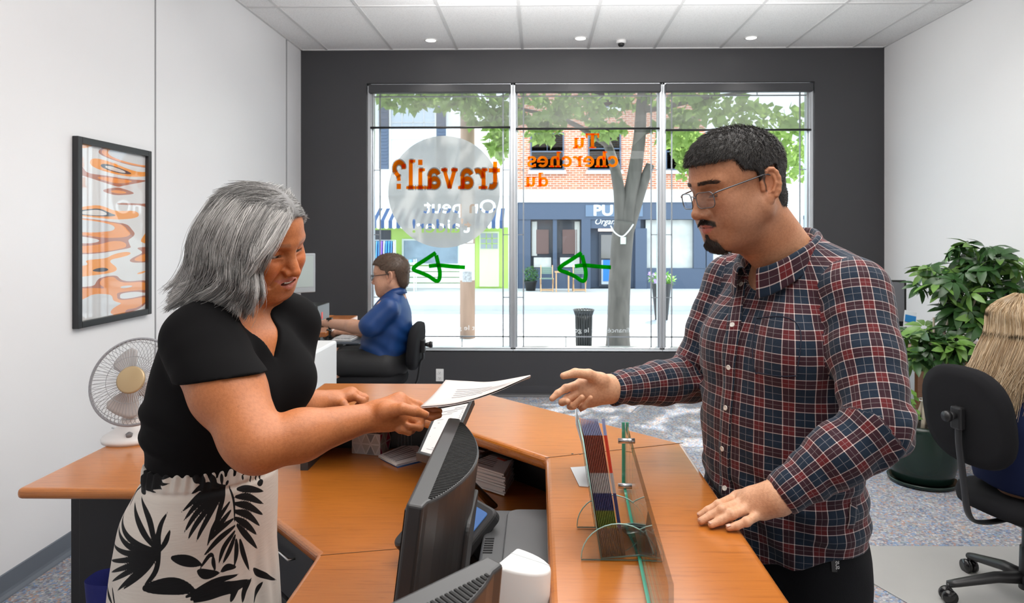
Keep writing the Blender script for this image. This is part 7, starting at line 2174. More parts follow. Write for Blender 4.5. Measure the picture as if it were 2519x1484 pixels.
dark = hg.uniform(size=NS) < .26; gcol[dark] *= .42
front = s0 < .16; gcol[front] = gcol[front] * 1.12 + .05
fb = np.array([list(at(*p)) for p in [(688, 497, 1.476), (702, 505, 1.478), (713, 520, 1.486), (719, 538, 1.496), (720, 556, 1.505), (717, 575, 1.512), (711, 590, 1.518)]])
fb2 = np.array([list(at(*p)) for p in [(686, 497, 1.470), (704, 512, 1.452), (705, 536, 1.436), (692, 566, 1.418), (668, 602, 1.398), (640, 636, 1.384), (612, 668, 1.382)]])
EX = []
for g_, n_, sp2 in ((fb, 420, .0045), (fb2, 520, .0042)):
    q_ = np.array(spline(g_, 5)); n0 = hg.normal(size=(n_, 1, 3)) * sp2; a0 = hg.integers(0, 5, n_); e_ = hg.integers(0, 9, n_)
    for i in range(n_): j = np.linspace(a0[i], len(q_) - 1 - (e_[i] if sp2 > .0043 else e_[i] // 3), P.shape[1]); EX.append(np.stack([np.interp(j, np.arange(len(q_)), q_[:, k_]) for k_ in range(3)], 1) + n0[i] * (.4 + .6 * np.sin(np.linspace(.4, 2.6, P.shape[1])))[:, None])
P = np.concatenate([P, np.array(EX)]); gcol = np.concatenate([gcol, hg.uniform(.5, .85, (len(EX), 1)) * np.array([1, .98, .96])])
Vs_, Qs_, Cs_ = strands(P, .00048, .00024, np.clip(gcol, .02, .9))
VV_, QQ_, CC_, n0 = [], [], [], 0
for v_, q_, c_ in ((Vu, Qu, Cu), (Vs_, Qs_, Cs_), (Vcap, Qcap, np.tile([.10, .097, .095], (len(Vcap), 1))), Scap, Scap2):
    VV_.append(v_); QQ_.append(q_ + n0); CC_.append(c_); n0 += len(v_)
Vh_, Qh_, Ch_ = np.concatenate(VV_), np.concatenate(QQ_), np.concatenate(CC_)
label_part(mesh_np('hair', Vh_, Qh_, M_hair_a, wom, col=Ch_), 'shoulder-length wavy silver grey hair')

# the papers she holds ------------------------------------------------------------------------------------------
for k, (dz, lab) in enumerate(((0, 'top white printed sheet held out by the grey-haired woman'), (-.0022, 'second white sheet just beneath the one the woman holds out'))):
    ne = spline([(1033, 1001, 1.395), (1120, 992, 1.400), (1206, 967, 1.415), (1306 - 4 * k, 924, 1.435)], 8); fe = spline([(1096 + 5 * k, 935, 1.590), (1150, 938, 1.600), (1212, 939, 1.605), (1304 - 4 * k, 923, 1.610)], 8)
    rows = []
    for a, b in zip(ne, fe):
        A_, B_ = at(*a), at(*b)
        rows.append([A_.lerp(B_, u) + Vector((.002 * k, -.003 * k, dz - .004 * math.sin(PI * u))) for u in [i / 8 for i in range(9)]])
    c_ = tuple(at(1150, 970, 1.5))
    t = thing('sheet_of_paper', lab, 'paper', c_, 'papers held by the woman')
    MB().grid(rows).build('sheet', mat('shaded held paper', (.56, .50, .48), rough=.8, spec=.2), t, solid=.0004)  # white paper, its backlit shade put into the colour
    if k == 0:
        for q, (u0, u1, v0, v1) in enumerate(((.25, .60, .30, .33), (.28, .85, .40, .42), (.28, .80, .48, .50), (.28, .88, .56, .58), (.28, .70, .64, .66))):
            l_ = MB(); i0, i1 = int(u0 * (len(rows) - 1)), int(u1 * (len(rows) - 1))
            rr = [[Vector(rows[i][0]).lerp(Vector(rows[i][8]), v) + Vector((0, 0, .0007 - .004 * math.sin(PI * v))) for v in (v0, v1)] for i in range(i0, i1 + 1)]
            l_.grid(rr).build('print_line', M_inkg, t)
# ------------------------------------------------------------------ office chairs
def office_chair(label, loc, face, seat_z, back_tilt=8, bz=.13, bs=1.0):
    """local: sitter looks along +x"""
    t = thing('office_chair', label, 'chair', (0, 0, 0), None)
    MB().grid([[(.02 + .245 * s * math.copysign(abs(math.cos(a)) ** .7, math.cos(a)), .235 * s * math.copysign(abs(math.sin(a)) ** .7, math.sin(a)), seat_z + dz) for a in [2 * PI * i / 32 for i in range(32)]] for s, dz in ((.80, -.075), (.98, -.065), (1.0, -.035), (.97, -.010), (.85, .0), (.4, -.006))], wrap=True, cap0=True, cap1=True).build('seat', M_fabric, t)
    Bm = Matrix.Translation((-.25, 0, seat_z + bz)) @ Matrix.Rotation(R(-back_tilt), 4, 'Y') @ Matrix.Diagonal((1, 1, bs, 1))
    rows = []
    for s, dx in ((.80, -.050), (.97, -.042), (1.0, -.022), (.98, -.004), (.86, .012), (.4, .010)):
        rows.append([Bm @ Vector((dx + .03 * (1 - math.cos(a)) * 0 - .05 * (math.cos(a) * s) ** 2 * 0, .205 * s * math.copysign(abs(math.cos(a)) ** .75, math.cos(a)), .20 + .20 * s * math.copysign(abs(math.sin(a)) ** .75, math.sin(a)))) for a in [2 * PI * i / 36 for i in range(36)]])
    bk = MB().grid(rows, wrap=True, cap0=True, cap1=True).build('backrest', M_fabric, t)
    p = [Bm @ Vector((-.062, 0, .20)), Bm @ Vector((-.075, 0, .10)), Vector((-.315, 0, seat_z + .06)), Vector((-.29, 0, seat_z - .07)), Vector((-.22, 0, seat_z - .105)), Vector((-.06, 0, seat_z - .10))]
    MB().tube(spline(p, 6), .017, 10, flat=.45, up=(1, 0, 0)).build('back_bracket', M_black, t)
    q = Bm @ Vector((-.066, 0, .20))
    MB().box(q, (.03, .05, .09)).build('bracket_plate', M_black, t, bevel=.008)
    MB().tube([q + Vector((-.01, 0, .01)), q + Vector((-.045, 0, .01))], [.010, .020], 14).tube([q + Vector((-.045, 0, .01)), q + Vector((-.062, 0, .01))], [.022, .020], 14).build('adjuster_knob', M_black, t)
    MB().box((0, 0, seat_z - .095), (.22, .16, .04)).build('mechanism', M_black, t, bevel=.01)
    MB().tube([(0, .06, seat_z - .09), (.02, .24, seat_z - .10)], .007, 8).build('lever', M_black, t)
    MB().tube([(0, 0, .09), (0, 0, seat_z - .10)], [.024, .022], 16).tube([(0, 0, .08), (0, 0, .25)], [.034, .030], 16).build('gas_column', M_black, t)
    for k in range(5):
        a = 2 * PI * k / 5 + .25
        c, s = math.cos(a), math.sin(a)
        MB().tube([(0, 0, .125), (.12 * c, .12 * s, .118), (.27 * c, .27 * s, .082), (.30 * c, .30 * s, .075)], [.032, .028, .021, .018], 10, flat=.75).build('leg', M_black, t)
        cs = MB()
        for o_ in (-.016, .016):
            cs.tube([(.30 * c - s * (o_ - .008), .30 * s + c * (o_ - .008), .030), (.30 * c - s * (o_ + .008), .30 * s + c * (o_ + .008), .030)], .0295, 16)
        cs.tube([(.30 * c, .30 * s, .03), (.30 * c, .30 * s, .08)], .008, 8)
        cs.build('caster', M_blackg, t)
    t.location = loc; t.rotation_euler = (0, 0, face)
    return t

# ------------------------------------------------------------------ right side of the office
c1 = Vector((1.985, 2.80, 0))
office_chair('black fabric office chair with its rounded back to the photographer, at the right edge', c1, R(14), .475)
matp = [xy(on(2088, 1345, 0)), xy(on(2092, 1405, 0)), xy(on(2240, 1490, 0)), (on(2240, 1490, 0).x + .03, 1.75), (3.0, 1.75), (3.0, on(2088, 1345, 0).y + .02)]
tag(MB().prism(matp, .001, .004).build('chair_mat', mat('grey translucent chair mat', (.36, .355, .345), rough=.35, vary=.08, vscale=5), None, bevel=.001, off=(2.3, 2.7, 0)), 'grey plastic chair mat on the carpet under the right-hand office chair', 'chair mat')
# the woman seated at the right edge, seen from behind
sx, sy = c1.x + .05, c1.y
bw_ = thing('person', 'long-haired blonde person in a navy top seated on the right, seen from behind', 'person', (sx, sy, 0))
bf = Vector((math.cos(R(14)), math.sin(R(14)), 0)); bl2 = Vector((0, 0, 1)).cross(bf)
def bp(f, l, z): return c1 + bf * f + bl2 * l + Vector((0, 0, z))
bho = bp(-.045, .0, 1.145); bha = head_frame(bho, (bf.x, bf.y), 28)
bs = Sculpt(); sculpt_head(bs, bho, bha, .95, female=True); bs.frame()
bs.cap(bho + Vector((-.02, 0, -.05)), bp(-.05, 0, .93), .048, .055, .03)
bs.cap(bp(-.03, 0, .56), bp(.0, 0, .90), .12, .10, .03)
hands = []
for t in (-1, 1):
    S_, E_, W_p = bp(.0, t * .17, .885), bp(.10, t * .235, .66), bp(.29, t * .11, .605)
    bs.cap(S_, E_, .045, .038, .03); bs.cap(E_, W_p, .038, .026, .02)
    fs = [[W_p + bf * (.085 + .0) + bl2 * (t * -(.03 - .02 * i)), W_p + bf * (.125) + bl2 * (t * -(.03 - .02 * i)) + Vector((0, 0, -.005)), W_p + bf * .145 + bl2 * (t * -(.03 - .02 * i)) + Vector((0, 0, -.014)), W_p + bf * .16 + bl2 * (t * -(.03 - .02 * i)) + Vector((0, 0, -.022))] for i in range(4)]
    hand_from_joints(bs, W_p, fs, [W_p + bf * .03 - bl2 * t * .03, W_p + bf * .06 - bl2 * t * .045, W_p + bf * .085 - bl2 * t * .045, W_p + bf * .105 - bl2 * t * .04], .92)
    bs.cap(bp(.02, t * .09, .53), bp(.42, t * .10, .50), .075, .055, .03); bs.cap(bp(.42, t * .10, .50), bp(.40, t * .10, .09), .052, .036, .02); bs.cap(bp(.38, t * .10, .045), bp(.52, t * .11, .03), .038, .03, .02)
bs.fn(lambda P: -P[..., 2] + F32(.002), (1, 1, -.1), (4, 4, .2), .002, '&')
hb2 = np.array(bho)
Vb, Qb = carve(bs, [(hb2 - .16, hb2 + .16, .0045), (np.array(c1) + [-.35, -.42, -.01], np.array(c1) + [.75, .55, 1.0], .009)])
Cb, L, mix = paint_face(Vb, np.array([.52, .29, .19]), bho, bha, .95, None)
mesh_np('body', Vb, Qb, M_skin, bw_, col=Cb)
tp_ = Sculpt(); tp_.frame()
tp_.loft([(z, *(c1 + bf * f).xy, a, b) for z, f, a, b in ((.50, -.03, .13, .18), (.60, -.05, .135, .19), (.72, -.065, .135, .20), (.82, -.06, .125, .20), (.88, -.045, .105, .185), (.93, -.03, .085, .14), (.97, -.015, .06, .08))], (bf.x, bf.y), .03, sq=2.2)
for t in (-1, 1): tp_.cap(bp(-.02, t * .165, .88), bp(.11, t * .222, .70), .068, .060, .05)
tp_.fn(lambda P: (F32(.002) * wv1(P * F32(1.5)) + F32(.001) * wv2(P)).astype(F32), (1, 2, .4), (3, 4, 1.0), 0, '+d')
Vq, Qq = carve(tp_, [(np.array(c1) + [-.35, -.40, .48], np.array(c1) + [.40, .45, 1.0], .008)])
label_part(mesh_np('top', Vq, Qq, mat('navy jersey', (.008, .014, .050), rough=.85, spec=.2), bw_), 'navy blue top')
leg_s = Sculpt(); leg_s.frame()
for t in (-1, 1): leg_s.cap(bp(.0, t * .09, .54), bp(.42, t * .10, .505), .090, .062, .03); leg_s.cap(bp(.42, t * .10, .505), bp(.40, t * .10, .10), .060, .048, .02)
Vq, Qq = carve(leg_s, [(np.array(c1) + [-.3, -.35, .04], np.array(c1) + [.65, .45, .70], .010)])
mesh_np('trousers', Vq, Qq, M_jean, bw_)
hg2 = np.random.default_rng(4); NB = 3600
G2 = []
for i in range(NB):
    a = hg2.uniform(-1.15, 1.15) if i % 5 else hg2.uniform(-2.2, 2.2)
    st = np.array(from_local(np.array([[hg2.uniform(-.07, .06), .02 * math.sin(a), .120]]), bho, bha, .95)[0])
    dv = np.array(-bf * math.cos(a) + bl2 * math.sin(a) * .95)
    hc_ = np.array(bho)
    p1 = hc_ + dv * .096 + np.array([0, 0, .078]); p2 = hc_ + dv * .118 + np.array([0, 0, -.02]); dr = hg2.uniform(.22, .36)
    sw = np.array(-bf) * .09 * hg2.uniform(.4, 1.2)
    p3 = hc_ + dv * .125 + sw * .5 + np.array([0, 0, -.13]); p4 = hc_ + dv * .115 + sw * 1.3 + np.array([0, 0, -dr]) + hg2.normal(size=3) * .014
    G2.append(np.array(spline([st, p1, p2, p3, p4], 4)) + hg2.normal(size=3) * .0025)
cb2 = np.array([(.60, .45, .28), (.48, .33, .18), (.72, .58, .40), (.30, .19, .10)])[hg2.integers(0, 4, NB)] * hg2.uniform(.8, 1.15, (NB, 1))
Vq, Qq, Cq = strands(np.array(G2), .0009, .0005, cb2)
cp = Sculpt(); cp.frame(bho, *bha, .95); cp.ell((-.016, 0, .036), (.104, .082, .088), .02); cp.ell((-.075, 0, -.05), (.03, .07, .10), .03)
cp.fn(lambda P: ((P - np.array(bho, dtype=F32)) @ np.array(bf, dtype=F32) - F32(.05)).astype(F32), hb2 - .3, hb2 + .3, .01, '&')
Vc, Qc = carve(cp, [(hb2 - .2, hb2 + .2, .006)])
label_part(mesh_np('hair', np.concatenate([Vq, Vc]), np.concatenate([Qq, Qc + len(Vq)]), M_hair_a, bw_, col=np.concatenate([Cq, np.tile([.22, .15, .08], (len(Vc), 1))])), 'long straight blonde hair')

# potted umbrella plant ------------------------------------------------------------------------------------------
pc = Vector((at(2268, 1100, 4.22).x, 4.22, 0))
pl_ = thing('potted_plant', 'tall bushy umbrella plant in a dark green pot against the white wall', 'plant', tuple(pc))
M_pot = mat('dark green glazed pot', (.008, .022, .016), rough=.22)
MB().lathe([(.12, .015), (.165, .03), (.188, .12), (.192, .22), (.186, .33), (.188, .365), (.176, .37), (.168, .33), (.0, .33)], tuple(pc), n=40).build('pot', M_pot, pl_)
MB().lathe([(.165, .002), (.185, .008), (.192, .028), (.184, .028), (.17, .014), (0, .012)], tuple(pc), n=36).build('saucer', M_pot, pl_)
MB().lathe([(.17, .331), (.1, .34), (0, .342)], tuple(pc), n=24).build('soil', mat('potting soil', (.03, .022, .015), rough=1, bump=.8, bscale=90), pl_)
M_stem = mat('pale plant stem', (.46, .40, .31), rough=.8, vary=.2, vscale=30)
tops = []
for k, (dx, dy, tx, ty, tz, bx) in enumerate(((-.06, .0, .22, .02, 1.12, .03), (-.02, .05, .10, .05, 1.00, .02), (.03, -.04, .33, -.05, 1.20, .02), (.05, .04, .36, .1, 1.32, -.01), (-.03, -.05, .0, -.08, .86, -.02), (.07, -.01, .42, .0, 1.05, .0))):
    p = spline([pc + Vector((dx * .8, dy, .33)), pc + Vector((dx * .5 + bx + .05, dy * .5, .62)), pc + Vector((dx * .3 + .07 + tx * .25, dy * .4 + ty * .3, .82)), pc + Vector((tx, ty, tz))], 6)
    MB().tube(p, [.012 - .006 * i / (len(p) - 1) for i in range(len(p))], 9).build('stem', M_stem, pl_); tops.append(p)
for zz in (.50, .70): 
    MB().tube([pc + Vector((.045 + .20 * (zz - .5) + .060 * math.cos(a), .055 * math.sin(a), zz)) for a in [2 * PI * i / 18 for i in range(18)]], .0035, 6, closed=True).build('plant_tie', M_whitep, pl_)
MB().bar(pc + Vector((.12, -.06, .34)), pc + Vector((.15, -.06, .56)), .025, .012).build('stake', mat('bamboo stake', (.55, .30, .12), rough=.6), pl_)
lb = [MB(), MB()]
lg3 = np.random.default_rng(19)
def umbrella(c, r_, up, mi):
    up = Vector(up).normalized(); _, s_, u_ = basis(up); n_ = int(lg3.integers(6, 9)); o = lg3.uniform(0, 6.28)
    for k in range(n_):
        a = o + 2 * PI * k / n_; d = (s_ * math.cos(a) + u_ * math.sin(a)); rr2 = r_ * lg3.uniform(.8, 1.15)
        w_ = d.cross(up).normalized() * rr2 * .21; p0 = Vector(c) + d * rr2 * .15
        rows = []
        for q, (t_, wd) in enumerate(((0, .25), (.3, .85), (.6, 1.0), (.85, .6), (1.0, .06))):
            m_ = p0 + d * rr2 * t_ - up * (rr2 * (.10 + .55 * t_ * t_)) ; rows.append([m_ - w_ * wd + up * rr2 * .05 * wd, m_, m_ + w_ * wd + up * rr2 * .05 * wd])
        lb[mi].grid(rows)
clus = []
for px, py, rx, rz, n_ in ((2440, 655, .20, .10, 30), (2400, 620, .14, .06, 14), (2330, 690, .15, .09, 20), (2450, 720, .22, .12, 30), (2400, 770, .18, .12, 26), (2290, 840, .13, .09, 22), (2350, 860, .13, .08, 16), (2270, 870, .07, .06, 8), (2480, 790, .16, .10, 14)):
    c = at(px, py, 4.22)
    for _ in range(n_):
        d = lg3.normal(size=3); d /= np.linalg.norm(d); q = c + Vector((d[0] * rx, d[1] * .22, d[2] * rz)) * lg3.uniform(.3, 1) ** .5
        q.x = min(q.x, XR - .13); clus.append(q)
for q in clus: umbrella(q, lg3.uniform(.075, .115), (lg3.normal() * .5, -.25 + lg3.normal() * .5, .8), int(lg3.uniform() < .35))
for q in clus[::3]:
    s_ = min((p for t_ in tops for p in t_[8:]), key=lambda p: (Vector(p) - q).length)
    lb[0].tube([Vector(s_), Vector(s_).lerp(q, .5) + Vector((0, 0, .02)), q], .0022, 5)
lb[0].build('foliage', mat('dark glossy leaf', (.030, .085, .022), rough=.32, vary=.45, vscale=14), pl_); lb[1].build('young_foliage', mat('light green leaf', (.13, .26, .05), rough=.35, vary=.3, vscale=14), pl_)
sm = MB()
for _ in range(26):
    d = lg3.normal(size=3); q = pc + Vector((-.10 + d[0] * .04, -.05 + d[1] * .05, .40 + abs(d[2]) * .05)); a = Vector((d[1], d[0], .6)).normalized(); b_ = a.cross(Vector((0, 1, .2))).normalized()
    sm.add([q, q + a * .03 + b_ * .015, q + a * .07, q + a * .03 - b_ * .015], [(0, 1, 2, 3)])
sm.build('undergrowth', MATS['light green leaf'], pl_)

# side desk with monitor and leaflets behind the man
M_beech = make_wood('brown desk laminate', (.20, .075, .025), (.27, .11, .040), (.30, .125, .05))
rd = thing('side_desk', 'wood-fronted desk in the far right corner behind the plant', 'desk', (2.75, 5.1, 0))
MB().span((2.15, 4.72, .715), (3.17, 5.55, .745)).build('desktop', M_beech, rd, bevel=.006)
MB().span((2.62, 4.76, .02), (3.12, 4.80, .71)).build('front_panel', M_beech, rd)
for xx in (2.2, 3.13): MB().span((xx, 4.78, .0), (xx + .03, 5.5, .715)).build('side_panel', M_beech, rd)
rm = thing('desk_monitor', 'black monitor on the far right desk, just past the plaid sleeve', 'monitor', (2.47, 4.95, .745))
ctm = at(2172, 745, 4.95)
Rm_ = rotz(R(-12))
MB().box((ctm.x, 4.95, ctm.z), (.30, .035, .33), Rm_).build('casing', M_black, rm, bevel=.006)
MB().box((ctm.x - .006, 4.93, ctm.z + .012), (.27, .006, .28), Rm_).build('screen', mat('grey blank screen', (.16, .165, .18), rough=.25), rm)
MB().bar((ctm.x, 4.98, .75), (ctm.x, 4.97, ctm.z - .05), .06, .03, (0, 1, 0)).build('neck', M_black, rm); MB().box((ctm.x + .03, 4.96, .753), (.24, .17, .016)).build('foot', M_black, rm, bevel=.005)
lf0 = at(2237, 795, 4.86)
lh = thing('leaflet_holder', 'clear stand with a blue and green leaflet on the far right desk', 'leaflet', (lf0.x, 4.86, .745))
Rl = Matrix.Rotation(R(12), 3, 'Y') @ Matrix.Rotation(R(-12), 3, 'X')
MB().box((lf0.x, 4.86, lf0.z - .02), (.085, .006, .21), Rl).build('leaflet', mat('white leaflet', (.75, .80, .82), rough=.35), lh)
MB().box(Vector((lf0.x + .0, 4.856, lf0.z - .02)) + Rl @ Vector((0, -.002, .05)), (.075, .004, .05), Rl).build('blue_band', mat('blue print', (.02, .22, .55), rough=.4), lh)
MB().box(Vector((lf0.x + .0, 4.856, lf0.z - .02)) + Rl @ Vector((0, -.002, -.05)), (.075, .004, .05), Rl).build('green_band', mat('green print', (.15, .48, .25), rough=.4), lh)
MB().box((lf0.x, 4.88, .75), (.09, .08, .006)).build('base', M_acr, lh)

# ------------------------------------------------------------------ workstation by the window
SY = 4.50
wd_ = thing('workstation_desk', 'height-adjustable desk with bright orange wood top by the window', 'desk', (-1.85, 5.2, 0))
WZ = .83
wc = on(801, 818, WZ); wf_ = on(880, 776, WZ)
MB().prism([(-2.2, wc.y - .02), (wc.x, wc.y), (wf_.x, min(wf_.y, 6.2)), (-2.2, min(wf_.y, 6.2))], WZ - .035, WZ).build('desktop', M_wood2, wd_, bevel=.006)
MB().span((-1.72, 4.90, .03), (-1.60, 4.98, WZ - .04)).build('leg', M_black, wd_, bevel=.006)
MB().span((-1.72, 5.55, .03), (-1.60, 5.63, WZ - .04)).build('leg', M_black, wd_, bevel=.006)
MB().span((-2.1, 4.90, WZ - .09), (-1.58, 5.0, WZ - .036)).build('frame', M_black, wd_)
MB().span((-2.15, 4.86, .0), (-1.56, 5.0, .035)).span((-2.15, 5.52, 0), (-1.56, 5.66, .035)).build('foot', M_black, wd_, bevel=.01)
kt = thing('keyboard_tray', 'dark sliding keyboard tray on an arm at the edge of the orange desk', 'tray', (-1.35, 4.8, WZ - .06))
MB().box((-1.33, 4.88, WZ - .062), (.24, .50, .014), R(-4)).build('board', mat('blue grey tray', (.10, .12, .15), rough=.35), kt, bevel=.005)
MB().bar((-1.50, 4.90, WZ - .055), (-1.40, 4.88, WZ - .075), .08, .012).bar((-1.52, 4.83, WZ - .06), (-1.49, 4.83, WZ + .005), .04, .03).build('arm', M_black, kt)
kb = thing('keyboard', 'white computer keyboard on the tray in front of the seated man', 'keyboard', (-1.34, 4.87, WZ - .05))
MB().box((-1.34, 4.87, WZ - .046), (.14, .42, .018), R(-4)).build('body', M_whitep, kb, bevel=.004)
ky = MB()
for i in range(5):
    for j in range(14): ky.box(Vector((-1.34, 4.87, WZ - .034)) + rotz(R(-4)) @ Vector((-.05 + .025 * i, -.19 + .029 * j, 0)), (.019, .023, .007), R(-4))
ky.build('keys', M_lgrey, kb)
mn = thing('grey_monitor', 'silver grey monitor on the orange desk, half hidden by the woman\'s face', 'monitor', (-1.9, 5.35, WZ))
m_c = at(742, 672, 5.35); mn_n = Vector((.62, -.78, 0)).normalized(); Rm2 = Matrix.Rotation(math.atan2(mn_n.y, mn_n.x), 3, 'Z')
m_c = m_c - (Rm2 @ Vector((0, -.13, 0))) * 0
off_ = Rm2 @ Vector((0, -.085, 0))
MB().box(m_c + off_, (.04, .38, .31), Rm2).build('casing', mat('silver monitor plastic', (.42, .45, .47), rough=.4), mn, bevel=.006)
MB().box(m_c + off_ + mn_n * .019 + Vector((0, 0, .012)), (.006, .34, .245), Rm2).build('screen', mat('pale grey screen', (.40, .46, .44), rough=.3, emit=(.55, .62, .60), estr=.10), mn)
MB().bar(m_c + off_ - mn_n * .05 + Vector((0, 0, -.05)), Vector(((m_c + off_).x - .03, (m_c + off_).y + .03, WZ + .01)), .05, .02, (1, 0, 0)).box(((m_c + off_).x - .01, (m_c + off_).y, WZ + .008), (.17, .20, .014), Rm2).build('stand', M_grey, mn)
b0 = at(740, 768, 5.05)
bx_ = thing('computer_box', 'black desktop computer lying on the orange desk with a red mark on its end', 'computer', (b0.x, 5.05, WZ))
zt_ = at(740, 751, 5.0).z; xr_ = at(788, 768, 5.0).x
MB().span((xr_ - .36, 4.94, WZ + .001), (xr_ - .005, 5.22, zt_)).build('casing', M_black, bx_, bevel=.005)
MB().span((xr_ - .008, 4.945, WZ + .006), (xr_, 5.215, zt_ - .004)).build('front_panel', mat('grey front panel', (.13, .14, .15), rough=.35), bx_)
MB().box((xr_ + .0006, 5.04, (WZ + zt_) / 2), (.002, .03, .05)).build('red_mark', mat('red power mark', (.8, .03, .02), rough=.4), bx_)
vt_ = MB()
for i in range(14):
    for j in range(3): vt_.box((xr_ - .30 + .018 * i, 4.9395, WZ + .022 + .012 * j), (.010, .001, .006))
vt_.build('vents', M_grey, bx_)
tag(MB().prism([(-2.0, 4.80), (-1.66, 4.80), (-1.70, 4.98), (-2.02, 4.97)], WZ + .0005, WZ + .003).build('sheet_of_paper', M_paper, None, off=(-1.8, 4.9, WZ)), 'white sheet of paper under the seated man\'s fist on the orange desk', 'paper')
# low things between the desk and the counter
wb_ = thing('storage_box', 'plain white box unit standing behind the left end of the counter', 'storage unit', (-1.3, 3.5, 0))
q0_ = at(775, 866, 3.35)
MB().span((q0_.x - .42, 3.35, 0), (q0_.x, 3.72, q0_.z)).build('body', mat('white laminate', (.70, .71, .71), rough=.4), wb_, bevel=.012)
MB().span((q0_.x - .41, 3.345, .04), (q0_.x - .01, 3.352, q0_.z - .05)).build('front', M_whitep, wb_, bevel=.003)
bp2 = thing('leafy_plant', 'broad-leaved green plant behind the woman, before the orange desk', 'plant', (-1.45, 4.15, 0))
q = at(722, 850, 4.15); MB().lathe([(.10, 0), (.13, .22), (.14, .26), (.12, .25), (0, .24)], (q.x, 4.15, 0), n=24).build('pot', mat('grey plant pot', (.25, .25, .26), rough=.5), bp2)
lb3 = MB(); sl3 = MB()
for tx, ty, wdt in ((760, 808, .05), (770, 818, .045), (752, 838, .05), (757, 850, .05), (748, 860, .045), (705, 800, .05), (690, 830, .05), (720, 790, .05), (776, 940, .04)):
    tip = at(tx, ty, 4.05 + .2 * rng.uniform()); b_ = Vector((q.x, 4.15, .25)); m_ = b_.lerp(tip, .55) + Vector((0, 0, .16))
    st = b_.lerp(m_, .9); sl3.tube(spline([b_, b_.lerp(m_, .5) + Vector((0, 0, .05)), m_], 4), .005, 6)
    d = (tip - m_); s_ = d.cross(Vector((0, -.5, 1))).normalized()
    lb3.grid([[m_.lerp(tip, u) + s_ * (wdt * w_ * v) + Vector((0, 0, .03 * math.sin(PI * u) - .01 * abs(v))) for v in (-1, 0, 1)] for u, w_ in ((0, .15), (.25, .8), (.5, 1), (.75, .75), (1, .05))])
sl3.build('stems', MATS['light green leaf'], bp2); lb3.build('foliage', mat('broad green leaf', (.05, .17, .05), rough=.35, vary=.3, vscale=12), bp2)

# the man at the window ------------------------------------------------------------------------------------------
chx = at(955, 900, SY).x
sz = at(930, 893, SY).z
oc = office_chair('grey-backed office chair under the man in blue by the window', (chx - .10, SY, 0), PI, sz - .055, 6, .02, .78)
sm_ = thing('person', 'man in a royal blue polo shirt and black shorts seated at the window desk', 'person', (chx, SY, 0))
so = at(960, 678, SY); sa_ = head_frame(so, (-1, .10), 4)
ss_ = Sculpt(); SS = 1.10
sculpt_head(ss_, so, sa_, SS, nose=1.0, lids=.4, full=.6); ss_.frame()
s_sh, s_el, s_wr = at(944, 757, 4.30), at(908, 808, 4.26), at(803, 795, 4.62)
s_sh2, s_el2, s_wr2 = at(952, 757, 4.70), at(915, 815, 4.80), at(850, 815, 4.86)
hipc = at(952, 880, SY)
ss_.cap(so + Vector((.02, 0, -.06)), at(975, 735, SY), .062, .066, .03); ss_.cap(at(952, 775, SY), hipc + Vector((-.01, 0, 0)), .10, .115, .04)
for S_, E_, W_p in ((s_sh, s_el, s_wr), (s_sh2, s_el2, s_wr2)):
    ss_.cap(S_, E_, .050, .044, .03); ss_.cap(E_, E_.lerp(W_p, .35), .044, .044, .02); ss_.cap(E_.lerp(W_p, .35), W_p, .044, .030, .02)
    d = (W_p - E_).normalized(); lat = d.cross(Vector((0, 0, 1))).normalized(); t = 1 if S_ is s_sh else -1
    fs = [[W_p + d * .075 + lat * t * (-.028 + .019 * i) * -1, W_p + d * .10 + lat * t * (.028 - .019 * i) + Vector((0, 0, -.012)), W_p + d * .085 + lat * t * (.028 - .019 * i) + Vector((0, 0, -.030)), W_p + d * .065 + lat * t * (.028 - .019 * i) + Vector((0, 0, -.030))] for i in range(4)]
    hand_from_joints(ss_, W_p, fs, [W_p + d * .03 + lat * t * .03, W_p + d * .06 + lat * t * .036 + Vector((0, 0, -.01)), W_p + d * .085 + lat * t * .03 + Vector((0, 0, -.018)), W_p + d * .10 + lat * t * .02 + Vector((0, 0, -.022))], 1.1)
k1, k2 = at(822, 893, 4.36), at(832, 880, 4.66)
a1, a2 = Vector((k1.x - .04, 4.36, .10)), Vector((k2.x + .02, 4.68, .10))
for h_, k_, a_ in ((hipc + Vector((0, -.1, -.03)), k1, a1), (hipc + Vector((0, .1, -.03)), k2, a2)):
    ss_.cap(h_, k_, .085, .066, .03); ss_.cap(k_, k_.lerp(a_, .35), .064, .062, .02); ss_.cap(k_.lerp(a_, .35), a_, .062, .042, .02)
hs_ = np.array(so)
Vq, Qq = carve(ss_, [(hs_ - .175, hs_ + .18, .0042), ((-1.75, 4.1, .06), (-.7, 5.1, 1.35), .009)])
C, L, mix = paint_face(Vq, np.array([.54, .29, .19]), so, sa_, SS, None)
x, y, z = L.T; near = np.linalg.norm(L, axis=1) < .2
hp2 = [(.13, .074), (.066, .070), (.046, .066), (.034, .040), (.006, .034), (-.006, .010), (-.012, -.020), (-.020, -.018), (-.020, .028), (-.052, .030), (-.060, -.045), (-.078, -.085), (-.15, -.085), (-.15, .17), (.13, .17)]
m = (sstep(.0, -.006, poly_dist(hp2, x, z)) * near * .9)[:, None]; C = C * (1 - m) + np.array([.07, .04, .025]) * m
mesh_np('body', Vq, Qq, M_skin, sm_, col=C)
h2 = Sculpt(); h2.frame(so, *sa_, SS)
h2.ell((-.014, 0, .037), (.1075, .0825, .096), .02); h2.ell((.022, 0, .050), (.076, .072, .074), .03); h2.ell((-.070, 0, -.03), (.042, .050, .055), .02)
def hreg2(P):
    Lq = to_local(P.reshape(-1, 3), so, sa_, SS); return (poly_dist(hp2, Lq[:, 0], Lq[:, 2]).reshape(P.shape[:-1]) * SS).astype(F32)
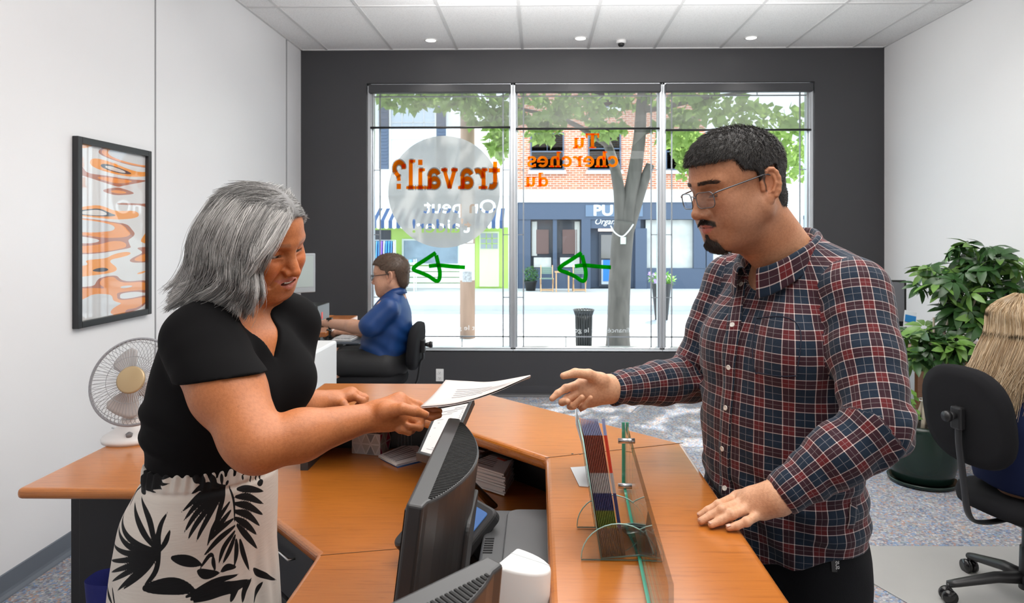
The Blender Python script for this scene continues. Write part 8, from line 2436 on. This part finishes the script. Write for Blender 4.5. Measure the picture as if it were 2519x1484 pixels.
h2.fn(hreg2, hs_ - .3, hs_ + .3, .01, '&')
Vh2, Qh2 = carve(h2, [(hs_ - .19, hs_ + .2, .005)])
S2 = short_hair(h2, Vh2, Qh2, so, sa_, SS, 4500, .014, .0006, [(.10, .058, .034), (.06, .035, .022), (.15, .09, .055)], 13, flow, lift=.5)
label_part(mesh_np('hair', np.concatenate([Vh2, S2[0]]), np.concatenate([Qh2, S2[1] + len(Vh2)]), M_hair_a, sm_, col=np.concatenate([np.tile([.07, .042, .026], (len(Vh2), 1)), S2[2]])), 'short brown hair')
def sl_(x_, y_, z_2): return Vector(from_local(np.array([[x_, y_, z_2]]), so, sa_, SS)[0])
gq = MB()
for t in (-1, 1):
    gq.tube([sl_(.108 - .18 * (t * a + .025), t * .033 + a, -.004 + b) for a, b in rrect(.048, .032, .010, 3)], .0022, 6, closed=True)
    gq.tube([sl_(.100, t * .058, .004), sl_(.05, t * .074, .008), sl_(-.02, t * .085, .012)], .0024, 6)
gq.build('glasses', M_black, sm_)
po_ = Sculpt(); po_.frame()
def slv(py, l, r, b, dy=0): 
    c = at((l + r) / 2, py, SY + dy); a = (r - l) / 2 / (FPX / SY); return (c.z, c.x, c.y, a, b)
po_.loft([slv(893, 888, 988, .17), slv(865, 886, 1002, .175), slv(830, 892, 1010, .18), slv(795, 902, 1012, .185), slv(765, 914, 1008, .185), slv(742, 930, 1002, .16), slv(725, 945, 996, .10), slv(714, 952, 990, .075)], (1, 0), .03, sq=2.2)
for S_, E_, r1_ in ((s_sh, s_el, .075), (s_sh2, s_el2, .07)): po_.cap(S_ + Vector((.03, 0, -.005)), S_.lerp(E_, .85), .068, r1_, .05)
po_.cap(at(964, 713, SY), so + Vector((.03, 0, -.02)), .062, .06, .004, '-')
po_.fn(lambda P: (F32(.003) * wv1(P * F32(1.1)) + F32(.0014) * wv2(P * F32(.8)) + F32(.0035) * np.sin(P[..., 2] * 70 + P[..., 0] * 40 + 2 * wv1(P)) * sstep(1.05, .75, P[..., 2])).astype(F32), (-2, 4, .4), (0, 5, 1.3), 0, '+d')
Vq, Qq = carve(po_, [((-1.45, 4.10, .62), (-.70, 4.95, 1.22), .007)])
pol = mesh_np('polo_shirt', Vq, Qq, mat('royal blue sports cloth', (.006, .038, .15), rough=.45, spec=.4), sm_)
lgp, lgn = hit(po_, 898, 768)
if lgp is not None:
    d_, s_, u_ = basis(lgn); mbq = MB()
    for i in range(3): mbq.add([lgp + lgn * .002 + s_ * (-.022 + .015 * i) + u_ * -.014, lgp + lgn * .002 + s_ * (-.022 + .015 * i + .011) + u_ * -.014, lgp + lgn * .002 + s_ * (-.022 + .015 * i + .005) + u_ * (.0 + .009 * i), lgp + lgn * .002 + s_ * (-.022 + .015 * i - .004) + u_ * (-.003 + .009 * i)], [(0, 1, 2, 3)])
    mbq.build('sleeve_logo', M_whitep, pol)
cl_ = MB(); cl_.grid([[at(970, 722, SY) + Vector((r_ * math.cos(a) * .95, r_ * math.sin(a), h_ + .012 * math.cos(a))) for a in [2 * PI * i / 28 for i in range(28)]] for r_, h_ in ((.068, 0), (.066, .025), (.070, .034), (.080, .012), (.088, -.010))], wrap=True)
cl_.build('collar', MATS['royal blue sports cloth'], pol, solid=.003)
st_ = Sculpt(); st_.frame(); st_.cap(hipc + Vector((.0, 0, -.02)), hipc + Vector((0, 0, .05)), .15, .14, .03)
for h_, k_ in ((hipc + Vector((0, -.1, -.03)), k1), (hipc + Vector((0, .1, -.03)), k2)): st_.cap(h_, h_.lerp(k_, .82), .105, .090, .03)
Vq, Qq = carve(st_, [((-1.6, 4.15, .45), (-.75, 4.95, 1.0), .008)])
mesh_np('shorts', Vq, Qq, mat('black sports cloth', (.010, .010, .011), rough=.7), sm_)
MB().tube([s_wr.lerp(s_el, .10) + Vector((0, .034 * math.cos(a), .036 * math.sin(a))) for a in [2 * PI * i / 20 for i in range(20)]], .007, 8, closed=True).box(s_wr.lerp(s_el, .10) + Vector((0, -.018, .034)), (.034, .034, .012)).build('wristwatch', M_black, sm_)
for k_, a_, yy in ((k1, a1, 4.36), (k2, a2, 4.68)):
    MB().tube([(a_.x + .06, yy, .045), (a_.x - .05, yy, .045), (a_.x - .16, yy, .035)], [.044, .046, .036], 12).build('shoe', M_black, sm_)
